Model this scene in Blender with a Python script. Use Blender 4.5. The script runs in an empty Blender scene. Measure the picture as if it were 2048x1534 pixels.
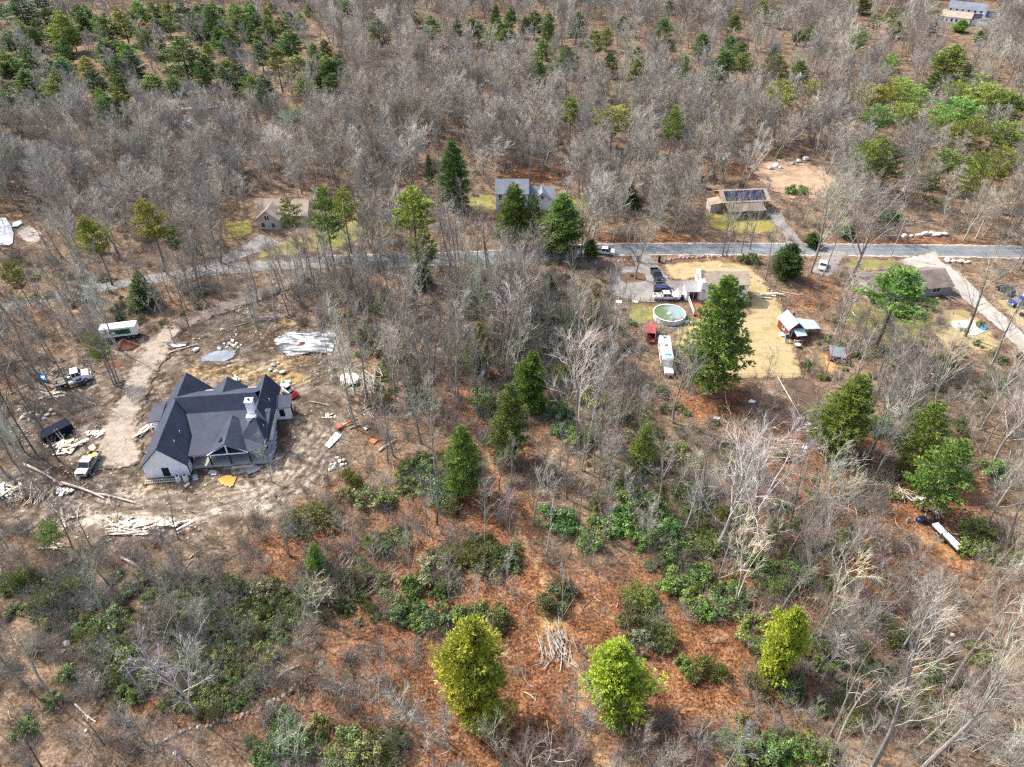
import bpy, bmesh, math, random
import numpy as np
from mathutils import Vector, Matrix, Euler

R = math.radians
SC = bpy.context.scene
COL = SC.collection
# ------------------------------------------------------------------ camera, sky, sun, exposure
PITCH = R(38.5)
CAM_H = 87.6
FPX = 1421.0                       # focal length in pixels of the 2048 px wide photograph
cam_data = bpy.data.cameras.new('drone_camera')
cam_data.sensor_width = 36.0
cam_data.lens = FPX / 2048.0 * 36.0
cam_data.clip_start = 0.5
cam_data.clip_end = 3000.0
cam = bpy.data.objects.new('drone_camera', cam_data)
COL.objects.link(cam)
cam.location = (0, 0, CAM_H)
cam.rotation_euler = (R(90) - PITCH, 0, 0)
SC.camera = cam

SUN_EL = R(46)
SUN_AZ = R(-58)                    # from +Y (away from the camera), negative = towards the left
world = bpy.data.worlds.new('World')
SC.world = world
world.use_nodes = True
wn = world.node_tree
wn.nodes.clear()
sky = wn.nodes.new('ShaderNodeTexSky')
sky.sky_type = 'NISHITA'
sky.sun_disc = False
sky.sun_elevation = SUN_EL
sky.sun_rotation = SUN_AZ
sky.air_density = 0.8
sky.dust_density = 4.0
sky.ozone_density = 0.1
bg = wn.nodes.new('ShaderNodeBackground')
bg.inputs['Strength'].default_value = 0.15
wo = wn.nodes.new('ShaderNodeOutputWorld')
wn.links.new(sky.outputs[0], bg.inputs[0])
wn.links.new(bg.outputs[0], wo.inputs[0])

sun_data = bpy.data.lights.new('sun', 'SUN')
sun_data.energy = 2.5
sun_data.angle = R(0.55)
sun_data.color = (1.0, 0.94, 0.84)
sun = bpy.data.objects.new('sun', sun_data)
COL.objects.link(sun)
sdir = Vector((math.sin(SUN_AZ) * math.cos(SUN_EL), math.cos(SUN_AZ) * math.cos(SUN_EL), math.sin(SUN_EL)))
sun.location = sdir * 200
sun.rotation_euler = sdir.to_track_quat('Z', 'Y').to_euler()

vs = SC.view_settings
vs.view_transform = 'Standard'
vs.look = 'None'
vs.exposure = 1.36
vs.gamma = 1.0
vs.use_curve_mapping = False
SC.render.engine = 'CYCLES'
SC.cycles.max_bounces = 5
SC.cycles.diffuse_bounces = 2
SC.cycles.glossy_bounces = 2
SC.cycles.transmission_bounces = 3
SC.cycles.transparent_max_bounces = 6
SC.cycles.volume_bounces = 0
SC.cycles.caustics_reflective = False
SC.cycles.caustics_refractive = False
SC.cycles.use_denoising = False
SC.cycles.pixel_filter_type = 'BLACKMAN_HARRIS'
SC.cycles.filter_width = 1.3

# ------------------------------------------------------------------ geometry of the place
CP, SP = math.cos(PITCH), math.sin(PITCH)


def at(x, y, z=0.0):
    """World point at height z that photograph pixel (x, y) looks at."""
    u = (x - 1024) / FPX
    v = (y - 767) / FPX
    dy = CP - v * SP
    dz = -SP - v * CP
    t = (z - CAM_H) / dz
    return Vector((u * t, dy * t, z))


def to_px(x, y, z):
    zz = z - CAM_H
    zc = y * CP - zz * SP
    yc = -(y * SP + zz * CP)
    return 1024 + FPX * x / zc, 767 + FPX * yc / zc


def solve_h(b, ytop):
    lo, hi = 0.0, 70.0
    for _ in range(30):
        m = (lo + hi) / 2
        if to_px(b[0], b[1], m)[1] > ytop:
            lo = m
        else:
            hi = m
    return lo


def scale_at(b, z=0.0):
    return FPX / (b[1] * CP - (z - CAM_H) * SP)


def vnoise(x, y, s, seed=0):
    """Smooth value noise 0..1 (numpy)."""
    x = np.asarray(x, float) / s
    y = np.asarray(y, float) / s
    xi = np.floor(x)
    yi = np.floor(y)
    fx = x - xi
    fy = y - yi
    fx = fx * fx * (3 - 2 * fx)
    fy = fy * fy * (3 - 2 * fy)

    def h(a, b):
        v = np.sin(a * 127.1 + b * 311.7 + seed * 74.7) * 43758.5453
        return v - np.floor(v)
    return (h(xi, yi) * (1 - fx) + h(xi + 1, yi) * fx) * (1 - fy) + (h(xi, yi + 1) * (1 - fx) + h(xi + 1, yi + 1) * fx) * fy


def gz(x, y):
    return 0.24 * (vnoise(x, y, 17, 3) - 0.5) + 0.5 * (vnoise(x, y, 70, 5) - 0.5)


def gzf(x, y):
    return float(gz(x, y))


def on(x, y, dz=0.0):
    """Ground point seen at photograph pixel (x, y)."""
    p = at(x, y, 0)
    z = gzf(p.x, p.y)
    p = at(x, y, z)
    p.z = z + dz
    return p


def px_poly(pts):
    return np.array([[on(x, y).x, on(x, y).y] for x, y in pts])


def inside(poly, X, Y):
    X = np.asarray(X, float)
    Y = np.asarray(Y, float)
    c = np.zeros(X.shape, bool)
    n = len(poly)
    for i in range(n):
        x0, y0 = poly[i]
        x1, y1 = poly[(i + 1) % n]
        if y0 == y1:
            continue
        cond = ((y0 > Y) != (y1 > Y)) & (X < (x1 - x0) * (Y - y0) / (y1 - y0) + x0)
        c ^= cond
    return c


def seg_dist(poly, X, Y, closed=True):
    d = np.full(np.shape(X), 1e9)
    n = len(poly)
    for i in range(n if closed else n - 1):
        ax, ay = poly[i]
        bx, by = poly[(i + 1) % n]
        vx, vy = bx - ax, by - ay
        L2 = vx * vx + vy * vy + 1e-9
        t = np.clip(((X - ax) * vx + (Y - ay) * vy) / L2, 0, 1)
        d = np.minimum(d, np.hypot(X - ax - t * vx, Y - ay - t * vy))
    return d


# ------------------------------------------------------------------ object helpers
def tag(o, label=None, cat=None, group=None, kind=None):
    if label:
        o['label'] = label
    if cat:
        o['category'] = cat
    if group:
        o['group'] = group
    if kind:
        o['kind'] = kind
    return o


def empty(name, loc=(0, 0, 0), rz=0.0, label=None, cat=None, group=None):
    o = bpy.data.objects.new(name, None)
    o.empty_display_size = 0.5
    COL.objects.link(o)
    o.location = loc
    o.rotation_euler = (0, 0, rz)
    return tag(o, label, cat, group)


class MB:
    """Collects shapes and links them as ONE mesh object."""

    def __init__(self):
        self.v = []
        self.f = []
        self.m = []

    def add(self, verts, faces, mi=0, M=None):
        b = len(self.v)
        if M is not None:
            verts = [M @ Vector(p) for p in verts]
        self.v.extend([tuple(p) for p in verts])
        self.f.extend([tuple(i + b for i in f) for f in faces])
        self.m.extend([mi] * len(faces))
        return self

    def box(self, x0, x1, y0, y1, z0, z1, mi=0, M=None):
        v = [(x0, y0, z0), (x1, y0, z0), (x1, y1, z0), (x0, y1, z0), (x0, y0, z1), (x1, y0, z1), (x1, y1, z1), (x0, y1, z1)]
        f = [(0, 3, 2, 1), (4, 5, 6, 7), (0, 1, 5, 4), (1, 2, 6, 5), (2, 3, 7, 6), (3, 0, 4, 7)]
        return self.add(v, f, mi, M)

    def prism_x(self, prof, x0, x1, mi=0, M=None):
        """Profile of (y, z), counter-clockwise seen from +X, extruded along X."""
        n = len(prof)
        v = [(x0, y, z) for y, z in prof] + [(x1, y, z) for y, z in prof]
        f = [tuple(range(n))[::-1], tuple(range(n, 2 * n))]
        f += [(i, (i + 1) % n, n + (i + 1) % n, n + i) for i in range(n)]
        return self.add(v, f, mi, M)

    def prism_z(self, poly, z0, z1, mi=0, M=None):
        n = len(poly)
        v = [(x, y, z0) for x, y in poly] + [(x, y, z1) for x, y in poly]
        f = [tuple(range(n))[::-1], tuple(range(n, 2 * n))]
        f += [(i, (i + 1) % n, n + (i + 1) % n, n + i) for i in range(n)]
        return self.add(v, f, mi, M)

    def slab(self, pts, th, mi=0):
        """A flat or bent sheet through pts (counter-clockwise from above) with thickness th below it."""
        p = [Vector(q) for q in pts]
        n = (p[1] - p[0]).cross(p[2] - p[0]).normalized()
        k = len(p)
        v = p + [q - n * th for q in p]
        f = [tuple(range(k)), tuple(range(k, 2 * k))[::-1]]
        f += [(i, k + i, k + (i + 1) % k, (i + 1) % k) for i in range(k)]
        return self.add(v, f, mi)

    def cyl(self, p0, p1, r0, r1=None, n=8, mi=0, cap=True):
        r1 = r0 if r1 is None else r1
        p0, p1 = Vector(p0), Vector(p1)
        d = (p1 - p0).normalized()
        a = d.cross(Vector((0, 0, 1)) if abs(d.z) < 0.9 else Vector((1, 0, 0))).normalized()
        b = d.cross(a)
        v = []
        for i in range(n):
            t = 2 * math.pi * i / n
            v.append(p0 + (a * math.cos(t) + b * math.sin(t)) * r0)
        for i in range(n):
            t = 2 * math.pi * i / n
            v.append(p1 + (a * math.cos(t) + b * math.sin(t)) * r1)
        f = [((i + 1) % n, i, n + i, n + (i + 1) % n) for i in range(n)]
        if cap:
            f += [tuple(range(n)), tuple(range(n, 2 * n))[::-1]]
        return self.add(v, f, mi)

    def mesh(self, name, mats):
        me = bpy.data.meshes.new(name)
        me.from_pydata(self.v, [], self.f)
        for m in (mats if isinstance(mats, (list, tuple)) else [mats]):
            me.materials.append(m)
        if any(self.m):
            me.polygons.foreach_set('material_index', self.m)
        me.update()
        return me

    def build(self, name, mats, parent=None, loc=None, rz=0.0, bevel=0.0):
        o = bpy.data.objects.new(name, self.mesh(name, mats))
        COL.objects.link(o)
        if parent is not None:
            o.parent = parent
        if loc is not None:
            o.location = loc
        if rz:
            o.rotation_euler = (0, 0, rz)
        if bevel:
            bm = bmesh.new()
            bm.from_mesh(o.data)
            bmesh.ops.remove_doubles(bm, verts=bm.verts, dist=1e-5)
            bmesh.ops.bevel(bm, geom=list(bm.edges), offset=bevel, segments=2, affect='EDGES', clamp_overlap=True)
            bm.to_mesh(o.data)
            bm.free()
        return o


def obj(name, me, parent=None, loc=None, rot=None, scl=None, color=None):
    o = bpy.data.objects.new(name, me)
    COL.objects.link(o)
    if parent is not None:
        o.parent = parent
    if loc is not None:
        o.location = loc
    if rot is not None:
        o.rotation_euler = rot
    if scl is not None:
        o.scale = scl
    if color is not None:
        o['tint'] = [float(c_) for c_ in color[:3]]
    return o


# ------------------------------------------------------------------ materials
class NT:
    def __init__(self, m):
        self.t = m.node_tree
        self.t.nodes.clear()
        self.out = self.n('ShaderNodeOutputMaterial')

    def n(self, k, **kw):
        nd = self.t.nodes.new(k)
        for a, b in kw.items():
            setattr(nd, a, b)
        return nd

    def l(self, a, b):
        self.t.links.new(a, b)

    def val(self, sock, v):
        if hasattr(v, 'is_output'):
            self.l(v, sock)
        else:
            sock.default_value = v

    def noise(self, vec, scale, detail=3.0, rough=0.55):
        n = self.n('ShaderNodeTexNoise')
        n.inputs['Scale'].default_value = scale
        n.inputs['Detail'].default_value = detail
        n.inputs['Roughness'].default_value = rough
        if vec is not None:
            self.l(vec, n.inputs['Vector'])
        return n.outputs['Fac']

    def ramp(self, fac, stops, interp='LINEAR'):
        r = self.n('ShaderNodeValToRGB')
        r.color_ramp.interpolation = interp
        e = r.color_ramp.elements
        while len(e) < len(stops):
            e.new(0.5)
        for i, (p, c) in enumerate(stops):
            e[i].position = p
            e[i].color = (*c, 1) if len(c) == 3 else c
        self.l(fac, r.inputs[0])
        return r.outputs[0]

    def step(self, fac, a, b):
        m = self.n('ShaderNodeMapRange')
        m.interpolation_type = 'SMOOTHSTEP'
        self.val(m.inputs[0], fac)
        self.val(m.inputs[1], a)
        self.val(m.inputs[2], b)
        return m.outputs[0]

    def math(self, op, a, b=0.0, clamp=False):
        m = self.n('ShaderNodeMath', operation=op)
        m.use_clamp = clamp
        self.val(m.inputs[0], a)
        self.val(m.inputs[1], b)
        return m.outputs[0]

    def mix(self, fac, a, b, mode='MIX'):
        m = self.n('ShaderNodeMix', data_type='RGBA', blend_type=mode)
        self.val(m.inputs[0], fac)
        for s, v in ((m.inputs[6], a), (m.inputs[7], b)):
            if hasattr(v, 'is_output'):
                self.l(v, s)
            else:
                s.default_value = (*v, 1)
        return m.outputs[2]

    def attr(self, name):
        a = self.n('ShaderNodeAttribute', attribute_name=name)
        return a.outputs['Fac']

    def pos(self):
        return self.n('ShaderNodeNewGeometry').outputs['Position']

    def objco(self):
        return self.n('ShaderNodeTexCoord').outputs['Object']

    def bsdf(self, col, rough=0.7, metal=0.0, spec=0.4, height=None, bstr=0.5, bdist=0.05):
        b = self.n('ShaderNodeBsdfPrincipled')
        if hasattr(col, 'is_output'):
            self.l(col, b.inputs['Base Color'])
        else:
            b.inputs['Base Color'].default_value = (*col, 1)
        self.val(b.inputs['Roughness'], rough)
        b.inputs['Metallic'].default_value = metal
        b.inputs['Specular IOR Level'].default_value = spec
        if height is not None:
            bp = self.n('ShaderNodeBump')
            bp.inputs['Strength'].default_value = bstr
            bp.inputs['Distance'].default_value = bdist
            self.l(height, bp.inputs['Height'])
            self.l(bp.outputs[0], b.inputs['Normal'])
        self.l(b.outputs[0], self.out.inputs[0])
        return b


def newmat(name):
    m = bpy.data.materials.new(name)
    m.use_nodes = True
    return m, NT(m)


def simple(name, col, rough=0.65, metal=0.0, var=0.18, scale=1.5, spec=0.4, bump=0.0, dirt=0.0):
    """A plain surface with blotchy wear."""
    m, t = newmat(name)
    v = t.objco()
    a = t.noise(v, scale, 4)
    b = t.noise(v, scale * 9, 3)
    f = t.math('ADD', t.math('MULTIPLY', a, 0.65), t.math('MULTIPLY', b, 0.35))
    lo = tuple(c * (1 - var) for c in col)
    hi = tuple(min(c * (1 + var), 0.95) for c in col)
    c = t.mix(t.step(f, 0.3, 0.7), lo, hi)
    if dirt:
        c = t.mix(t.math('MULTIPLY', t.step(t.noise(v, scale * 0.6, 5), 0.5, 0.75), dirt), c, (0.16, 0.12, 0.08))
    t.bsdf(c, rough, metal, spec, b if bump else None, bump, 0.03)
    return m


def lapped(name, col, pitch=0.2, rough=0.55, vertical=False, var=0.08, line_shade=0.3):
    """Lap siding or ribbed sheet: fine shadow lines along the courses, painted into the colour."""
    m, t = newmat(name)
    v = t.objco()
    s = t.n('ShaderNodeSeparateXYZ')
    t.l(v, s.inputs[0])
    if vertical:
        k = t.math('ADD', s.outputs[0], s.outputs[1])
    else:
        k = s.outputs[2]
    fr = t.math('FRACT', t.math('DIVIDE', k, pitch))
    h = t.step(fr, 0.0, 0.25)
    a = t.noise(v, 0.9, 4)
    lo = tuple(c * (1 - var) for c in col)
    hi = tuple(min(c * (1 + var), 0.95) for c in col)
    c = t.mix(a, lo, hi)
    c = t.mix(t.math('MULTIPLY', t.math('SUBTRACT', 1.0, h), line_shade), c, tuple(x * 0.45 for x in col))  # shadow under each lap put into the colour, no relief
    t.bsdf(c, rough, 0, 0.3)
    return m


def shingle(name, col, rough=0.62, var=0.3):
    """Asphalt shingles: staggered tabs in courses, each tab its own tone."""
    m, t = newmat(name)
    v = t.objco()
    mp = t.n('ShaderNodeMapping')
    mp.inputs['Rotation'].default_value = (0, 0, 0)
    t.l(v, mp.inputs[0])
    s = t.n('ShaderNodeSeparateXYZ')
    t.l(mp.outputs[0], s.inputs[0])
    course = t.math('FLOOR', t.math('DIVIDE', s.outputs[2], 0.13))
    tab = t.math('FLOOR', t.math('DIVIDE', t.math('ADD', t.math('ADD', s.outputs[0], s.outputs[1]), t.math('MULTIPLY', course, 0.137)), 0.33))
    cb = t.n('ShaderNodeCombineXYZ')
    t.l(course, cb.inputs[0])
    t.l(tab, cb.inputs[1])
    w = t.n('ShaderNodeTexWhiteNoise', noise_dimensions='2D')
    t.l(cb.outputs[0], w.inputs['Vector'])
    f = t.math('ADD', t.math('MULTIPLY', w.outputs['Value'], 0.35), t.math('MULTIPLY', t.step(t.noise(v, 0.35, 5, 0.65), 0.3, 0.7), 0.65))
    c = t.mix(f, tuple(x * (1 - var) for x in col), tuple(x * (1 + var) for x in col))
    t.bsdf(c, rough, 0, 0.22)
    return m


def glassmat(name, col=(0.012, 0.016, 0.022)):
    m, t = newmat(name)
    t.bsdf(t.mix(t.noise(t.objco(), 0.7, 2), col, tuple(c * 2.2 for c in col)), 0.08, 0, 0.6)
    return m


def foliage(name, transl=0.25, rough=0.55, var=0.45, nscale=0.9, spec=0.25):
    """Needles and leaves; the plant's own colour comes from the object's colour."""
    m, t = newmat(name)
    oi = t.n('ShaderNodeObjectInfo')
    tint = t.n('ShaderNodeAttribute', attribute_name='tint', attribute_type='INSTANCER').outputs['Color']
    p = t.objco()
    n1 = t.noise(p, nscale, 2)
    n2 = t.noise(p, nscale * 6, 2)
    f = t.math('ADD', t.math('MULTIPLY', n1, 0.5), t.math('MULTIPLY', n2, 0.5))
    g = t.step(f, 0.3, 0.7)
    dark = t.mix(1.0, tint, (1 - var, 1 - var * 0.8, 1 - var * 0.7), 'MULTIPLY')
    lite = t.mix(1.0, tint, (1 + var * 1.1, 1 + var * 0.8, 1 + var * 0.3), 'MULTIPLY')
    c = t.mix(g, dark, lite)
    hs = t.n('ShaderNodeHueSaturation')
    t.l(t.math('ADD', 0.485, t.math('MULTIPLY', oi.outputs['Random'], 0.03)), hs.inputs['Hue'])
    t.l(t.math('ADD', 0.82, t.math('MULTIPLY', oi.outputs['Random'], 0.36)), hs.inputs['Value'])
    t.l(c, hs.inputs['Color'])
    b = t.n('ShaderNodeBsdfPrincipled')
    t.l(hs.outputs[0], b.inputs['Base Color'])
    b.inputs['Roughness'].default_value = rough
    b.inputs['Specular IOR Level'].default_value = spec
    tr = t.n('ShaderNodeBsdfTranslucent')
    t.l(hs.outputs[0], tr.inputs[0])
    mx = t.n('ShaderNodeMixShader')
    mx.inputs[0].default_value = transl
    t.l(b.outputs[0], mx.inputs[1])
    t.l(tr.outputs[0], mx.inputs[2])
    t.l(mx.outputs[0], t.out.inputs[0])
    return m


def barkmat(name, rough=0.85, var=0.35, nscale=2.5, lichen=0.35):
    """Bark and bare twigs; tone from the object's colour, mottled with pale lichen."""
    m, t = newmat(name)
    oi = t.n('ShaderNodeObjectInfo')
    tint = t.n('ShaderNodeAttribute', attribute_name='tint', attribute_type='INSTANCER').outputs['Color']
    p = t.objco()
    f = t.step(t.noise(p, nscale, 4, 0.65), 0.3, 0.7)
    dark = t.mix(1.0, tint, (1 - var,) * 3, 'MULTIPLY')
    c = t.mix(f, dark, tint)
    if lichen:
        c = t.mix(t.math('MULTIPLY', t.step(t.noise(p, nscale * 0.6, 3), 0.52, 0.68), lichen), c, (0.42, 0.42, 0.38))
    hs = t.n('ShaderNodeHueSaturation')
    t.l(t.math('ADD', 0.68, t.math('MULTIPLY', oi.outputs['Random'], 0.5)), hs.inputs['Value'])
    t.l(t.math('ADD', 0.55, t.math('MULTIPLY', t.math('FRACT', t.math('MULTIPLY', oi.outputs['Random'], 7.3)), 0.5)), hs.inputs['Saturation'])
    t.l(c, hs.inputs['Color'])
    t.bsdf(hs.outputs[0], rough, 0, 0.2)
    return m


def litter_color(t, p):
    """Leaf litter and duff shared by the ground and the ragged edges of everything laid on it."""
    big = t.noise(p, 0.05, 4, 0.6)
    mid = t.noise(p, 0.35, 4, 0.65)
    fin = t.noise(p, 2.6, 4, 0.7)
    spk = t.noise(p, 8.0, 2, 0.6)
    gray = t.ramp(t.math('ADD', t.math('MULTIPLY', mid, 0.45), t.math('MULTIPLY', fin, 0.55)),
                  [(0.37, (0.035, 0.025, 0.018)), (0.45, (0.1, 0.068, 0.046)), (0.53, (0.185, 0.128, 0.086)), (0.63, (0.32, 0.25, 0.185))])
    tone = t.math('ADD', t.math('MULTIPLY', fin, 0.45), t.math('ADD', t.math('MULTIPLY', spk, 0.3), t.math('MULTIPLY', mid, 0.25)))
    orange = t.ramp(tone, [(0.42, (0.022, 0.011, 0.006)), (0.465, (0.085, 0.036, 0.018)), (0.505, (0.165, 0.072, 0.034)), (0.555, (0.26, 0.13, 0.065)), (0.63, (0.42, 0.28, 0.175))])
    straw = t.ramp(tone, [(0.36, (0.13, 0.075, 0.03)), (0.48, (0.36, 0.21, 0.08)), (0.64, (0.52, 0.37, 0.17))])
    patch_ = t.math('ADD', t.math('MULTIPLY', t.math('SUBTRACT', mid, 0.5), 1.1), t.math('MULTIPLY', t.math('SUBTRACT', big, 0.5), 1.2))
    fo = t.step(t.math('ADD', t.math('ADD', t.attr('orange'), patch_), 0.0), 0.25, 0.75)
    fs = t.step(t.math('ADD', t.attr('straw'), t.math('MULTIPLY', patch_, 0.8)), 0.3, 0.7)
    c = t.mix(fo, gray, orange)
    wp = t.n('ShaderNodeTexNoise')
    wp.inputs['Scale'].default_value = 0.22
    wp.inputs['Detail'].default_value = 6
    wp.inputs['Roughness'].default_value = 0.7
    wp.inputs['Distortion'].default_value = 1.6
    t.l(p, wp.inputs['Vector'])
    drift = wp.outputs['Fac']
    c = t.mix(t.math('MULTIPLY', t.step(drift, 0.5, 0.34), 0.62), c, (0.07, 0.045, 0.028))
    c = t.mix(t.math('MULTIPLY', t.step(drift, 0.56, 0.7), 0.5), c, (0.4, 0.31, 0.22))
    c = t.mix(fs, c, straw)
    c = t.mix(t.math('MULTIPLY', t.step(t.math('ADD', t.noise(p, 0.9, 3), t.math('MULTIPLY', t.attr('mossy'), 0.25)), 0.62, 0.75), 0.5), c, (0.1, 0.12, 0.035))
    h = t.math('ADD', t.math('MULTIPLY', fin, 0.6), t.math('MULTIPLY', spk, 0.5))
    return c, h, mid, fin
M = {}
M['white_siding'] = lapped('white_siding', (0.87, 0.875, 0.88), 0.22, var=0.04, line_shade=0.05)
M['grey_siding'] = lapped('grey_siding', (0.3, 0.29, 0.3), 0.2)
M['beige_siding'] = lapped('beige_siding', (0.5, 0.42, 0.34), 0.2)
M['pale_siding'] = lapped('pale_siding', (0.62, 0.63, 0.66), 0.2)
M['wood_siding'] = lapped('wood_siding', (0.24, 0.14, 0.075), 0.3, vertical=True, var=0.3)
M['red_boards'] = lapped('red_boards', (0.16, 0.04, 0.032), 0.3, vertical=True, var=0.25)
M['trim'] = simple('white_trim', (0.78, 0.78, 0.77), 0.5, var=0.06)
M['dark_roof'] = shingle('charcoal_shingles', (0.034, 0.043, 0.07), 0.7, 0.3)
M['tan_roof'] = shingle('tan_shingles', (0.3, 0.24, 0.185), 0.8, 0.3)
M['brown_roof'] = shingle('brown_grey_shingles', (0.175, 0.145, 0.125), 0.8, 0.35)
M['grey_roof'] = shingle('blue_grey_shingles', (0.15, 0.175, 0.21), 0.6, 0.25)
M['pale_roof'] = shingle('weathered_shingles', (0.33, 0.27, 0.22), 0.8, 0.3)
M['metal_roof'] = lapped('ribbed_metal_roof', (0.33, 0.42, 0.52), 0.35, 0.4, True, 0.1, 0.35)
M['grey_metal'] = lapped('grey_ribbed_roof', (0.27, 0.27, 0.28), 0.42, 0.4, True, 0.12, 0.6)
M['concrete'] = simple('concrete', (0.46, 0.44, 0.41), 0.85, var=0.2, scale=0.8, dirt=0.4)
M['black'] = simple('black_metal', (0.012, 0.012, 0.014), 0.45, var=0.2)
M['navy_bin'] = simple('black_steel_bin', (0.01, 0.012, 0.026), 0.9, var=0.3, scale=1.2, spec=0.1)
M['glass'] = glassmat('dark_glass')
M['opening'] = simple('dark_opening', (0.014, 0.013, 0.012), 0.6)
M['lumber'] = simple('raw_lumber', (0.6, 0.47, 0.32), 0.75, var=0.25, scale=1.2)
M['pale_lumber'] = simple('bleached_lumber', (0.5, 0.45, 0.36), 0.8, var=0.2, scale=1.2)
M['grey_wood'] = simple('weathered_wood', (0.34, 0.31, 0.27), 0.85, var=0.3, scale=1.5)
M['log'] = simple('peeled_log', (0.5, 0.43, 0.35), 0.85, var=0.35, scale=1.2)
M['dead_bark'] = simple('dead_bark', (0.3, 0.25, 0.2), 0.9, var=0.4, scale=1.4)
M['deck'] = lapped('red_brown_decking', (0.27, 0.105, 0.07), 0.14, 0.65, True, 0.2, 0.5)
M['steel'] = simple('galvanised_steel', (0.45, 0.47, 0.5), 0.4, 0.6, 0.15)
M['white_paint'] = simple('white_paint', (0.8, 0.8, 0.79), 0.35, var=0.05, dirt=0.08)
M['white_plastic'] = simple('white_plastic', (0.7, 0.69, 0.66), 0.5, var=0.12, dirt=0.25)
M['camper_skin'] = simple('grubby_white_skin', (0.7, 0.71, 0.72), 0.45, var=0.12, scale=0.8, dirt=0.3)
M['red_paint'] = simple('faded_red_paint', (0.3, 0.06, 0.05), 0.55, var=0.35, scale=0.8)
M['bright_red'] = simple('bright_red_paint', (0.55, 0.025, 0.02), 0.4, var=0.1)
M['orange_red'] = simple('rusty_orange_steel', (0.5, 0.12, 0.05), 0.7, var=0.35)
M['green_print'] = simple('green_panel', (0.01, 0.2, 0.085), 0.4, var=0.08)
M['blue_paint'] = simple('navy_paint', (0.012, 0.022, 0.085), 0.22, var=0.1, spec=0.6)
M['royal_paint'] = simple('royal_blue_paint', (0.01, 0.035, 0.2), 0.25, var=0.1, spec=0.6)
M['black_paint'] = simple('dark_blue_black_paint', (0.012, 0.016, 0.032), 0.22, var=0.1, spec=0.6)
M['silver_paint'] = simple('silver_paint', (0.27, 0.27, 0.26), 0.35, 0.3, var=0.1, dirt=0.15)
M['tyre'] = simple('tyre_rubber', (0.018, 0.018, 0.018), 0.85, var=0.2)
M['rim'] = simple('wheel_rim', (0.5, 0.5, 0.5), 0.35, 0.7)
M['lamp'] = simple('headlight_lens', (0.75, 0.76, 0.75), 0.15)
M['tail'] = simple('tail_lens', (0.4, 0.02, 0.015), 0.25)
M['yellow'] = simple('yellow_tarp', (0.62, 0.33, 0.04), 0.6, var=0.25)
M['blue_tarp'] = simple('blue_plastic', (0.02, 0.27, 0.66), 0.4, var=0.2)
M['teal'] = simple('pale_teal_cover', (0.42, 0.62, 0.56), 0.5, var=0.12)
M['pink_board'] = simple('pinkish_sheathing', (0.62, 0.36, 0.27), 0.8, var=0.15)
M['lavender'] = simple('pale_lavender_cover', (0.5, 0.52, 0.64), 0.5, var=0.12, scale=0.7)
M['solar'] = simple('solar_cells', (0.012, 0.014, 0.05), 0.2, var=0.2, spec=0.6)
M['dirt_heap'] = simple('red_brown_soil', (0.12, 0.052, 0.03), 0.95, var=0.4, scale=1.0, bump=0.6)
M['stone'] = simple('granite', (0.42, 0.39, 0.35), 0.88, var=0.35, scale=1.6, bump=0.5)
M['pale_stone'] = simple('pale_granite', (0.58, 0.55, 0.49), 0.88, var=0.25, scale=1.4, bump=0.5)
M['bark'] = barkmat('bark')
M['twig'] = barkmat('twig_bark', 0.85, 0.2, 1.2, 0.15)
M['needle'] = foliage('needles', 0.18, 0.55, 0.5, 0.7)
M['leaf'] = foliage('broad_leaves', 0.2, 0.42, 0.5, 1.1, 0.4)

# ------------------------------------------------------------------ ground
BLOBS = {
    'orange': [(1000, 1150, 170, 260, .5), (1150, 1380, 330, 190, .6), (1260, 1210, 130, 120, .45), (980, 760, 120, 120, .35), (1600, 920, 180, 80, .45), (1720, 1020, 120, 160, .45), (1500, 1180, 200, 120, .35), (720, 980, 120, 60, .4), (1760, 900, 160, 60, .45), (620, 1120, 200, 60, .35), (860, 1420, 220, 160, .6), (1420, 800, 75, 45, 1.1),
               (230, 1290, 220, 140, .45), (470, 1420, 230, 70, .7), (1500, 1380, 230, 190, .55), (1850, 960, 170, 120, .55), (1830, 1110, 140, 110, .55),
               (950, 900, 150, 140, .45), (1600, 1010, 230, 120, .35), (1300, 478, 140, 14, .9), (1880, 490, 160, 22, .8), (1520, 330, 150, 40, .6),
               (1640, 600, 60, 60, .6), (1090, 350, 130, 30, .7), (680, 600, 50, 80, .5), (60, 370, 100, 50, .4), (1640, 480, 140, 12, .5), (1430, 520, 120, 8, .7),
               (1560, 600, 70, 20, .4), (60, 640, 60, 60, .4), (740, 850, 60, 80, .35), (1930, 1420, 150, 120, .4), (1760, 1300, 200, 150, .3), (900, 540, 60, 40, .4), (1090, 560, 90, 40, .35), (590, 1100, 120, 90, .4), (800, 1200, 160, 170, .5)],
    'straw': [(1880, 1090, 90, 60, .5), (1095, 1240, 40, 140, .5), (1170, 1370, 30, 140, .4), (1660, 730, 40, 30, .7), (1570, 1030, 60, 30, .3), (1480, 850, 40, 50, .3), (700, 1010, 60, 30, .3)],
    'mossy': [(1000, 420, 400, 60, .3), (450, 1260, 180, 130, .6), (1350, 1000, 250, 150, .6), (1850, 650, 100, 40, .6)],
}


def blob_attr(name, X, Y):
    px, py = to_px(X, Y, 0.0)
    r = np.zeros(X.shape)
    for bx, by, rx, ry, w in BLOBS[name]:
        r += w * np.exp(-(((px - bx) / rx) ** 2 + ((py - by) / ry) ** 2))
    return r


def set_attr(me, name, arr):
    a = me.attributes.new(name, 'FLOAT', 'POINT')
    a.data.foreach_set('value', np.asarray(arr, np.float32).ravel())


def litter_attrs(me, X, Y):
    for k in BLOBS:
        set_attr(me, k, np.clip(blob_attr(k, X, Y), 0, 1.6))


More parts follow.
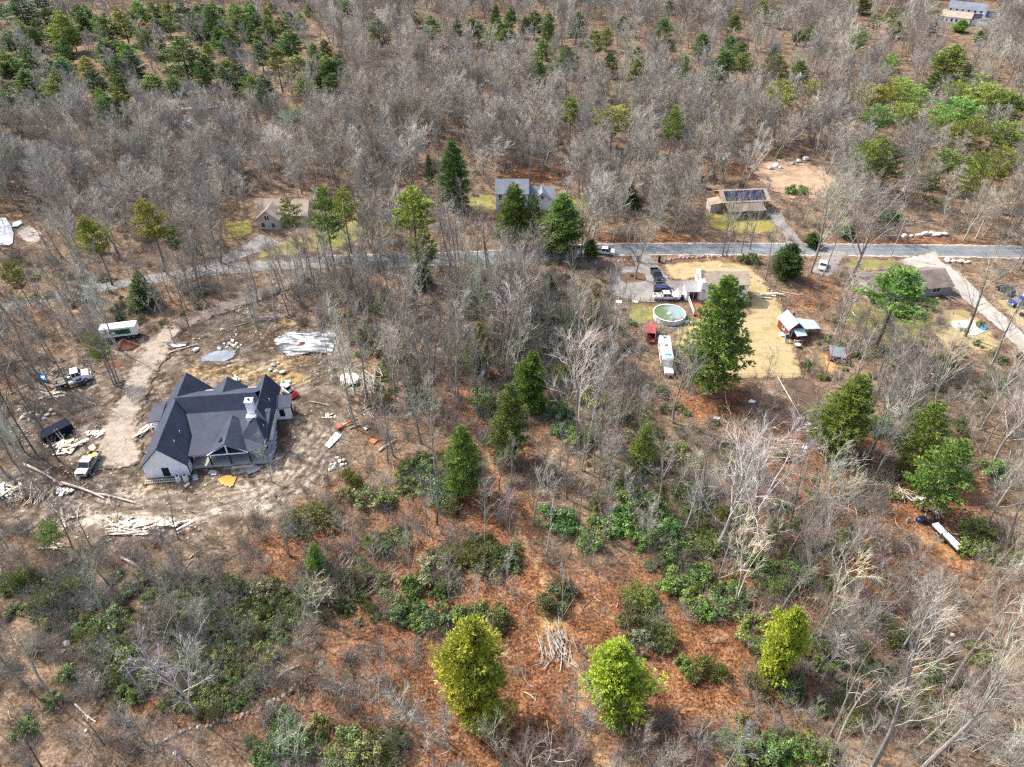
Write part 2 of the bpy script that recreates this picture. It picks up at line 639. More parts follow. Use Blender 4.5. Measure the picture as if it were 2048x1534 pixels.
def grid_mesh(name, xs, ys, zf):
    X, Y = np.meshgrid(xs, ys)
    Z = zf(X, Y)
    nx, ny = len(xs), len(ys)
    me = bpy.data.meshes.new(name)
    v = np.stack([X.ravel(), Y.ravel(), Z.ravel()], 1)
    i = np.arange(nx * ny).reshape(ny, nx)
    f = np.stack([i[:-1, :-1].ravel(), i[:-1, 1:].ravel(), i[1:, 1:].ravel(), i[1:, :-1].ravel()], 1)
    me.from_pydata(v.tolist(), [], f.tolist())
    return me, X.ravel(), Y.ravel()


m, t = newmat('leaf_litter')
c, h, mid, fin = litter_color(t, t.pos())
t.bsdf(c, 0.95, 0, 0.1, h, 0.7, 0.12)
M['ground'] = m
ax = np.concatenate([np.linspace(-950, -170, 60)[:-1], np.arange(-170, 170.1, 1.5), np.linspace(170, 950, 60)[1:]])
ay = np.concatenate([np.linspace(-150, 10, 12)[:-1], np.arange(10, 262.1, 1.5), np.linspace(262, 1700, 110)[1:]])
me, X, Y = grid_mesh('forest_floor', ax, ay, gz)
litter_attrs(me, X, Y)
me.materials.append(M['ground'])
me.polygons.foreach_set('use_smooth', [True] * len(me.polygons))
ground = obj('ground', me)
tag(ground, kind='structure')


def patch(name, poly, mat, lift, cell=0.5, rag=0.8, zextra=None, attrs=None, ragscale=1.6):
    """A sheet of small cells inside a ragged outline, laid on the terrain; 'edge' holds metres to the outline."""
    x0, y0 = poly.min(0) - rag
    x1, y1 = poly.max(0) + rag
    xs = np.arange(x0, x1 + cell, cell)
    ys = np.arange(y0, y1 + cell, cell)
    X, Y = np.meshgrid(xs, ys)

    def sd(a, b):
        return seg_dist(poly, a, b) * np.where(inside(poly, a, b), 1, -1)
    S = sd(X, Y) + rag * (vnoise(X, Y, ragscale, 9) - 0.5 + 0.5 * (vnoise(X, Y, ragscale * 0.35, 4) - 0.5))
    keep = (S[:-1, :-1] + S[1:, 1:] + S[1:, :-1] + S[:-1, 1:]) / 4 > 0
    ny, nx = X.shape
    i = np.arange(nx * ny).reshape(ny, nx)
    f = np.stack([i[:-1, :-1][keep], i[:-1, 1:][keep], i[1:, 1:][keep], i[1:, :-1][keep]], 1)
    used, inv = np.unique(f, return_inverse=True)
    f = inv.reshape(f.shape)
    Xu, Yu, Su = X.ravel()[used], Y.ravel()[used], S.ravel()[used]
    Z = gz(Xu, Yu) + lift
    if zextra is not None:
        Z = Z + zextra(Xu, Yu) * np.clip(Su / 1.0, 0, 1)
    me = bpy.data.meshes.new(name)
    me.from_pydata(np.stack([Xu, Yu, Z], 1).tolist(), [], f.tolist())
    set_attr(me, 'edge', Su)
    litter_attrs(me, Xu, Yu)
    if attrs:
        for k, fn in attrs.items():
            set_attr(me, k, fn(Xu, Yu))
    me.materials.append(mat)
    me.polygons.foreach_set('use_smooth', [True] * len(me.polygons))
    o = obj(name, me)
    tag(o, kind='structure')
    return o


def px_line_dist(line, X, Y):
    return seg_dist(px_poly(line), X, Y, closed=False)


# asphalt road ---------------------------------------------------------------
m, t = newmat('asphalt')
p = t.pos()
a = t.noise(p, 0.25, 5, 0.6)
b = t.noise(p, 3.0, 4)
mp = t.n('ShaderNodeMapping')
mp.inputs['Scale'].default_value = (0.05, 0.8, 1)
t.l(p, mp.inputs[0])
streak = t.noise(mp.outputs[0], 1.0, 4)
f = t.math('ADD', t.math('MULTIPLY', a, 0.4), t.math('ADD', t.math('MULTIPLY', b, 0.2), t.math('MULTIPLY', streak, 0.4)))
c = t.ramp(f, [(0.35, (0.085, 0.097, 0.11)), (0.5, (0.145, 0.16, 0.176)), (0.65, (0.22, 0.235, 0.25))])
crk = t.n('ShaderNodeTexVoronoi', feature='DISTANCE_TO_EDGE')
crk.inputs['Scale'].default_value = 0.28
t.l(p, crk.inputs['Vector'])
c = t.mix(t.math('MULTIPLY', t.step(crk.outputs['Distance'], 0.03, 0.0), 0.6), c, (0.09, 0.1, 0.11))
lc, lh, _, _ = litter_color(t, p)
sand = t.mix(b, (0.34, 0.31, 0.27), (0.5, 0.46, 0.4))
e = t.math('ADD', t.attr('edge'), t.math('MULTIPLY', t.math('SUBTRACT', t.noise(p, 0.7, 4), 0.5), 1.6))
c = t.mix(t.step(e, 0.9, 0.25), c, sand)
c = t.mix(t.step(e, 0.3, -0.1), c, lc)
t.bsdf(c, 0.85, 0, 0.3, b, 0.25, 0.02)
M['asphalt'] = m


def gravelmat(name, c0, c1, c2, fine=1.0, track=0.0):
    m, t = newmat(name)
    p = t.pos()
    a = t.noise(p, 0.3, 5, 0.62)
    b = t.noise(p, 5.0 * fine, 4, 0.7)
    f = t.math('ADD', t.math('MULTIPLY', a, 0.55), t.math('MULTIPLY', b, 0.45))
    c = t.ramp(f, [(0.32, c0), (0.5, c1), (0.68, c2)])
    lc, lh, _, _ = litter_color(t, p)
    e = t.math('ADD', t.attr('edge'), t.math('MULTIPLY', t.math('SUBTRACT', t.noise(p, 0.6, 4), 0.5), 2.0))
    c = t.mix(t.step(e, 0.5, -0.1), c, lc)
    t.bsdf(c, 0.95, 0, 0.15, b, 0.6, 0.05)
    return m


M['gravel'] = gravelmat('grey_gravel', (0.12, 0.115, 0.11), (0.21, 0.2, 0.19), (0.33, 0.315, 0.295))
M['pale_gravel'] = gravelmat('pale_gravel', (0.2, 0.185, 0.165), (0.32, 0.3, 0.27), (0.45, 0.42, 0.38))
M['lane_grey'] = gravelmat('grey_lane', (0.13, 0.125, 0.12), (0.22, 0.21, 0.2), (0.34, 0.32, 0.3))
M['tan_clearing'] = gravelmat('tan_clearing', (0.2, 0.13, 0.08), (0.34, 0.24, 0.16), (0.46, 0.36, 0.26))
M['blue_gravel'] = gravelmat('blue_grey_gravel', (0.11, 0.13, 0.16), (0.2, 0.235, 0.28), (0.32, 0.35, 0.39))
M['mulch'] = gravelmat('dark_mulch', (0.055, 0.033, 0.02), (0.12, 0.075, 0.05), (0.22, 0.15, 0.1))
M['brown_track'] = gravelmat('brown_dirt_track', (0.14, 0.115, 0.09), (0.25, 0.21, 0.165), (0.36, 0.31, 0.25))
M['dark_soil'] = gravelmat('dark_trodden_soil', (0.045, 0.032, 0.022), (0.09, 0.064, 0.045), (0.17, 0.12, 0.085))


def lawnmat(name, green, tan, bare, bias=0.5):
    m, t = newmat(name)
    p = t.pos()
    a = t.noise(p, 0.16, 4, 0.6)
    d = t.noise(p, 0.55, 4, 0.6)
    b = t.noise(p, 4.0, 4, 0.75)
    c = t.mix(t.step(t.math('ADD', t.math('MULTIPLY', a, 0.6), t.math('MULTIPLY', d, 0.4)), bias - 0.1, bias + 0.12), tan, green)
    c = t.mix(t.step(d, 0.52, 0.66), c, bare)
    c = t.mix(t.math('MULTIPLY', t.step(b, 0.35, 0.65), 0.45), t.mix(0.5, c, (0.0, 0.0, 0.0)), c)
    lc, lh, _, _ = litter_color(t, p)
    e = t.math('ADD', t.attr('edge'), t.math('MULTIPLY', t.math('SUBTRACT', t.noise(p, 0.5, 4), 0.5), 3.2))
    c = t.mix(t.step(e, 1.0, -0.3), c, lc)
    t.bsdf(c, 0.95, 0, 0.1, b, 0.8, 0.06)
    return m


M['straw_lawn'] = lawnmat('winter_lawn', (0.38, 0.35, 0.13), (0.55, 0.44, 0.245), (0.43, 0.31, 0.18), 0.56)
M['yellow_lawn'] = lawnmat('yellow_green_lawn', (0.3, 0.3, 0.05), (0.42, 0.37, 0.12), (0.38, 0.29, 0.16), 0.5)
M['green_lawn'] = lawnmat('pale_green_lawn', (0.2, 0.24, 0.05), (0.42, 0.36, 0.14), (0.4, 0.3, 0.16), 0.48)

def strip(name, pts, w, mat, lift, rag=0.35, cell=0.5):
    P = [on(x, y) for x, y in pts]
    L, Rr = [], []
    for i, q in enumerate(P):
        d = (P[min(i + 1, len(P) - 1)] - P[max(i - 1, 0)])
        d.z = 0
        d.normalize()
        n = Vector((-d.y, d.x, 0))
        ww = w[i] if isinstance(w, (list, tuple)) else w
        L.append((q + n * ww / 2)[:2])
        Rr.append((q - n * ww / 2)[:2])
    return patch(name, np.array(L + Rr[::-1]), mat, lift, cell, rag)


m, t = newmat('worn_leaf_trail')
p = t.pos()
lc, lh, mid_, fin_ = litter_color(t, p)
g = t.ramp(t.math('ADD', t.math('MULTIPLY', t.noise(p, 1.2, 5, 0.7), 0.5), t.math('MULTIPLY', t.noise(p, 6, 3, 0.7), 0.5)), [(0.4, (0.05, 0.028, 0.015)), (0.47, (0.2, 0.11, 0.055)), (0.53, (0.34, 0.21, 0.11)), (0.62, (0.5, 0.37, 0.23))])
e = t.math('ADD', t.attr('edge'), t.math('MULTIPLY', t.math('SUBTRACT', t.noise(p, 0.5, 5, 0.7), 0.5), 4.0))
t.bsdf(t.mix(t.step(e, 1.3, 0.1), g, lc), 0.95, 0, 0.1, lh, 0.8, 0.12)
M['trail'] = m
strip('road', [(2130, 506), (1850, 501), (1600, 498.5), (1400, 498), (1240, 498.5), (1130, 503), (1010, 512), (880, 518), (760, 521), (640, 524)], 7.2, M['asphalt'], 0.035, 0.3, 0.5)
strip('lane', [(700, 523), (600, 527), (500, 534), (420, 541), (340, 552), (270, 563), (200, 575), (120, 590), (20, 612), (-60, 630)], [6.5, 6, 5.6, 5.2, 5, 4.6, 4.4, 4, 4, 4], M['lane_grey'], 0.05, 1.0, 0.5)
strip('driveway', [(345, 556), (400, 537), (455, 517), (505, 497), (545, 478)], [3, 3.6, 4.5, 7, 10], M['lane_grey'], 0.065, 0.4)
strip('driveway', [(1665, 500), (1660, 520), (1645, 540), (1640, 552)], [8, 5, 5, 4], M['gravel'], 0.06, 0.5)
strip('driveway', [(1592, 490), (1580, 470), (1562, 447), (1545, 425)], [5, 3.6, 4, 5], M['gravel'], 0.06, 0.5)
strip('driveway', [(1830, 512), (1862, 530), (1900, 552), (1935, 585), (1975, 620), (2020, 660), (2075, 715)], [14, 8, 7, 6, 5, 4.6, 4.6], M['pale_gravel'], 0.055, 0.7)
patch('driveway', px_poly([(1262, 510), (1300, 509), (1320, 540), (1345, 562), (1400, 560), (1392, 580), (1375, 588), (1365, 601), (1300, 606), (1245, 598), (1218, 585), (1228, 565), (1225, 545), (1245, 535), (1270, 532)]), M['gravel'], 0.07, 0.5, 0.8)
patch('mulch_bed', px_poly([(1238, 552), (1252, 546), (1272, 543), (1290, 548), (1294, 557), (1280, 565), (1258, 567), (1240, 562)]), M['mulch'], 0.085, 0.4, 0.3)
patch('lawn', px_poly([(1322, 528), (1360, 525), (1430, 521), (1480, 526), (1500, 533), (1528, 560), (1555, 600), (1578, 640), (1585, 690), (1597, 730), (1606, 757), (1500, 756), (1400, 752), (1355, 700), (1352, 655), (1390, 640), (1500, 630), (1500, 585), (1400, 572), (1395, 556), (1345, 563)]), M['straw_lawn'], 0.045, 0.5, 1.2)
patch('lawn', px_poly([(1245, 612), (1310, 610), (1308, 640), (1290, 652), (1255, 640)]), M['green_lawn'], 0.045, 0.5, 1.5)
patch('lawn', px_poly([(938, 395), (985, 388), (992, 425), (960, 428), (938, 412)]), M['green_lawn'], 0.045, 0.6, 1.5)
patch('lawn', px_poly([(1110, 395), (1165, 385), (1180, 420), (1130, 430)]), M['green_lawn'], 0.045, 0.6, 1.5)
patch('lawn', px_poly([(452, 446), (500, 438), (505, 462), (470, 482), (452, 470)]), M['yellow_lawn'], 0.045, 0.5, 1.2)
patch('lawn', px_poly([(520, 500), (575, 478), (640, 462), (740, 425), (750, 460), (700, 490), (620, 506), (520, 515)]), M['green_lawn'], 0.045, 0.6, 1.5)
patch('lawn', px_poly([(1405, 420), (1450, 428), (1540, 440), (1560, 462), (1480, 470), (1420, 455)]), M['yellow_lawn'], 0.045, 0.6, 1.5)
patch('lawn', px_poly([(1870, 628), (1930, 615), (1960, 640), (2000, 690), (1990, 710), (1930, 695), (1890, 700), (1860, 660)]), M['straw_lawn'], 0.045, 0.5, 1.4)
patch('lawn', px_poly([(1700, 520), (1810, 520), (1830, 528), (1730, 545), (1690, 535)]), M['green_lawn'], 0.045, 0.6, 1.2)
patch('lawn', px_poly([(1700, 600), (1800, 620), (1860, 640), (1850, 690), (1760, 680), (1690, 640)]), M['green_lawn'], 0.043, 0.6, 2.2)
patch('lawn', px_poly([(1990, 600), (2080, 590), (2100, 680), (2060, 680)]), M['straw_lawn'], 0.043, 0.6, 1.4)
patch('clearing', px_poly([(1500, 330), (1560, 318), (1650, 335), (1690, 380), (1640, 400), (1570, 395), (1520, 365)]), M['tan_clearing'], 0.05, 0.7, 2.5)
patch('trodden_yard', px_poly([(1565, 762), (1620, 752), (1660, 800), (1700, 850), (1690, 875), (1620, 850), (1600, 815)]), M['dark_soil'], 0.05, 0.5, 1.4)
patch('garden_strip', px_poly([(1500, 530), (1525, 545), (1600, 650), (1612, 720), (1625, 760), (1606, 757), (1590, 690), (1570, 625), (1530, 560)]), M['mulch'], 0.03, 0.5, 0.8)

# churned building site -------------------------------------------------------
SITE = {
    'pale': [(300, 1010, 200, 35, .8), (420, 1000, 140, 50, .75), (240, 1045, 120, 28, .6), (80, 985, 70, 25, .3), (350, 1035, 160, 22, .5), (300, 690, 60, 15, .3), (620, 900, 60, 60, .35),
             (700, 760, 40, 40, .5), (120, 760, 50, 25, .3), (560, 960, 70, 40, .6), (470, 900, 60, 60, .2), (170, 870, 60, 30, .35), (390, 690, 40, 10, .5), (600, 850, 50, 40, .3)],
    'mustard': [(480, 745, 70, 18, .6), (600, 722, 50, 14, .9), (600, 760, 40, 16, .7), (580, 645, 70, 16, .7), (430, 985, 60, 14, .6), (340, 975, 70, 10, .8), (560, 760, 60, 30, .5), (400, 745, 60, 15, .6)],
    'mud': [(420, 690, 60, 20, .6), (520, 700, 20, 30, .7), (640, 745, 40, 25, .6), (600, 800, 60, 20, .4), (150, 830, 60, 30, .5), (260, 730, 20, 20, .4), (350, 740, 25, 25, .5), (650, 820, 40, 40, .5), (350, 1000, 120, 8, .5), (250, 1020, 120, 7, .5), (480, 665, 90, 22, .9), (380, 660, 60, 20, .8), (250, 940, 60, 18, .7), (560, 880, 40, 50, .7), (540, 700, 12, 14, .8), (310, 850, 20, 40, .6), (100, 935, 60, 20, .6), (200, 730, 60, 25, .4), (640, 720, 25, 30, .6), (400, 970, 60, 20, .6),
            (210, 900, 30, 30, .5), (480, 1045, 60, 12, .7), (60, 900, 60, 60, .4)],
}
TRACKS = [([(560, 800), (600, 830), (615, 870), (600, 910), (560, 960), (500, 1000), (420, 1030)], 6.0), ([(585, 790), (640, 770), (700, 730)], 4.0),
          ([(120, 950), (220, 1000), (330, 1015), (430, 1005), (520, 985)], 6.5), ([(190, 770), (230, 760), (290, 735)], 5.0), ([(480, 770), (560, 740), (640, 720), (690, 690)], 6.0),
          ([(640, 890), (665, 850), (640, 810)], 4.0), ([(410, 690), (470, 660), (540, 640)], 4.0), ([(560, 1010), (620, 960), (660, 900)], 4.0)]


def site_attr(k):
    def fn(X, Y):
        px, py = to_px(X, Y, 0.0)
        r = np.zeros(X.shape)
        for bx, by, rx, ry, w in SITE[k]:
            r += w * (1.5 if k == 'mud' else 1.0) * np.exp(-(((px - bx) / rx) ** 2 + ((py - by) / ry) ** 2))
        return np.clip(r, 0, 1.5)
    return fn


_tr = random.Random(4)
_paths = [px_poly(l) for l, w in TRACKS for _ in range(3)]
for (x0, y0, x1, y1) in ((560, 790, 470, 1020), (640, 800, 520, 1000), (690, 860, 560, 800), (300, 1020, 620, 930), (120, 960, 420, 1010), (380, 980, 640, 900), (600, 770, 700, 740), (480, 760, 640, 700), (420, 730, 560, 650), (170, 800, 260, 770), (150, 900, 240, 930), (330, 640, 560, 620), (620, 960, 680, 820), (240, 1000, 200, 930)):
    k_ = [(x0 + (x1 - x0) * i / 4 + _tr.uniform(-25, 25), y0 + (y1 - y0) * i / 4 + _tr.uniform(-14, 14)) for i in range(5)]
    _paths.append(px_poly(k_))
_tracks = []
for q in _paths:
    o_ = _tr.uniform(-2.6, 2.6)
    _tracks.append((q + np.array([o_, _tr.uniform(-1.5, 1.5)]), _tr.uniform(.75, 1.05), _tr.uniform(.5, 1.0), _tr.randrange(50)))


def _wheel(X, Y, inner, width):
    r = np.zeros(X.shape)
    for l, g, s, sd in _tracks:
        d = seg_dist(l, X, Y, closed=False) + 0.7 * (vnoise(X, Y, 5, sd) - 0.5)
        fade = np.clip((vnoise(X, Y, 6, sd + 3) - .25) * 3, 0, 1)
        r = np.maximum(r, s * fade * np.clip(1 - np.abs(d - g - inner) / width, 0, 1))
    return r


def track_attr(X, Y):
    return np.clip(_wheel(X, Y, .42, .3), 0, 1)


def groove_attr(X, Y):
    return np.clip(_wheel(X, Y, 0, .3) * 1.3, 0, 1)


def site_z(X, Y):
    z = 0.16 * vnoise(X, Y, 2.2, 21) + 0.22 * np.maximum(0, vnoise(X, Y, 4.5, 22) - 0.45) + 0.13 * vnoise(X, Y, 1.0, 23)
    return np.minimum(z, 0.3) * 0.8 + 0.16 * track_attr(X, Y) - 0.06


def soil_color(t, p):
    a = t.noise(p, 0.16, 5, 0.65)
    d = t.noise(p, 0.8, 6, 0.72)
    b = t.noise(p, 4.5, 4, 0.75)
    e2 = t.noise(p, 0.38, 5, 0.72)
    f = t.math('ADD', t.math('MULTIPLY', a, 0.25), t.math('ADD', t.math('MULTIPLY', d, 0.35), t.math('ADD', t.math('MULTIPLY', e2, 0.3), t.math('MULTIPLY', b, 0.1))))
    c = t.ramp(f, [(0.42, (0.035, 0.024, 0.016)), (0.47, (0.08, 0.06, 0.043)), (0.51, (0.15, 0.118, 0.088)), (0.555, (0.25, 0.205, 0.16)), (0.615, (0.43, 0.375, 0.31))])
    return c, a, d, b, f


m, t = newmat('churned_soil')
p = t.pos()
c, a, d, b, f = soil_color(t, p)
wob = t.math('MULTIPLY', t.math('SUBTRACT', d, 0.5), 3.6)
pale = t.mix(t.step(f, 0.45, 0.57), (0.15, 0.115, 0.08), (0.46, 0.4, 0.33))
c = t.mix(t.math('MULTIPLY', t.step(t.math('ADD', t.attr('pale'), wob), 0.3, 0.9), 0.9), c, pale)
mus = t.mix(t.step(f, 0.45, 0.57), (0.14, 0.09, 0.035), (0.44, 0.3, 0.12))
c = t.mix(t.math('MULTIPLY', t.step(t.math('ADD', t.attr('mustard'), wob), 0.35, 1.0), 0.8), c, mus)
mud = t.mix(t.step(f, 0.42, 0.6), (0.035, 0.025, 0.017), (0.11, 0.08, 0.056))
c = t.mix(t.math('MULTIPLY', t.step(t.math('ADD', t.attr('mud'), wob), 0.3, 0.9), 0.85), c, mud)
c = t.mix(t.math('MULTIPLY', t.attr('rut'), 0.3), c, (0.45, 0.39, 0.32))
c = t.mix(t.math('MULTIPLY', t.attr('groove'), 0.72), c, (0.055, 0.04, 0.028))
vo = t.n('ShaderNodeTexVoronoi')
vo.inputs['Scale'].default_value = 1.1
t.l(p, vo.inputs['Vector'])
c = t.mix(t.math('MULTIPLY', t.math('MULTIPLY', t.step(vo.outputs['Distance'], 0.26, 0.16), t.step(d, 0.5, 0.58)), 0.7), c, (0.5, 0.46, 0.4))
lc, lh, _, _ = litter_color(t, p)
e = t.math('ADD', t.attr('edge'), t.math('MULTIPLY', t.math('SUBTRACT', t.noise(p, 0.22, 5, 0.7), 0.5), 10.0))
c = t.mix(t.step(e, 3.0, -0.5), c, lc)
t.bsdf(c, 0.95, 0, 0.15, t.math('ADD', t.math('MULTIPLY', d, 0.8), t.math('MULTIPLY', b, 0.5)), 1.0, 0.2)
M['site'] = m
for nm, cols in (('pale_track', ((0.17, 0.14, 0.11), (0.28, 0.24, 0.195), (0.41, 0.365, 0.305))), ('brown_track', ((0.1, 0.08, 0.062), (0.18, 0.15, 0.12), (0.28, 0.24, 0.2)))):
    m, t = newmat(nm)
    p = t.pos()
    c, a, d, b, f = soil_color(t, p)
    g = t.ramp(t.math('ADD', t.math('MULTIPLY', d, 0.5), t.math('MULTIPLY', b, 0.5)), list(zip((0.36, 0.5, 0.64), cols)))
    e = t.math('ADD', t.attr('edge'), t.math('MULTIPLY', t.math('SUBTRACT', t.noise(p, 0.4, 5, 0.7), 0.5), 4.5))
    c = t.mix(t.step(e, 1.5, 0.3), g, c)
    t.bsdf(c, 0.95, 0, 0.15, t.math('ADD', d, t.math('MULTIPLY', b, 0.5)), 0.9, 0.12)
    M[nm] = m
site_poly = px_poly([(180, 690), (250, 650), (330, 640), (420, 615), (540, 605), (590, 590), (600, 625), (690, 640), (700, 700), (770, 760), (760, 810), (720, 860), (710, 930), (650, 985), (590, 1030), (480, 1065), (330, 1095), (220, 1095),
                     (90, 1080), (-30, 1050), (-40, 900), (20, 840), (40, 760), (90, 710)])
patch('dirt_clearing', site_poly, M['site'], 0.03, 0.42, 2.5, site_z, {'pale': site_attr('pale'), 'mustard': site_attr('mustard'), 'mud': site_attr('mud'), 'rut': track_attr, 'groove': groove_attr}, 4.0)
strip('dirt_track', [(625, 538), (590, 562), (540, 583), (470, 608), (400, 634), (345, 655)], 4.8, M['brown_track'], 0.26, 0.8)
strip('dirt_track', [(352, 652), (318, 690), (300, 725), (275, 770), (255, 815), (238, 860), (232, 900), (225, 940)], [5.5, 6.2, 6, 5.6, 6, 7, 9, 10], M['pale_track'], 0.27, 1.2, 0.4)
strip('leaf_trail', [(1215, 1560), (1185, 1450), (1165, 1370), (1140, 1300), (1105, 1240), (1095, 1180), (1060, 1110), (1030, 1040), (1000, 960), (960, 880)], [2.4, 2.4, 2.6, 2.6, 2.6, 2.4, 2.2, 2.2, 2, 2], M['trail'], 0.03, 1.6, 0.35)
patch('gravel_pad', px_poly([(398, 716), (430, 702), (478, 700), (470, 718), (440, 726), (402, 728)]), M['blue_gravel'], 0.3, 0.4, 0.8)

# puddles and wet ground
m, t = newmat('rusty_puddle')
p = t.pos()
c = t.mix(t.noise(p, 0.5, 3), (0.3, 0.17, 0.03), (0.5, 0.32, 0.08))
t.bsdf(c, 0.18, 0, 0.5)
M['puddle'] = m
m, t = newmat('milky_puddle')
c = t.mix(t.noise(t.pos(), 0.5, 3), (0.2, 0.21, 0.24), (0.42, 0.43, 0.46))
t.bsdf(c, 0.25, 0, 0.5)
M['grey_puddle'] = m
patch('puddle', px_poly([(437, 960), (455, 954), (474, 956), (466, 966), (462, 974), (450, 972)]), M['puddle'], 0.3, 0.3, 0.6)
patch('puddle', px_poly([(418, 944), (430, 940), (438, 945), (432, 951), (420, 950)]), M['grey_puddle'], 0.3, 0.3, 0.5)
patch('puddle', px_poly([(545, 855), (556, 862), (552, 900), (540, 930), (530, 922), (538, 885)]), M['grey_puddle'], 0.3, 0.3, 0.7)
patch('puddle', px_poly([(385, 952), (395, 950), (398, 962), (388, 965)]), M['grey_puddle'], 0.3, 0.3, 0.4)
patch('puddle', px_poly([(490, 938), (520, 933), (530, 940), (500, 950)]), M['grey_puddle'], 0.3, 0.3, 0.6)
# ------------------------------------------------------------------ buildings
def gable(parent, name, mat, a0, a1, b0, b1, ze, zr, axis='y', over=0.35, oe=0.3, th=0.16, ridge=None, zb=None):
    """Two-slope roof. axis 'y': ridge runs along y from b0..b1, slopes fall to a0 and a1 (x). axis 'x': swapped."""
    r = (a0 + a1) / 2 if ridge is None else ridge
    zb = ze if zb is None else zb
    s0 = (zr - ze) / (r - a0)
    s1 = (zr - zb) / (a1 - r)
    A0, A1 = a0 - over, a1 + over
    Z0, Z1 = ze - s0 * over, zb - s1 * over
    B0, B1 = b0 - oe, b1 + oe
    m = MB()
    if axis == 'y':
        m.slab([(A0, B0, Z0), (r, B0, zr), (r, B1, zr), (A0, B1, Z0)], th)
        m.slab([(r, B0, zr), (A1, B0, Z1), (A1, B1, Z1), (r, B1, zr)], th)
    else:
        m.slab([(B0, A0, Z0), (B1, A0, Z0), (B1, r, zr), (B0, r, zr)], th)
        m.slab([(B0, r, zr), (B1, r, zr), (B1, A1, Z1), (B0, A1, Z1)], th)
    return m.build(name, mat, parent)


def gable_walls(mb, a0, a1, b0, b1, z0, ze, zr, axis='y', ridge=None, zb=None):
    """Wall body with pentagon ends under a gable roof."""
    r = (a0 + a1) / 2 if ridge is None else ridge
    zb = ze if zb is None else zb
    d = 0.12
    prof = [(a0, z0), (a1, z0), (a1, zb - d), (r, zr - d), (a0, ze - d)]
    if axis == 'x':
        mb.prism_x(prof, b0, b1)
    else:
        n = len(prof)
        v = [(a, b0, z) for a, z in prof] + [(a, b1, z) for a, z in prof]
        f = [tuple(range(n)), tuple(range(n, 2 * n))[::-1]] + [(i, n + i, n + (i + 1) % n, (i + 1) % n) for i in range(n)]
        mb.add(v, f)


def window(parent, x, y, z, w, h, face='-y', frame=None, pane=None, name='window', mull=False):
    """Frame proud of the wall with a dark pane set in it. (x, y, z) is the middle of the opening on the wall face."""
    frame = frame or M['trim']
    pane = pane or M['glass']
    t = 0.09
    fm, pm = MB(), MB()
    parts = [(-w / 2 - t, w / 2 + t, h / 2, h / 2 + t), (-w / 2 - t, w / 2 + t, -h / 2 - t, -h / 2), (-w / 2 - t, -w / 2, -h / 2, h / 2), (w / 2, w / 2 + t, -h / 2, h / 2)]
    if mull:
        parts.append((-t / 2, t / 2, -h / 2, h / 2))

    def bx(mb, u0, u1, z0, z1, d0, d1):
        if face == '-y':
            mb.box(x + u0, x + u1, y - d1, y - d0, z + z0, z + z1)
        elif face == '-x':
            mb.box(x - d1, x - d0, y + u0, y + u1, z + z0, z + z1)
        elif face == '+x':
            mb.box(x + d0, x + d1, y + u0, y + u1, z + z0, z + z1)
        else:
            mb.box(x + u0, x + u1, y + d0, y + d1, z + z0, z + z1)
    for u0, u1, z0, z1 in parts:
        bx(fm, u0, u1, z0, z1, -0.02, 0.07)
    bx(pm, -w / 2, w / 2, -h / 2, h / 2, -0.02, 0.03)
    f = fm.build(name, frame, parent)
    pm.build('pane', pane, f)
    return f


def building(name, x, y, deg, label, cat='house', dz=0.0):
    return empty(name, (x, y, gzf(x, y) + dz), R(deg), label, cat)


# --- new white house -----------------------------------------------------------
hs = building('white_house', -61.7, 84.0, 6.5, 'new white house with charcoal gable roofs and open porch on the mud', dz=0.12)
DR = M['dark_roof']
mb = MB()
gable_walls(mb, 0, 7.1, 0, 19.8, -0.5, 2.95, 6.75)
mb.build('garage_wing', M['white_siding'], hs)
mb = MB()
mb.prism_x([(7.12, -0.5), (16.6, -0.5), (16.6, 4.3), (12.3, 6.75), (10.25, 4.7), (7.12, 4.0)], 7.0, 16.3)
ob = mb.build('wall', M['white_siding'], hs)
mb = MB()
gable_walls(mb, 16.2, 19.7, 7.0, 18.4, -0.5, 3.0, 6.1, 'y', ridge=18.0)
mb.build('wall', M['white_siding'], hs)
mb = MB()
gable_walls(mb, 8.0, 14.0, 15.0, 18.8, -0.5, 3.4, 5.85, 'y')
mb.build('wall', M['white_siding'], hs)
gable(hs, 'roof', DR, 0, 7.1, 0, 20.0, 2.95, 6.75, 'y', over=0.35, oe=0.35)
# main roof: steep upper slope, shallow porch slope, back slope
m = MB()
m.slab([(5.6, 10.25, 5.0), (19.0, 10.25, 5.0), (17.3, 12.3, 7.2), (3.4, 12.3, 7.2)], 0.16)
m.slab([(7.2, 1.45, 3.0), (19.95, 1.45, 3.0), (19.95, 10.25, 5.0), (5.4, 10.25, 5.0), (7.2, 5.5, 3.93)], 0.16)
m.slab([(3.4, 12.3, 7.2), (17.3, 12.3, 7.2), (18.6, 17.4, 4.35), (4.4, 17.4, 4.35)], 0.16)
m.build('roof', DR, hs)
m = MB()                                   # right wing: ridge with a hipped front end
m.slab([(15.3, 4.6, 3.75), (18.0, 6.6, 6.35), (18.0, 18.8, 6.35), (15.3, 18.8, 2.9)], 0.16)
m.slab([(18.0, 6.6, 6.35), (20.2, 2.2, 3.1), (20.2, 18.8, 2.95), (18.0, 18.8, 6.35)], 0.16)
m.slab([(15.3, 4.6, 3.75), (20.2, 2.2, 3.12), (18.0, 6.6, 6.35)], 0.16)
m.build('roof', DR, hs)
gable(hs, 'roof', DR, 10.55, 16.85, 1.5, 8.4, 3.05, 5.3, 'y', over=0.35, oe=0.25)
gable(hs, 'roof', DR, 7.9, 14.1, 14.4, 18.8, 3.55, 6.05, 'y', over=0.3, oe=0.3)
m = MB()
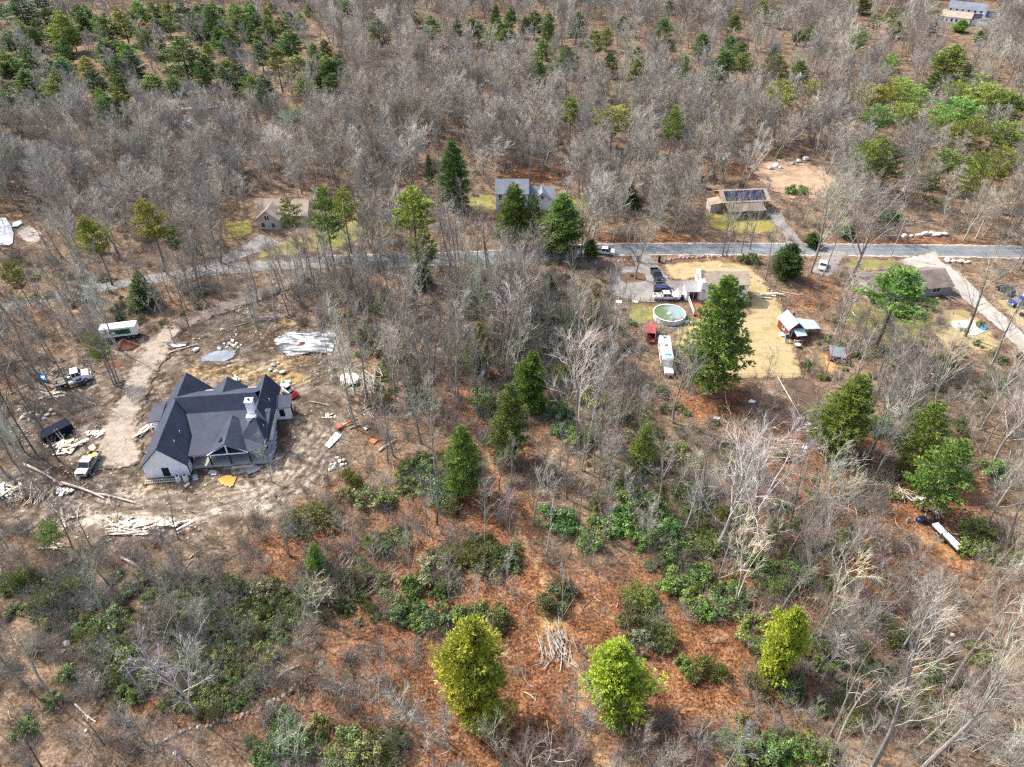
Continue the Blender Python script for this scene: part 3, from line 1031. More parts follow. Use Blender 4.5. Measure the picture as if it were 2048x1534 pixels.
m.slab([(-2.4, 11.2, 2.75), (0.1, 11.2, 3.1), (0.1, 16.2, 3.5), (-2.4, 16.2, 3.1)], 0.15)
m.build('roof', DR, hs)
m = MB()
for yy in (11.5, 15.8):
    m.box(-2.2, -2.05, yy, yy + 0.15, -0.4, 2.7)
m.box(-1.9, 0, 12.2, 15.6, -0.4, 2.6)
m.build('side_entry', M['white_siding'], hs)
mb = MB()
mb.box(19.5, 22.4, 12.9, 15.4, -0.5, 2.9)
mb.build('bump_out', M['white_siding'], hs)
m = MB()
m.slab([(19.6, 12.5, 2.98), (22.75, 12.5, 2.98), (22.75, 15.6, 3.5), (19.6, 15.6, 3.5)], 0.14)
m.build('roof', DR, hs)
for x0, x1 in ((14.2, 17.0), (5.8, 8.2)):   # porch ribbed strips between the back gables
    MB().slab([(x1, 16.6, 4.2), (x0, 16.6, 4.2), (x0, 19.0, 3.3), (x1, 19.0, 3.3)], 0.1).build('metal_roof', M['grey_metal'], hs)
mb = MB()
mb.box(7.25, 19.35, 1.55, 7.1, -0.5, 0.28)
mb.box(19.35, 19.6, 1.55, 12.9, -0.5, 0.26)
mb.build('porch_floor', M['concrete'], hs)
for x, y in ((10.4, 1.75), (13.7, 1.75), (17.0, 1.75), (19.2, 1.8), (19.25, 5.0), (19.25, 8.2), (19.25, 11.2)):
    MB().box(x - 0.1, x + 0.1, y - 0.1, y + 0.1, 0.28, 2.95 if x < 19 else 3.05).build('porch_post', M['black'], hs)
mb = MB()
mb.box(7.4, 19.3, 1.62, 1.86, 2.62, 2.84)
mb.build('porch_beam', M['trim'], hs)
mb = MB()                                  # open truss of the porch gable
for (xa, za), (xb, zb) in (((10.35, 2.9), (13.7, 5.0)), ((13.7, 5.0), (17.05, 2.9)), ((10.35, 2.85), (17.05, 2.85)), ((13.7, 2.85), (13.7, 4.95))):
    mb.cyl((xa, 1.36, za), (xb, 1.36, zb), 0.13, n=4)
mb.build('gable_truss', M['trim'], hs)
MB().box(16.8, 18.0, 7.3, 8.5, 3.0, 8.9).box(16.6, 18.25, 6.4, 7.28, 2.9, 6.4).build('chimney', M['white_siding'], hs)
ch = MB().box(16.7, 18.1, 7.2, 8.6, 8.9, 9.05).build('chimney_cap', M['trim'], hs)
MB().cyl((17.4, 7.9, 9.05), (17.4, 7.9, 9.35), 0.22, n=10).build('flue', M['black'], ch)
m = MB()
m.add([(18.05, 7.0, 6.3), (18.05, 8.9, 6.3), (19.6, 7.4, 4.2), (18.05, 7.6, 6.75)], [(0, 2, 3), (3, 2, 1), (0, 1, 2), (0, 3, 1)])
m.build('sunlit_wedge', M['grey_roof'], hs)  # added wedge; its paler shingles paint a sunlit triangle on the dark slope
window(hs, 3.45, 0.0, 1.15, 0.95, 1.7, '-y', M['black'], M['opening'])
window(hs, 20.9, 12.9, 1.5, 0.95, 1.7, '-y', M['trim'], M['opening'])
window(hs, 22.4, 14.2, 1.3, 0.9, 2.0, '+x', M['black'], M['opening'])
window(hs, 9.0, 7.12, 1.6, 1.8, 2.1, '-y', M['black'], M['opening'])
window(hs, 12.4, 7.12, 1.6, 1.8, 2.1, '-y', M['black'], M['opening'])
window(hs, 15.2, 7.12, 1.6, 1.2, 2.1, '-y', M['black'], M['opening'])
window(hs, 7.1, 2.4, 1.4, 0.9, 1.6, '+x', M['black'], M['opening'])
for x, y, z in ((5.4, 5.6, 4.85), (5.2, 3.0, 5.05), (19.2, 9.5, 4.7), (19.25, 13.0, 4.6), (19.3, 6.0, 4.5)):
    MB().cyl((x, y, z - 0.15), (x, y, z + 0.4), 0.07, n=6).build('vent_pipe', M['white_plastic'], hs)
sk = MB().box(-0.35, 0.35, -0.45, 0.45, 0, 0.1).build('skylight', M['black'], hs, loc=(12.55, 3.1, 4.7))
sk.rotation_euler = (0, -math.atan2(2.25, 3.15), 0)
MB().box(-0.24, 0.24, -0.34, 0.34, 0.1, 0.115).build('pane', M['glass'], sk)
MB().box(7.12, 7.22, 0.2, 0.3, 0.0, 2.6).build('downspout', M['black'], hs)
MB().box(-0.1, 0.0, 0.05, 0.15, 0.0, 2.6).build('downspout', M['black'], hs)
mb = MB()
mb.box(-0.02, 7.12, -0.035, 0.0, 2.62, 2.72)
mb.build('belt_trim', M['trim'], hs)
mb = MB()                                  # planks stacked inside the porch
for i in range(7):
    mb.box(17.4 + i * 0.22, 17.55 + i * 0.22, 3.4, 6.6, 0.3, 0.75 + 0.15 * (i % 3))
tag(mb.build('lumber_bundle', M['lumber'], loc=hs.location, rz=hs.rotation_euler.z), 'orange lumber stacked under the right corner of the open porch', 'lumber')


def hl(lx, ly, lz=0.0, o=None):
    o = o or hs
    return o.matrix_basis @ Vector((lx, ly, lz))


# --- two-storey house by the pool -----------------------------------------------
ph = building('cape_house', 43.2, 140.4, 0, 'white two-storey house with a tan roof and a red-brown deck beside the round pool')
mb = MB()
gable_walls(mb, 0, 6.2, 0.9, 10.8, -0.5, 4.95, 6.35, 'x', ridge=2.9)
mb.box(0.0, 0.88, 0.02, 6.2, -0.5, 5.2)
mb.build('wall', M['white_siding'], ph)
gable(ph, 'roof', M['tan_roof'], 0, 6.2, 1.0, 10.8, 5.0, 6.45, 'x', over=0.45, oe=0.25, ridge=2.9)
m = MB()
m.slab([(0.1, -0.7, 2.5), (1.0, -0.7, 2.5), (0.95, 2.9, 6.75), (0.0, 2.9, 6.75)], 0.12)
m.build('chimney_saddle', M['tan_roof'], ph)  # narrow secondary roof strip at the left end, no chimney here
for x, z, w, h in ((3.0, 3.9, 1.5, 1.1), (6.2, 3.9, 1.2, 1.1), (9.2, 3.9, 1.2, 1.1), (2.9, 1.5, 1.7, 1.0), (6.5, 1.5, 1.4, 1.1)):
    window(ph, x, 0.0, z, w, h, '-y', mull=True)
window(ph, 0.0, 3.4, 4.2, 0.8, 1.1, '-x')
window(ph, 0.0, 4.8, 4.2, 0.8, 1.1, '-x')
MB().cyl((6.2, 1.6, 5.4), (6.2, 1.6, 6.0), 0.1, n=6).build('vent_pipe', M['black'], ph)
mb = MB()
mb.box(-3.0, 0, 0.5, 3.9, -0.5, 2.5)
mb.build('sunroom', M['white_siding'], ph)
m = MB()
m.slab([(-3.3, -0.1, 2.75), (0.0, -0.1, 2.75), (0.0, 4.1, 3.35), (-3.3, 4.1, 3.35)], 0.12)
m.build('sunroom_roof', M['grey_metal'], ph)
window(ph, -1.35, 0.5, 1.45, 1.9, 1.9, '-y', name='sliding_door', mull=True)
mb = MB()
mb.box(-2.5, 2.9, -6.1, 0.42, 0.3, 0.5)
mb.build('deck', M['deck'], ph)
mb = MB()
for i, (z, y) in enumerate(((0.34, -6.45), (0.18, -6.8), (0.04, -7.15))):
    mb.box(-1.9, 0.3, y, y + 0.36, z - 0.3, z)
mb.build('deck_steps', M['deck'], ph)


def railing(parent, p0, p1, z, h=0.95, mat=None, step=0.18):
    mb = MB()
    a, b = Vector((*p0, z)), Vector((*p1, z))
    L = (b - a).length
    n = max(2, int(L / step))
    for i in range(n + 1):
        q = a.lerp(b, i / n)
        r = 0.06 if i % 10 == 0 or i == n else 0.03
        mb.box(q.x - r, q.x + r, q.y - r, q.y + r, z, z + h)
    d = (b - a).normalized()
    s = Vector((-d.y, d.x, 0)) * 0.06
    for zz in (0.1, h - 0.08):
        mb.add([a + s + Vector((0, 0, zz)), a - s + Vector((0, 0, zz)), b - s + Vector((0, 0, zz)), b + s + Vector((0, 0, zz)),
                a + s + Vector((0, 0, zz + 0.08)), a - s + Vector((0, 0, zz + 0.08)), b - s + Vector((0, 0, zz + 0.08)), b + s + Vector((0, 0, zz + 0.08))],
               [(0, 3, 2, 1), (4, 5, 6, 7), (0, 1, 5, 4), (1, 2, 6, 5), (2, 3, 7, 6), (3, 0, 4, 7)])
    return mb.build('railing', mat or M['white_plastic'], parent)


railing(ph, (-2.45, -6.0), (-2.45, 0.3), 0.5, 1.0)
railing(ph, (2.85, -6.0), (2.85, -0.1), 0.5, 1.0)
railing(ph, (0.5, -6.0), (2.85, -6.0), 0.5, 1.0)

# --- red shed --------------------------------------------------------------------
sh = building('red_shed', 59.2, 124.9, 9, 'red board shed with bright metal gable roof and lean-to at the lawn edge', 'shed')
mb = MB()
gable_walls(mb, 0.1, 3.3, 0.9, 5.6, -0.4, 2.5, 3.9, 'y')
mb.build('wall', M['red_boards'], sh)
gable(sh, 'roof', M['metal_roof'], 0.1, 3.3, 0.9, 5.6, 2.55, 4.05, 'y', over=0.3, oe=0.3, th=0.07)
m = MB()
m.slab([(0.9, -1.3, 1.95), (3.2, -1.3, 1.95), (3.2, 0.87, 2.45), (0.9, 0.87, 2.45)], 0.06)
m.build('porch_roof', M['metal_roof'], sh)
m = MB()
m.slab([(3.34, 0.6, 2.35), (7.4, 0.9, 1.8), (7.6, 4.2, 1.8), (3.34, 4.9, 2.35)], 0.06)
m.build('lean_to_roof', M['metal_roof'], sh)
for x, y, z in ((1.0, -1.2, 1.9), (3.05, -1.2, 1.9), (7.2, 1.0, 1.8), (7.3, 3.9, 1.8), (5.2, 0.9, 1.8)):
    MB().box(x, x + 0.12, y, y + 0.12, -0.3, z).build('post', M['red_boards'], sh)
window(sh, 0.55, 0.9, 1.3, 0.6, 1.5, '-y', name='door', mull=False)
window(sh, 2.2, 0.9, 1.1, 1.3, 1.6, '-y', M['red_boards'], M['opening'], name='doorway')
window(sh, 0.1, 3.0, 1.5, 0.9, 0.9, '-x')
MB().cyl((2.0, 3.6, 3.7), (2.0, 3.6, 4.7), 0.16, n=8).build('stove_pipe', M['black'], sh)
MB().box(-0.9, 0.08, 1.5, 3.0, -0.3, 0.35).build('side_step', M['pale_lumber'], sh)

# --- small red coop ---------------------------------------------------------------
b = on(1657, 722)
cp = building('chicken_coop', b.x, b.y, -14, 'small red coop with a flat grey roof behind the trodden yard', 'coop')
MB().box(0, 2.2, 0, 2.6, -0.3, 1.5).build('wall', M['red_boards'], cp)
m = MB()
m.slab([(-0.1, -0.4, 1.6), (2.9, -0.4, 1.6), (2.9, 2.9, 1.95), (-0.1, 2.9, 1.95)], 0.07)
m.build('roof', M['grey_roof'], cp)
MB().box(0.6, 1.3, -0.05, 0.0, 0, 1.2).build('door', M['opening'], cp)

# --- grey ranch house --------------------------------------------------------------
rh = building('ranch_house', 82.9, 140.3, 10, 'long grey ranch house with brown-grey shingle roof behind the sprawling pine')
mb = MB()
gable_walls(mb, 0.2, 8.6, 0, 20, -0.5, 2.6, 4.35, 'x')
mb.build('wall', M['grey_siding'], rh)
gable(rh, 'roof', M['brown_roof'], 0.2, 8.6, 0, 20, 2.65, 4.5, 'x', over=0.6, oe=0.5)
MB().box(-0.05, 0.0, 0.2, 8.6, -0.4, 2.6).build('end_wall', M['pale_roof'], rh)
for x, w in ((3.5, 1.5), (8.0, 1.2), (12.0, 1.6), (16.4, 1.9)):
    window(rh, x, 0.2, 1.5, w, 1.0, '-y', mull=True)
window(rh, -0.06, 4.5, 1.7, 0.9, 1.0, '-x')
MB().cyl((9.0, 4.0, 4.2), (9.0, 4.0, 5.0), 0.12, n=6).build('vent_pipe', M['steel'], rh)

# --- colonial with garage wing -------------------------------------------------------
ch = building('colonial_house', -4.5, 188.9, 0, 'two-storey white house with blue-grey roof and garage wing behind three pines')
mb = MB()
gable_walls(mb, 0, 8.2, 0, 9.0, -0.5, 5.5, 8.0, 'x')
mb.build('wall', M['pale_siding'], ch)
gable(ch, 'roof', M['grey_roof'], 0, 8.2, 0, 9.0, 5.6, 8.1, 'x', over=0.3, oe=0.3)
for x in (1.2, 3.4, 5.6, 7.8):
    window(ch, x, 0, 4.3, 0.9, 1.4, '-y')
    window(ch, x, 0, 1.5, 0.9, 1.4, '-y')
mb = MB()
gable_walls(mb, 2.0, 9.6, 9.02, 16.6, -0.5, 2.9, 5.0, 'x')
mb.build('garage_wing', M['pale_siding'], ch)
gable(ch, 'roof', M['grey_roof'], 2.0, 9.6, 9.3, 16.6, 3.0, 5.1, 'x', over=0.3, oe=0.25)
mb = MB()
gable_walls(mb, 10.2, 16.0, 1.4, 6.0, -0.5, 2.9, 5.0, 'y')
mb.build('garage_front', M['pale_siding'], ch)
gable(ch, 'roof', M['grey_roof'], 10.2, 16.0, 1.4, 6.4, 3.0, 5.2, 'y', over=0.25, oe=0.3)
window(ch, 13.1, 1.4, 3.7, 0.7, 1.1, '-y')
mb = MB()
mb.box(10.9, 12.9, 1.34, 1.4, -0.3, 2.2)
mb.box(13.4, 15.4, 1.34, 1.4, -0.3, 2.2)
mb.build('garage_door', M['trim'], ch)

# --- tan house beyond the lane ---------------------------------------------------------
lh_ = building('tan_house', -69.4, 180.6, -4, 'tan house with weathered roof half hidden by pines beyond the grey driveway')
mb = MB()
gable_walls(mb, 0, 7.0, 0, 13.5, -0.5, 3.2, 6.0, 'x')
mb.build('wall', M['beige_siding'], lh_)
gable(lh_, 'roof', M['pale_roof'], 0, 7.0, 0, 13.5, 3.3, 6.1, 'x', over=0.35, oe=0.35)
mb = MB()
gable_walls(mb, 0.6, 6.6, -3.0, 2.0, -0.5, 3.0, 5.4, 'y')
mb.build('front_gable', M['beige_siding'], lh_)
gable(lh_, 'roof', M['pale_roof'], 0.6, 6.6, -3.0, 3.0, 3.1, 5.5, 'y', over=0.3, oe=0.3)
window(lh_, 3.6, -3.0, 3.4, 1.2, 1.3, '-y', mull=True)
window(lh_, 2.2, -3.0, 1.3, 1.0, 1.3, '-y')
window(lh_, 5.0, -3.0, 1.3, 1.0, 1.3, '-y')
window(lh_, 9.5, 0.0, 1.5, 1.4, 1.3, '-y', mull=True)

# --- brown house with solar panels -------------------------------------------------------
so = building('solar_house', 59.5, 187.6, 6, 'brown wood-sided house with rows of dark solar panels across its roof')
mb = MB()
gable_walls(mb, 0, 8.0, 0, 13.0, -0.5, 3.4, 5.0, 'x')
mb.build('wall', M['wood_siding'], so)
gable(so, 'roof', M['tan_roof'], 0, 8.0, 0, 13.0, 3.5, 5.2, 'x', over=0.4, oe=0.5)
m = MB()
m.slab([(0.2, -4.2, 2.4), (11.0, -4.2, 2.4), (11.0, -0.05, 3.2), (0.2, -0.05, 3.2)], 0.12)
m.build('porch_roof', M['brown_roof'], so)
for i in range(6):
    for j in range(2):
        x0, y0 = 0.7 + i * 1.95, 0.2 + j * 1.72
        s = 1.7 / 4.0
        mm = MB()
        mm.slab([(x0, y0, 3.62 + s * y0), (x0 + 1.85, y0, 3.62 + s * y0), (x0 + 1.85, y0 + 1.62, 3.62 + s * (y0 + 1.62)), (x0, y0 + 1.62, 3.62 + s * (y0 + 1.62))], 0.05)
        mm.build('solar_panel', M['solar'], so)
mb = MB()
mb.box(0.2, 11.0, -4.1, -0.02, -0.4, 0.3)
for x in (0.4, 3.5, 7.0, 10.7):
    mb.box(x, x + 0.16, -4.1, -3.94, 0.3, 2.4)
mb.build('porch', M['wood_siding'], so)
for x in (2.0, 5.0, 8.0):
    window(so, x, 0, 1.5, 1.3, 1.3, '-y')
MB().box(-3.2, -0.05, 1.0, 4.6, -0.5, 2.4).build('side_room', M['stone'], so)
m = MB()
m.slab([(-3.4, 0.6, 2.5), (0.0, 0.6, 3.0), (0.0, 4.9, 3.0), (-3.4, 4.9, 2.5)], 0.1)
m.build('side_roof', M['tan_roof'], so)

# --- far farmhouse at the top edge --------------------------------------------------------
fh = building('far_farmhouse', 243.0, 428.0, -32, 'far white farmhouse with grey roofs and solar panels at the top edge')
mb = MB()
gable_walls(mb, 4.0, 13, -6, 12, -0.5, 6.2, 9.0, 'x')
mb.build('wall', M['white_siding'], fh)
gable(fh, 'roof', M['grey_roof'], 4.0, 13, -6, 12, 6.3, 9.1, 'x', over=0.4, oe=0.4)
mb = MB()
gable_walls(mb, -4.0, 4.0, -8, 7, -0.5, 3.2, 5.0, 'x', zb=4.9, ridge=3.9)
mb.build('front_wing', M['white_siding'], fh)
m = MB()
m.slab([(-8.3, -4.4, 3.2), (7.3, -4.4, 3.2), (7.3, 3.98, 5.1), (-8.3, 3.98, 5.1)], 0.15)
m.build('front_roof', M['pale_roof'], fh)
mb = MB()
gable_walls(mb, -1, 10, 12.1, 21, -0.5, 3.6, 6.5, 'x', zb=3.6)
mb.build('solar_wing', M['white_siding'], fh)
gable(fh, 'roof', M['grey_roof'], -1, 10, 12.1, 21, 3.7, 6.6, 'x', over=0.3, oe=0.3)
for i in range(4):
    mm = MB()
    x0 = 12.8 + 2.0 * i
    mm.slab([(x0, -0.6, 4.05), (x0 + 1.8, -0.6, 4.05), (x0 + 1.8, 3.9, 6.42), (x0, 3.9, 6.42)], 0.06)
    mm.build('solar_panel', M['solar'], fh)
for i in range(6):
    window(fh, -6.6 + 2.3 * i, -4.0, 1.7, 0.9, 1.5, '-y')
    window(fh, -4.6 + 3.0 * i, 4.0, 5.5, 0.9, 1.1, '-y')
gb = on(1965, 52)
gb = building('far_garage', gb.x, gb.y, -28, 'far grey-roofed garage with pale end wall and solar panels below the farmhouse', 'garage')
mb = MB()
gable_walls(mb, 0, 9, -6, 8, -0.5, 2.8, 4.6, 'x')
mb.build('wall', M['white_siding'], gb)
gable(gb, 'roof', M['brown_roof'], 0, 9, -6, 8, 2.9, 4.8, 'x', over=0.3, oe=0.3)
for i in range(3):
    mm = MB()
    x0 = -5.6 + 1.9 * i
    mm.slab([(x0, 0.4, 3.2), (x0 + 1.7, 0.4, 3.2), (x0 + 1.7, 4.2, 4.78), (x0, 4.2, 4.78)], 0.06)
    mm.build('solar_panel', M['solar'], gb)
# building glimpsed through the far left woods
gh = on(322, 254)
g2 = building('far_long_shed', gh.x, gh.y, 3, 'long white-roofed shed glimpsed through the bare woods far left', 'shed')
MB().box(0, 17, 0, 3, -0.3, 1.2).build('wall', M['grey_siding'], g2)
m = MB()
m.slab([(-0.3, -0.4, 1.3), (17.3, -0.4, 1.3), (17.3, 3.4, 1.8), (-0.3, 3.4, 1.8)], 0.08)
m.build('roof', M['metal_roof'], g2)
gh = on(325, 229)
g2 = building('far_narrow_shed', gh.x, gh.y, 12, 'narrow white-roofed shed behind the long one far left', 'shed')
MB().box(0, 20, 0, 1, -0.3, 1.1).build('wall', M['grey_siding'], g2)
m = MB()
m.slab([(-0.3, -0.3, 1.5), (20.3, -0.3, 1.5), (20.3, 1.3, 1.6), (-0.3, 1.3, 1.6)], 0.08)
m.build('roof', M['metal_roof'], g2)
# ------------------------------------------------------------------ vehicles (local +Y is forward)
SZ = 0.24                      # height of the churned soil above the terrain on the building site


def place2(name, rear, front, label, cat, group=None, dz=0.0):
    """Empty between two photograph points on the ground, facing from rear to front."""
    a, b = on(*rear), on(*front)
    mid = (a + b) / 2
    ang = math.atan2(b.y - a.y, b.x - a.x) - math.pi / 2
    return empty(name, (mid.x, mid.y, gzf(mid.x, mid.y) + 0.04 + dz), ang, label, cat, group)


def wheel(parent, x, y, r=0.38, w=0.26, dual=False):
    s = 1 if x > 0 else -1
    mb = MB().cyl((x - w / 2, y, r), (x + w / 2, y, r), r, n=16)
    o = mb.build('wheel', M['tyre'], parent)
    MB().cyl((x + s * w / 2, y, r), (x + s * (w / 2 + 0.02), y, r), r * 0.62, n=12).build('rim', M['rim'], o)
    return o


def cab_mesh(w, y0, y1, zb, zt, rf, rr, mat, parent, name='cab'):
    """Greenhouse: glass body with body-coloured roof and pillars. rf/rr = windscreen and rear-window rake."""
    g = MB()
    hw = w / 2
    ti = 0.12
    v = [(-hw, y0, zb), (hw, y0, zb), (hw, y1, zb), (-hw, y1, zb), (-hw + ti, y0 + rr, zt), (hw - ti, y0 + rr, zt), (hw - ti, y1 - rf, zt), (-hw + ti, y1 - rf, zt)]
    f = [(0, 3, 2, 1), (4, 5, 6, 7), (0, 1, 5, 4), (1, 2, 6, 5), (2, 3, 7, 6), (3, 0, 4, 7)]
    g.add(v, f)
    glass = g.build('windows', M['glass'], parent)
    p = MB()
    e = 0.03
    a0, a1 = y0 + rr - 0.04, y1 - rf + 0.04
    p.box(-hw + ti - e, hw - ti + e, a0, a1, zt, zt + 0.07)
    for sx in (-1, 1):
        for (yb, yt, wd) in ((y0, y0 + rr, 0.16), (y1 - 0.02, y1 - rf, 0.09), ((y0 + y1) / 2 - 0.1, (y0 + y1) / 2 - 0.15, 0.1)):
            xb, xt = sx * (hw + e), sx * (hw - ti + e)
            p.add([(xb, yb - wd / 2, zb), (xb, yb + wd / 2, zb), (xb - sx * 0.06, yb + wd / 2, zb), (xb - sx * 0.06, yb - wd / 2, zb),
                   (xt, yt - wd / 2, zt + .02), (xt, yt + wd / 2, zt + .02), (xt - sx * 0.06, yt + wd / 2, zt + .02), (xt - sx * 0.06, yt - wd / 2, zt + .02)],
                  [(0, 1, 2, 3), (4, 7, 6, 5), (0, 4, 5, 1), (1, 5, 6, 2), (2, 6, 7, 3), (3, 7, 4, 0)])
    return p.build(name, mat, parent)


def front_lamps(parent, w, y, z, tail_y=None, tail_z=None):
    for s in (-1, 1):
        MB().box(s * w * 0.38 - 0.17, s * w * 0.38 + 0.17, y - 0.03, y + 0.03, z - 0.1, z + 0.1).build('headlight', M['lamp'], parent)
        if tail_y is not None:
            MB().box(s * w * 0.44 - 0.1, s * w * 0.44 + 0.1, tail_y - 0.03, tail_y + 0.03, tail_z - 0.15, tail_z + 0.15).build('tail_light', M['tail'], parent)
        MB().box(s * (w / 2 + 0.14) - 0.11, s * (w / 2 + 0.14) + 0.11, y - 1.75, y - 1.6, z + 0.25, z + 0.45).build('mirror', M['black'], parent)


def pickup(root, mat, L=5.6, w=1.95, cargo=None, roofmat=None, cablen=1.9):
    h = L / 2
    y_c0 = -h + 2.0               # bed length
    body = MB()
    body.prism_x([(y_c0, 0.45), (h, 0.45), (h + 0.03, 0.72), (h - 0.05, 1.02), (h - 0.5, 1.1), (y_c0 + cablen, 1.17), (y_c0, 1.17)], -w / 2, w / 2)
    body.box(-w / 2, -w / 2 + 0.1, -h, y_c0 - 0.002, 0.5, 1.18)
    body.box(w / 2 - 0.1, w / 2, -h, y_c0 - 0.002, 0.5, 1.18)
    body.box(-w / 2 + 0.102, w / 2 - 0.102, -h, -h + 0.1, 0.55, 1.15)
    body.build('body', mat, root, bevel=0.035)
    MB().box(-w / 2 + 0.11, w / 2 - 0.11, -h + 0.11, y_c0 - 0.01, 0.6, 0.7).build('bed_floor', M['black'], root)
    cab_mesh(w - 0.06, y_c0 + 0.03, y_c0 + cablen + 0.45, 1.15, 1.78, 0.75, 0.12, roofmat or mat, root)
    for x in (-w / 2 + 0.1, w / 2 - 0.1):
        wheel(root, x, h - 0.95, 0.4)
        wheel(root, x, -h + 1.15, 0.4)
    front_lamps(root, w, h + 0.01, 0.88, -h - 0.01, 0.95)
    MB().box(-w * 0.27, w * 0.27, h - 0.01, h + 0.04, 0.72, 0.98).build('grille', M['black'], root)
    MB().box(-w / 2 + 0.04, w / 2 - 0.04, h + 0.02, h + 0.14, 0.42, 0.62).build('bumper', M['steel'], root)
    MB().box(-w / 2 + 0.04, w / 2 - 0.04, -h - 0.14, -h - 0.02, 0.45, 0.62).build('bumper', M['steel'], root)
    if cargo:
        c = MB()
        rng = random.Random(5)
        for i in range(7):
            cx, cy = rng.uniform(-.5, .5), rng.uniform(-h + .5, y_c0 - .5)
            c.box(cx - .3, cx + .3, cy - .35, cy + .35, 0.7, 0.85 + rng.uniform(0, .25))
        co = c.build('bed_load', M[cargo])
        co.location = root.location
        co.rotation_euler = root.rotation_euler
        return co


def carbody(root, mat, L=4.7, w=1.85, suv=True):
    h = L / 2
    b = MB()
    b.prism_x([(-h, 0.35), (h, 0.35), (h + 0.03, 0.6), (h - 0.08, 0.82), (h - 1.15, 0.98), (-h + 0.25, 1.02), (-h, 0.9)], -w / 2, w / 2)
    b.build('body', mat, root, bevel=0.05)
    if suv:
        cab_mesh(w - 0.08, -h + 0.1, h - 0.95, 0.97, 1.6, 0.85, 0.3, mat, root)
    else:
        cab_mesh(w - 0.08, -h + 0.45, h - 1.05, 0.96, 1.36, 0.85, 0.7, mat, root)
    for x in (-w / 2 + 0.08, w / 2 - 0.08):
        wheel(root, x, h - 0.85, 0.34, 0.22)
        wheel(root, x, -h + 0.85, 0.34, 0.22)
    front_lamps(root, w, h - 0.0, 0.68, -h, 0.78)


v = place2('pickup_truck', (197, 912), (165, 958), 'silver pickup truck with a yellow load in its bed on the muddy building site', 'pickup truck', dz=SZ)
co = pickup(v, M['silver_paint'], 5.5, cargo='yellow', roofmat=M['silver_paint'])
tag(co, 'yellow tarpaulin bundles lying in the bed of the silver pickup', 'load')
v = place2('pickup_truck', (1306, 598), (1357, 598), 'white pickup truck parked beside the round pool behind the navy car', 'pickup truck')
co = pickup(v, M['white_paint'], 5.9, cargo='grey_wood')
tag(co, 'grey brush and scrap lying in the bed of the white pickup', 'load')
v = place2('pickup_truck', (1307, 544), (1317, 566), 'dark blue crew cab pickup truck nose down on the gravel drive', 'pickup truck')
pickup(v, M['black_paint'], 5.7)
v = place2('parked_car', (1308, 584), (1346, 586), 'navy blue estate car parked just behind the white pickup', 'car')
carbody(v, M['blue_paint'], 4.8)
v = place2('parked_car', (1646, 526), (1643, 545), 'white saloon car alone on the gravel driveway left of the ranch house', 'car')
carbody(v, M['white_paint'], 4.4, suv=False)
v = place2('pickup_truck', (1192, 506), (1224, 509), 'white pickup truck stopped at the road edge beside a small pine', 'pickup truck')
pickup(v, M['white_paint'], 5.4)
v = place2('pickup_truck', (2062, 606), (2014, 612), 'royal blue pickup truck with white box cargo by the gravel drive', 'pickup truck')
pickup(v, M['royal_paint'], 5.6)
c = MB().box(-0.95, 0.95, -2.7, -0.9, 0.72, 2.2).build('cargo_box', M['white_plastic'], loc=v.location, rz=v.rotation_euler.z)
tag(c, 'white box standing in the bed of the royal blue pickup', 'box')
v = place2('parked_car', (2020, 592), (1996, 577), 'dark grey car parked behind the royal blue pickup', 'car')
carbody(v, M['black_paint'], 4.2)

# --- tractor unit ----------------------------------------------------------------
v = place2('cab_truck', (117, 776), (183, 758), 'white tractor truck without trailer standing among the bare trees', 'truck', dz=SZ)
for s in (-1, 1):
    MB().box(s * 0.45 - 0.09, s * 0.45 + 0.09, -3.0, 2.4, 0.65, 0.9).build('chassis_rail', M['black'], v)
b = MB().prism_x([(0.0, 0.6), (3.0, 0.6), (3.05, 1.1), (2.9, 1.62), (1.5, 1.85), (0.0, 1.85)], -1.15, 1.15)
b.build('body', M['white_paint'], v, bevel=0.06)
cab_mesh(2.2, 0.02, 1.75, 1.82, 2.62, 0.42, 0.05, M['white_paint'], v)
MB().box(-1.1, 1.1, 0.0, 0.12, 1.8, 2.66).build('cab_back', M['white_paint'], v)
MB().box(1.16, 1.18, 0.45, 1.5, 0.78, 1.2).build('door_panel', M['royal_paint'], v)
for x in (-1.0, 1.0):
    wheel(v, x, 2.1, 0.5, 0.32)
    wheel(v, x, -1.5, 0.5, 0.5)
    wheel(v, x, -2.6, 0.5, 0.5)
    MB().cyl((x, -0.9, 0.72), (x, 0.0, 0.72), 0.3, n=12).build('fuel_tank', M['white_paint'] if x > 0 else M['steel'], v)
    MB().cyl((x * 0.95, -0.12, 0.7), (x * 0.95, -0.12, 2.9), 0.07, n=8).build('exhaust', M['black'], v)
    MB().box(x - 0.3, x + 0.3, -3.2, -0.95, 1.04, 1.09).build('mudguard', M['black'], v)
MB().box(-0.6, 0.6, -2.7, -1.4, 0.9, 1.05).build('fifth_wheel', M['black'], v)
front_lamps(v, 2.3, 3.02, 1.0)
MB().box(-0.55, 0.55, 2.98, 3.07, 0.8, 1.5).build('grille', M['black'], v)
MB().box(-1.15, 1.15, 3.06, 3.22, 0.45, 0.75).build('bumper', M['steel'], v)

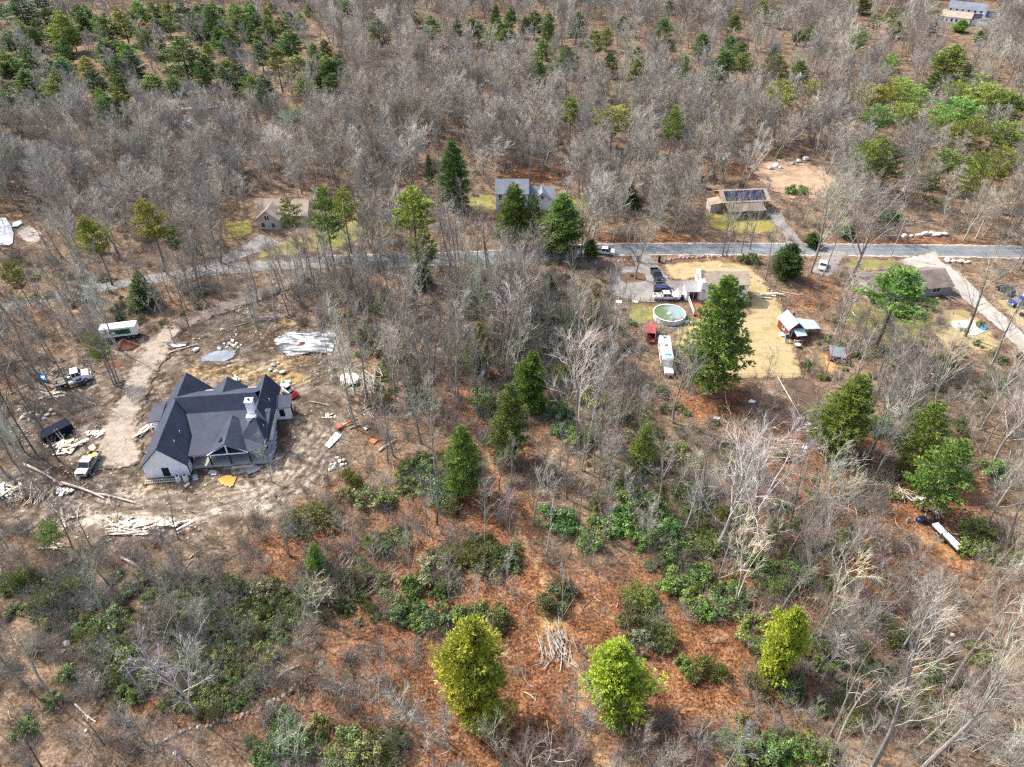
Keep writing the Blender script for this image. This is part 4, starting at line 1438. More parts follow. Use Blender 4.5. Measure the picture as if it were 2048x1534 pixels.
# --- white box trailer --------------------------------------------------------------
v = place2('box_trailer', (283, 671), (208, 680), 'white box trailer with a green side panel by the dirt heap', 'trailer', dz=SZ)
MB().box(-1.2, 1.2, -3.6, 3.6, 0.85, 3.0).build('box', M['white_paint'], v, bevel=0.05)
MB().box(-1.1, 1.1, -3.5, 3.5, 0.6, 0.85).build('chassis', M['black'], v)
gp = MB().box(-1.215, -1.2, -2.4, 0.6, 1.35, 2.6).build('side_graphic', M['green_print'], v)
MB().cyl((-1.2, 1.15, 1.95), (-1.222, 1.15, 1.95), 0.68, n=24).build('emblem', M['black'], gp)
MB().cyl((-1.224, 1.0, 1.85), (-1.23, 1.0, 1.85), 0.36, n=20).build('emblem_face', M['white_plastic'], gp)
for i, (y0, y1, z) in enumerate(((-2.0, 0.3, 2.25), (-1.7, 0.3, 1.95), (-2.0, 0.1, 1.65))):
    MB().box(-1.222, -1.216, y0, y1, z - 0.1, z + 0.1).build('dark_stripe', M['black'], gp)
for x in (-1.0, 1.0):
    wheel(v, x, -1.6, 0.45, 0.3)
    wheel(v, x, -2.6, 0.45, 0.3)
    MB().box(x - 0.06, x + 0.06, 2.6, 2.72, 0.0, 0.6).build('landing_leg', M['steel'], v)
MB().box(-0.5, 0.5, 3.6, 4.2, 0.55, 0.8).build('tow_frame', M['black'], v)

# --- black dumpster ------------------------------------------------------------------
v = place2('dumpster', (96, 884), (138, 862), 'black steel roll-off dumpster among debris beside the pale track', 'dumpster', dz=SZ)
mb = MB()
mb.box(-1.2, 1.2, -2.5, 2.5, 0.2, 0.3)
mb.box(-1.2, -1.1, -2.5, 2.5, 0.302, 1.75)
mb.box(1.1, 1.2, -2.5, 2.5, 0.302, 1.75)
mb.box(-1.098, 1.098, -2.5, -2.4, 0.302, 1.75)
mb.box(-1.098, 1.098, 2.4, 2.5, 0.302, 1.75)
mb.build('bin', M['navy_bin'], v)
for i in range(7):
    for s in (-1, 1):
        MB().box(s * 1.24 - 0.04, s * 1.24 + 0.04, -2.4 + i * 0.8 - 0.05, -2.4 + i * 0.8 + 0.05, 0.2, 1.7).build('rib', M['navy_bin'], v)
MB().slab([(-1.22, -2.52, 1.78), (1.22, -2.52, 1.78), (1.22, 2.52, 1.78), (-1.22, 2.52, 1.78)], 0.04).build('lid', M['navy_bin'], v)
for k in (0, 1):
    mb = MB().cyl((0, 0, 0), (0, -1.9, 1.95), 0.09, n=4)
    p = v.matrix_basis @ Vector((1.3 + 0.0, -0.6 + 0.4 * k, 0.05))
    o = mb.build('leaning_plank', M['lumber'], loc=(v.matrix_basis @ Vector((2.6, -0.3 + 0.45 * k, 0.02))), rz=v.rotation_euler.z + R(-90) + math.pi + math.pi)
    o.rotation_euler.z = v.rotation_euler.z - math.pi / 2
    tag(o, 'pale plank leaning on the black dumpster, the %s of two' % ('upper' if k else 'lower'), 'plank', 'planks leaning on the dumpster')

# --- compact loader ---------------------------------------------------------------------
v = place2('skid_steer_loader', (566, 782), (592, 797), 'small white and red tracked loader beside the new house bump-out', 'loader', dz=SZ)
for s in (-1, 1):
    MB().prism_x([(-1.0, 0.15), (-0.8, 0.0), (0.8, 0.0), (1.0, 0.15), (1.0, 0.5), (0.8, 0.6), (-0.8, 0.6), (-1.0, 0.5)], s * 0.75 - 0.2, s * 0.75 + 0.2).build('track', M['tyre'], v)
    mb = MB().cyl((s * 0.62, -0.9, 1.5), (s * 0.62, 1.0, 1.05), 0.09, n=6).cyl((s * 0.62, 1.0, 1.05), (s * 0.62, 1.3, 0.45), 0.09, n=6)
    mb.build('lift_arm', M['white_paint'], v)
MB().prism_x([(-1.3, 0.35), (0.4, 0.35), (0.6, 0.7), (-0.1, 1.15), (-1.3, 1.2)], -0.55, 0.55).build('body', M['white_paint'], v)
MB().box(-0.5, 0.5, -0.7, 0.3, 1.2, 1.95).build('cab', M['glass'], v)
MB().box(-0.56, 0.56, -0.75, 0.35, 1.95, 2.05).build('cab_roof', M['blue_gravel'] if False else M['steel'], v)
MB().prism_x([(1.15, 0.1), (1.9, 0.1), (1.9, 0.2), (1.3, 0.75), (1.15, 0.75)], -0.9, 0.9).build('bucket', M['bright_red'], v)

# --- camper, red trailer, utility box -----------------------------------------------------
v = place2('camper', (1325, 690), (1333, 745), 'long white camper trailer with blue-patched roof among thickets below the pool', 'camper')
mb = MB().prism_x([(-4.0, 0.55), (3.6, 0.55), (4.15, 1.1), (4.15, 2.6), (3.8, 2.95), (-4.0, 2.95)], -1.15, 1.15)
mb.build('body', M['camper_skin'], v, bevel=0.06)
MB().box(-0.8, 0.5, 2.35, 3.1, 2.95, 2.97).build('roof_patch', M['blue_tarp'], v)
MB().box(-0.3, 0.3, -0.6, -0.3, 2.95, 3.07).box(-0.3, 0.3, -3.5, -3.1, 2.95, 3.07).build('roof_vent', M['black'], v)
for y in (-2.0, 0.4, 2.4):
    window(v, 1.15, y, 1.9, 0.9, 0.6, '+x', M['steel'])
    window(v, -1.15, y, 1.9, 0.9, 0.6, '-x', M['steel'])
for x in (-1.0, 1.0):
    wheel(v, x, -0.6, 0.34)
    wheel(v, x, -1.4, 0.34)
MB().box(-0.06, 0.06, 4.1, 5.2, 0.5, 0.62).build('tow_bar', M['black'], v)
v = place2('utility_trailer', (1334, 737), (1337, 756), 'small white flat-lidded trailer in front of the long camper', 'trailer')
MB().box(-0.85, 0.85, -1.3, 1.4, 0.5, 1.05).build('body', M['camper_skin'], v)
MB().slab([(-0.9, -1.35, 1.12), (0.9, -1.35, 1.12), (0.9, 1.45, 1.12), (-0.9, 1.45, 1.12)], 0.06).build('lid', M['white_paint'], v)
for x in (-0.9, 0.9):
    wheel(v, x, 0.0, 0.3, 0.2)
v = place2('red_trailer', (1299, 661), (1300, 690), 'faded red trailer with open front between thickets and the camper', 'trailer')
mb = MB()
mb.box(-1.0, 1.0, -2.6, 2.4, 0.5, 0.6)
mb.box(-1.0, -0.93, -2.6, 2.4, 0.602, 1.9)
mb.box(0.93, 1.0, -2.6, 2.4, 0.602, 1.9)
mb.box(-0.928, 0.928, -2.6, -2.5, 0.602, 1.9)
mb.build('body', M['red_paint'], v)
MB().slab([(-1.05, -2.65, 1.95), (1.05, -2.65, 1.95), (1.05, 1.2, 1.95), (-1.05, 1.2, 1.95)], 0.05).build('cover', M['red_paint'], v)
for x in (-1.0, 1.0):
    wheel(v, x, -0.3, 0.34)

# --- pool --------------------------------------------------------------------------------
b = on(1339, 640)
pool = empty('swimming_pool', (b.x, b.y, gzf(b.x, b.y)), 0, 'round above-ground pool with a sagging green winter cover', 'pool')
pool.location.y = 132.2 + 1.6
r = 3.55
mb = MB()
n = 40
for i in range(n):
    a0, a1 = 2 * math.pi * i / n, 2 * math.pi * (i + 1) / n
    p = [(r * math.cos(a), r * math.sin(a)) for a in (a0, a1)]
    q = [((r - .06) * math.cos(a), (r - .06) * math.sin(a)) for a in (a0, a1)]
    mb.add([(*p[0], -0.3), (*p[1], -0.3), (*p[1], 1.25), (*p[0], 1.25), (*q[0], 1.25), (*q[1], 1.25), (*q[1], 0.4), (*q[0], 0.4)],
           [(0, 1, 2, 3), (3, 2, 5, 4), (4, 5, 6, 7)])
mb.build('pool_wall', M['pale_siding'], pool)
mb = MB()
for i in range(n):
    a0, a1 = 2 * math.pi * i / n, 2 * math.pi * (i + 1) / n
    v8 = []
    for rr, z in ((r - 0.16, 1.255), (r + 0.1, 1.255), (r + 0.1, 1.32), (r - 0.16, 1.32)):
        v8 += [(rr * math.cos(a0), rr * math.sin(a0), z), (rr * math.cos(a1), rr * math.sin(a1), z)]
    mb.add(v8, [(0, 1, 3, 2), (2, 3, 5, 4), (4, 5, 7, 6), (6, 7, 1, 0)])
mb.build('rim_rail', M['white_plastic'], pool)
for i in range(12):
    a = 2 * math.pi * i / 12
    MB().box(-0.06, 0.06, -0.05, 0.05, -0.3, 1.25).build('pool_post', M['white_plastic'], pool, loc=((r + 0.03) * math.cos(a), (r + 0.03) * math.sin(a), 0), rz=a)
m, t = newmat('pool_cover')
p = t.objco()
s = t.n('ShaderNodeSeparateXYZ')
t.l(p, s.inputs[0])
ang = t.math('ARCTAN2', s.outputs[1], s.outputs[0])
rad = t.math('SQRT', t.math('ADD', t.math('MULTIPLY', s.outputs[0], s.outputs[0]), t.math('MULTIPLY', s.outputs[1], s.outputs[1])))
nz = t.noise(p, 0.8, 4)
g = t.step(t.math('ADD', t.math('MULTIPLY', s.outputs[0], 0.16), t.math('MULTIPLY', t.math('SUBTRACT', nz, 0.5), 0.6)), -0.2, 0.2)
c = t.mix(g, (0.1, 0.14, 0.055), (0.2, 0.27, 0.28))
lv = t.step(t.math('ADD', t.math('SUBTRACT', t.math('MULTIPLY', s.outputs[0], 0.25), s.outputs[1]), t.math('MULTIPLY', nz, 1.6)), 3.1, 3.5)
c = t.mix(lv, c, (0.2, 0.11, 0.07))
t.bsdf(c, 0.3, 0, 0.5)
M['pool_cover'] = m
mb = MB()
rings = [0.0, 0.4, 0.9, 1.5, 2.2, 2.9, 3.36]
nn = 48
vv = [(0, 0, 1.28)]
for rr in rings[1:]:
    for i in range(nn):
        a = 2 * math.pi * i / nn
        z = 1.02 + 0.16 * (rr / 3.36) ** 3 + (0.22 * math.exp(-((rr / 0.42) ** 2))) + 0.028 * math.sin(a * 8) * math.exp(-((rr - 1.2) / 0.9) ** 2)
        vv.append((rr * math.cos(a), rr * math.sin(a), z))
ff = [(0, 1 + i, 1 + (i + 1) % nn) for i in range(nn)]
for k in range(len(rings) - 2):
    b0, b1 = 1 + k * nn, 1 + (k + 1) * nn
    ff += [(b0 + i, b1 + i, b1 + (i + 1) % nn, b0 + (i + 1) % nn) for i in range(nn)]
mb.add(vv, ff)
pc = mb.build('winter_cover', M['pool_cover'], pool)
pc.data.polygons.foreach_set('use_smooth', [True] * len(pc.data.polygons))
mb = MB()
for k in range(6):
    a0 = math.pi * k / 6
    mb.add([(0.55 * math.cos(2 * math.pi * i / 16) * math.cos(0), 0.55 * math.sin(2 * math.pi * i / 16), 1.1) for i in range(16)] if k == 0 else [], [])
mb = MB()
lat = 5
vv = []
for j in range(lat + 1):
    th = math.pi / 2 * j / lat
    for i in range(16):
        a = 2 * math.pi * i / 16
        vv.append((0.5 * math.cos(th) * math.cos(a), 0.5 * math.cos(th) * math.sin(a), 1.08 + 0.3 * math.sin(th)))
ff = [(j * 16 + i, j * 16 + (i + 1) % 16, (j + 1) * 16 + (i + 1) % 16, (j + 1) * 16 + i) for j in range(lat) for i in range(16)]
mb.add(vv, ff)
mb.build('air_pillow', M['white_plastic'], pool)
b = on(1345, 651)
o = MB().box(-2.6, 2.0, -1.1, 1.1, 0.0, 0.12).build('paved_pad', M['blue_gravel'], loc=(b.x, b.y - .3, gzf(b.x, b.y) + 0.02))
tag(o, 'dark blue-grey paved pad just below the round pool', 'paving')
o = MB().slab([(-1.0, -0.35, 0.25), (1.0, -0.35, 0.2), (1.0, 0.35, 0.3), (-1.0, 0.35, 0.35)], 0.08).build('pool_ladder', M['white_plastic'], loc=on(1373, 646), rz=R(-25))
tag(o, 'white pool ladder lying on the grass right of the pool', 'ladder')
for s in (-0.3, 0.3):
    MB().box(-1.0, 1.0, s - 0.06, s + 0.06, 0.3, 0.5).build('ladder_rail', M['white_plastic'], o)
for (x, y, nm, lb, ct, mt) in ((1285, 604, 'board', 'grey panel lying by the wire fence left of the pool', 'panel', 'blue_gravel'), (1270, 604, 'board', 'bleached plank lying by the wire fence left of the grey panel', 'plank', 'pale_lumber')):
    o = MB().box(-0.7, 0.7, -0.4, 0.4, 0, 0.08).build(nm, M[mt], loc=on(x, y, .06), rz=R(-8))
    tag(o, lb, ct)
# greenhouse-like small cover in the thickets
b = on(1236, 622)
v = empty('plastic_hoop_house', b, R(-8), 'small clear plastic hoop house half hidden in the thicket', 'greenhouse')
mb = MB()
for i in range(6):
    mb.cyl((-0.9, -2 + i * 0.8, 0), (-0.6, -2 + i * .8, 1.5), 0.04, n=4).cyl((-0.6, -2 + i * .8, 1.5), (0.6, -2 + i * .8, 1.5), 0.04, n=4).cyl((0.6, -2 + i * .8, 1.5), (0.9, -2 + i * .8, 0), 0.04, n=4)
mb.build('hoops', M['white_plastic'], v)
MB().slab([(-0.65, 1.0, 1.56), (0.65, 1.0, 1.56), (0.65, 2.1, 1.56), (-0.65, 2.1, 1.56)], 0.05).build('cover', M['white_plastic'], v)

# --- deck furniture ------------------------------------------------------------------------
T = ph.matrix_basis


def deckp(x, y, z=0.5):
    return T @ Vector((x, y, z))


tb = empty('round_table', deckp(0.35, -2.6), 0, 'dark round table in the middle of the red-brown deck', 'table')
MB().cyl((0, 0, 0.68), (0, 0, 0.74), 0.62, n=20).build('table_top', M['black_paint'], tb)
MB().cyl((0, 0, 0.0), (0, 0, 0.68), 0.06, n=8).cyl((0, 0, 0), (0, 0, 0.05), 0.3, n=12).build('pedestal', M['black'], tb)
gr = empty('grill', deckp(2.2, -2.6), 0, 'black barbecue grill at the right rail of the deck', 'grill')
MB().box(-0.45, 0.45, -0.28, 0.28, 0.75, 1.05).build('firebox', M['black'], gr)
MB().cyl((-0.45, 0, 1.05), (0.45, 0, 1.05), 0.27, n=10).build('lid', M['black_paint'], gr)
for x in (-0.4, 0.4):
    for y in (-0.22, 0.22):
        MB().box(x - 0.03, x + 0.03, y - 0.03, y + 0.03, 0, 0.75).build('leg', M['black'], gr)
ut = place2('utility_vehicle', (1432, 640), (1407, 643), 'small white-nosed utility vehicle with black roof at the deck steps', 'utility vehicle')
MB().prism_x([(-1.3, 0.4), (1.2, 0.4), (1.25, 0.8), (0.7, 0.95), (-1.3, 0.95)], -0.7, 0.7).build('body', M['white_paint'], ut)
MB().box(-0.7, 0.7, -0.5, 0.7, 1.7, 1.76).build('roof', M['black'], ut)
for x in (-0.66, 0.66):
    for y in (-0.45, 0.65):
        MB().cyl((x, y, 0.9), (x, y, 1.7), 0.035, n=6).build('roll_bar', M['white_plastic'], ut)
    wheel(ut, x, 0.8, 0.3, 0.24)
    wheel(ut, x, -0.9, 0.3, 0.24)
for x in (-0.35, 0.35):
    MB().box(x - 0.25, x + 0.25, -0.4, 0.1, 0.95, 1.35).build('seat', M['black'], ut)
bn = empty('recycling_bin', deckp(-3.7, 0.9, 0), 0, 'dark blue wheeled bin beside the sunroom wall', 'bin')
MB().box(-0.35, 0.35, -0.35, 0.35, 0.1, 1.05).build('bin', M['blue_paint'], bn)
MB().slab([(-0.4, -0.4, 1.06), (0.4, -0.4, 1.06), (0.4, 0.4, 1.12), (-0.4, 0.4, 1.12)], 0.05).build('lid', M['black_paint'], bn)
st = empty('entry_ramp', deckp(-4.6, 2.6, 0), R(20), 'white railed entry ramp on the left of the sunroom', 'ramp')
MB().prism_x([(-1.6, 0.0), (1.6, 0.0), (1.6, 0.6), (0.6, 0.6)], -0.8, 0.8).build('ramp', M['pale_lumber'], st)
for s in (-0.8, 0.8):
    railing(st, (s, -1.2), (s, 1.5), 0.4, 0.8)
# --- yard bits ------------------------------------------------------------------------------
v = empty('garden_bench_swing', on(1532, 597), R(-12), 'weathered pale swing bench lying at the lawn edge', 'bench')
MB().box(-1.1, 1.1, -0.3, 0.3, 0.25, 0.34).build('seat', M['pale_lumber'], v)
MB().box(-1.1, 1.1, 0.3, 0.36, 0.3, 0.9).build('backrest', M['pale_lumber'], v)
for x in (-1.0, 1.0):
    MB().box(x - 0.06, x + 0.06, -0.3, 0.36, -0.02, 0.25).build('leg', M['pale_lumber'], v)
rt = empty('patio_table', on(1594, 694), 0, 'round pale table with stools in front of the red shed', 'table')
MB().cyl((0, 0, 0.66), (0, 0, 0.72), 0.65, n=18).build('table_top', M['pale_siding'], rt)
MB().cyl((0, 0, 0), (0, 0, 0.66), 0.07, n=8).build('pedestal', M['steel'], rt)
for k in range(4):
    s = empty('stool', on(1589 + 5 * k, 684 + (k % 2), 0), 0, 'small white stool behind the pale round table, %s from the shed' % ['nearest', 'second', 'third', 'fourth'][k], 'stool', 'stools by the red shed')
    MB().cyl((0, 0, 0.42), (0, 0, 0.48), 0.2, n=10).build('seat', M['white_plastic'], s)
    for a in range(3):
        q = a * 2.094
        MB().cyl((0.17 * math.cos(q), 0.17 * math.sin(q), 0), (0.1 * math.cos(q), 0.1 * math.sin(q), 0.42), 0.02, n=5).build('leg', M['white_plastic'], s)
sg = MB().slab([(-0.5, -0.02, 0.1), (0.5, -0.02, 0.1), (0.5, 0.5, 2.0), (-0.5, 0.5, 2.0)], 0.06).build('old_window_sash', M['trim'], loc=on(1573, 686), rz=R(12))
tag(sg, 'old white window sash leaning against the red shed front', 'window sash')
MB().slab([(-0.38, -0.035, 1.1), (0.38, -0.035, 1.1), (0.38, 0.43, 1.85), (-0.38, 0.43, 1.85)], 0.03).build('pane', M['glass'], sg)
b = on(1896, 597)
v = empty('boat_trailer', b, R(35), 'empty silver boat trailer standing before the grey ranch house', 'trailer')
mb = MB()
mb.cyl((-0.8, -2, .5), (0, 3, .5), .07, n=5).cyl((0.8, -2, .5), (0, 3, .5), .07, n=5).cyl((-0.8, -2, .5), (0.8, -2, .5), .07, n=5).cyl((-0.6, 0, .5), (0.6, 0, .5), .07, n=5)
mb.cyl((0, 2.4, .5), (0, 2.6, 1.3), .06, n=5).cyl((-.7, -1.6, .5), (-.7, -1.6, 1.2), .05, n=5).cyl((.7, -1.6, .5), (.7, -1.6, 1.2), .05, n=5)
mb.build('frame', M['steel'], v)
for x in (-0.95, 0.95):
    wheel(v, x, -0.8, 0.32, 0.2)
# utility pole by the road
v = empty('utility_pole', on(1782, 512), 0, 'pale wooden utility pole leaning beside the road right of the white car', 'pole')
MB().cyl((0, 0, -0.3), (0.5, 0.4, 10.5), 0.14, 0.1, n=8).build('pole', M['grey_wood'], v)
MB().cyl((-0.4, 0.36, 9.8), (1.4, 0.36, 9.8), 0.06, n=6).build('cross_arm', M['grey_wood'], v)
MB().cyl((0.3, 0.35, 8.2), (0.65, 0.35, 8.9), 0.02, n=5).build('insulator', M['white_plastic'], v)
v = empty('dish_antenna', on(991, 372), 0, 'small white dish on a thin mast left of the colonial house', 'antenna')
MB().cyl((0, 0, -0.3), (0, 0, 3.6), 0.06, n=6).build('mast', M['steel'], v)
MB().cyl((0, -0.25, 3.6), (0, -0.05, 3.65), 0.65, 0.15, n=14).build('dish', M['white_plastic'], v)
for k, (x, y) in enumerate(((1276, 524), (1318, 524))):
    o = MB().box(-0.28, 0.28, -0.28, 0.28, -0.2, 1.5).box(-0.36, 0.36, -0.36, 0.36, 1.5, 1.62).build('gate_post', M['black'], loc=on(x, y))
    tag(o, ['dark gate post on the left of the gravel drive entrance', 'dark gate post on the right of the gravel drive entrance'][k], 'post', 'gate posts of the gravel drive')
b = on(1266, 553)
v = empty('stone_bench', b, 0, 'small black bench under the big bare tree in the mulch bed', 'bench')
MB().box(-0.7, 0.7, -0.25, 0.25, 0.4, 0.48).build('seat', M['black'], v)
for x in (-0.6, 0.6):
    MB().box(x - 0.05, x + 0.05, -0.22, 0.22, 0, 0.4).build('leg', M['black'], v)


def wire_fence(pts, label, h=1.3, step=2.6, rail=False):
    P = [on(x, y) for x, y in pts]
    root = empty('wire_fence' if not rail else 'rail_fence', P[0], 0, label, 'fence')
    wm = MB()
    for a, b in zip(P[:-1], P[1:]):
        L = (b - a).length
        n = max(1, round(L / step))
        for i in range(n):
            p, q = a.lerp(b, i / n), a.lerp(b, (i + 1) / n)
            p.z, q.z = gzf(p.x, p.y), gzf(q.x, q.y)
            MB().cyl(p - P[0] + Vector((0, 0, -.2)), p - P[0] + Vector((0, 0, h)), 0.05, n=6).build('post', M['black'] if not rail else M['grey_wood'], root)
            for z in ((0.1, h * 0.5, h - 0.05) if not rail else (0.5, h - 0.1)):
                wm.cyl(p - P[0] + Vector((0, 0, z)), q - P[0] + Vector((0, 0, z)), 0.022 if not rail else 0.05, n=4, cap=False)
    wm.build('wire' if not rail else 'rail', M['black'] if not rail else M['grey_wood'], root)


wire_fence([(1380, 752), (1450, 757), (1540, 757), (1606, 758)], 'black wire fence along the near edge of the yard lawn')
wire_fence([(1606, 757), (1590, 690), (1572, 640), (1560, 590), (1530, 560)], 'dark wire fence down the right side of the yard lawn', 1.5)
wire_fence([(1240, 601), (1300, 605), (1350, 607)], 'thin dark fence between the gravel parking and the pool', 1.2)
o = MB().cyl((0, 0, 0.25), on(1604, 842) - on(1555, 756) + Vector((0, 0, 0.3)), 0.11, n=8).build('white_pipe', M['pale_lumber'], loc=on(1555, 756))
tag(o, 'long pale pole lying from the lawn fence across the dark yard', 'pole')
# ------------------------------------------------------------------ stones, logs, debris
def rock_mesh(seed, flat=0.7):
    rng = random.Random(seed)
    bm = bmesh.new()
    bmesh.ops.create_icosphere(bm, subdivisions=2, radius=0.5)
    dirs = [(Vector((rng.uniform(-1, 1), rng.uniform(-1, 1), rng.uniform(-1, 1))).normalized(), rng.uniform(0.28, 0.45)) for _ in range(9)]
    for v_ in bm.verts:
        for d, k in dirs:
            s = v_.co.dot(d)
            if s > k:
                v_.co -= d * (s - k) * 0.9
        v_.co *= 1 + rng.uniform(-.04, .04)
        v_.co.z *= flat
    me = bpy.data.meshes.new('stone')
    bm.to_mesh(me)
    bm.free()
    return me


ROCKS = [rock_mesh(i, [0.6, 0.75, 0.5, 0.85, 0.65, 0.7][i]) for i in range(6)]
ROCKS_PALE = [r.copy() for r in ROCKS]
for r_ in ROCKS:
    r_.materials.append(M['stone'])
for r_ in ROCKS_PALE:
    r_.materials.append(M['pale_stone'])
RNG = random.Random(11)


def boulder(x, y, d, label, group, dz=0.0, pale=True, name='boulder'):
    p = on(x, y)
    o = obj(name, RNG.choice(ROCKS_PALE if pale else ROCKS), None, (p.x, p.y, p.z + d * 0.18 + dz), (RNG.uniform(-.3, .3), RNG.uniform(-.3, .3), RNG.uniform(0, 6.28)),
            (d * RNG.uniform(.9, 1.3), d * RNG.uniform(.8, 1.1), d * RNG.uniform(.8, 1.1)))
    tag(o, label, 'boulder', group)
    return o


ORD = ['first', 'second', 'third', 'fourth', 'fifth', 'sixth', 'seventh', 'eighth', 'ninth', 'tenth', 'eleventh', 'twelfth', 'thirteenth', 'fourteenth', 'fifteenth', 'sixteenth', 'seventeenth', 'eighteenth', 'nineteenth', 'twentieth']


def boulder_row(pts, what, group, dz=0.0, pale=True, side='left'):
    pts = sorted(pts, key=lambda q: q[0])
    for i, (x, y, d) in enumerate(pts):
        boulder(x, y, d, 'pale grey boulder %s, %s from the %s end' % (what, ORD[i % 20], side), group, dz, pale)


boulder_row([(1808, 474, 1.6), (1822, 473, 1.4), (1836, 472, 1.7), (1850, 470, 2.4), (1862, 468, 1.8), (1872, 471, 1.9), (1888, 470, 2.3)], 'in the row beyond the road', 'boulders beyond the road')
boulder_row([(1894, 523, 2.2), (1906, 524, 1.4), (1915, 525, 1.7), (1923, 524, 1.4), (1930, 526, 1.0), (1936, 525, 1.2)], 'beside the gravel drive mouth', 'boulders by the gravel drive')
boulder_row([(1540, 338, 2.2), (1552, 334, 2.6), (1560, 337, 1.5), (1585, 328, 1.9), (1598, 324, 2.2), (1610, 320, 2.4)], 'at the far clearing', 'boulders at the far clearing')
boulder_row([(440, 700, 1.3), (449, 690, .9), (459, 689, 1.0), (464, 692, .9), (470, 694, 1.0), (474, 688, .7), (477, 697, .8), (466, 684, 1.0), (483, 692, .6), (455, 696, .7)], 'in the heap behind the new house', 'boulders behind the new house', .15)
boulder_row([(392, 703, 1.2), (397, 699, .7), (445, 662, 1.0), (388, 680, .6), (460, 735, .9), (548, 732, 1.0), (540, 742, .9), (556, 728, .7), (553, 746, 1.1), (566, 747, 1.3)], 'scattered over the mud beyond the new house', 'boulders scattered on the mud', .2)
boulder_row([(672, 930, .9), (679, 924, .8), (684, 932, .8), (668, 938, .9), (688, 922, .7), (675, 917, .6), (663, 931, .6), (692, 930, .5), (660, 942, .8)], 'in the heap right of the new house', 'boulders right of the new house', .15)
boulder_row([(65, 828, 1.0), (75, 835, 1.2), (85, 826, .8), (96, 832, 1.1), (60, 842, .8), (104, 822, .9), (52, 830, .8), (70, 846, .7), (88, 840, 1.0), (110, 830, .7), (45, 838, 1.0), (40, 822, .7)], 'in the stony strip behind the dumpster', 'boulders behind the dumpster', .15)
o = boulder(700, 764, 4.2, 'huge pale slab of rock on the edge of the mud by the stump heap', None, .1)
o.scale = (3.6, 4.6, 1.6)
tag(boulder(690, 850, .8, 'lone pale stone under the bare trees right of the mud', None), None)
boulder_row([(1832, 1160, .8), (1840, 1168, .9), (1850, 1163, .7), (1858, 1172, .8), (1866, 1165, .7), (1845, 1178, .9), (1855, 1184, .8), (1870, 1180, .9), (1835, 1186, .7), (1878, 1174, .6), (1862, 1190, .7), (1825, 1175, .6)],
            'in the low heap below the black debris', 'boulders in the heap below the debris', 0, False)
boulder_row([(1895, 1284, 1.0), (1905, 1272, .9), (1902, 1300, .8)], 'among big bare trees at lower right', 'boulders among lower trees', 0, False)
for (x, y, d, lb) in ((126, 1304, .8, 'small squarish white stone lying on the leaves at lower left'), (134, 1288, 1.1, 'round pale yellow stone behind the white square one'), (537, 1407, .8, 'flat pale stone lying beside the old wall line'), (642, 1327, .7, 'pale stone by the old stone wall at lower middle'), (350, 1506, .7, 'pale stone on the leaves at the lower edge'), (173, 1461, .5, 'tiny white stone on the leaves at lower left'),
                      (1437, 1465, .4, 'small white stone beside the round yellow cedar'), (1030, 534, .8, 'white stone on the front lawn')):
    if lb.endswith('front lawn'):
        x, y = 1441, 533
    boulder(x, y, d, lb, None)


def stone_wall(pts, label, d0=0.5, step=0.55, name='stone_wall', pale=False):
    P = [on(x, y) for x, y in pts]
    root = empty(name, P[0], 0, label, 'stone wall')
    k = 0
    for a, b in zip(P[:-1], P[1:]):
        n = max(1, int((b - a).length / step))
        for i in range(n):
            q = a.lerp(b, (i + RNG.uniform(0, .6)) / n)
            for lay in range(2):
                d = d0 * RNG.uniform(.7, 1.4)
                z = gzf(q.x, q.y) + 0.1 + lay * d0 * 0.5
                if lay and RNG.random() < 0.4:
                    continue
                obj('stone', RNG.choice(ROCKS_PALE if pale else ROCKS), root, (q.x - P[0].x + RNG.uniform(-.25, .25), q.y - P[0].y + RNG.uniform(-.3, .3), z - P[0].z), (RNG.random(), RNG.random(), RNG.random() * 6), (d, d, d))
                k += 1
                if k > 230:
                    return root
    return root


stone_wall([(1322, 522), (1360, 517), (1400, 515), (1450, 512), (1475, 513)], 'low tumbled stone wall between the road and the front lawn', .55, .6)
stone_wall([(1192, 524), (1240, 522), (1272, 522)], 'low stone wall left of the gravel drive entrance', .5, .7)
stone_wall([(535, 1415), (590, 1375), (650, 1325)], 'old mossy stone wall crossing the leaves at lower middle', .5, .6)
stone_wall([(300, 1490), (380, 1460), (480, 1435), (535, 1415)], 'old stone wall running down to the lower left edge', .45, .65)
stone_wall([(1480, 545), (1530, 570), (1580, 620)], 'sparse stone wall hidden behind the right lawn edge', .4, 1.2)


def log_mesh(seed, L=6.0, r=0.16, stubs=3, bend=0.25):
    rng = random.Random(seed)
    mb = MB()
    n = 6
    pts = [Vector(((i / n - .5) * L, bend * math.sin(i / n * 3.1 + seed), 0.8 * r + 0.05 * rng.random())) for i in range(n + 1)]
    for i in range(n):
        mb.cyl(pts[i], pts[i + 1], r * (1 - .5 * i / n), r * (1 - .5 * (i + 1) / n), n=7, cap=i in (0, n - 1))
    for s in range(stubs):
        i = rng.randrange(2, n)
        d = Vector((rng.uniform(.3, 1), rng.uniform(-1, 1), rng.uniform(.1, .6))).normalized() * rng.uniform(.5, 1.8)
        mb.cyl(pts[i], pts[i] + d, r * .4, r * .12, n=5)
    return mb


LOGM = [log_mesh(i, 6, .17, 3).mesh('log', M['log']) for i in range(3)] + [log_mesh(i + 5, 6, .17, 4).mesh('log', M['dead_bark']) for i in range(3)]


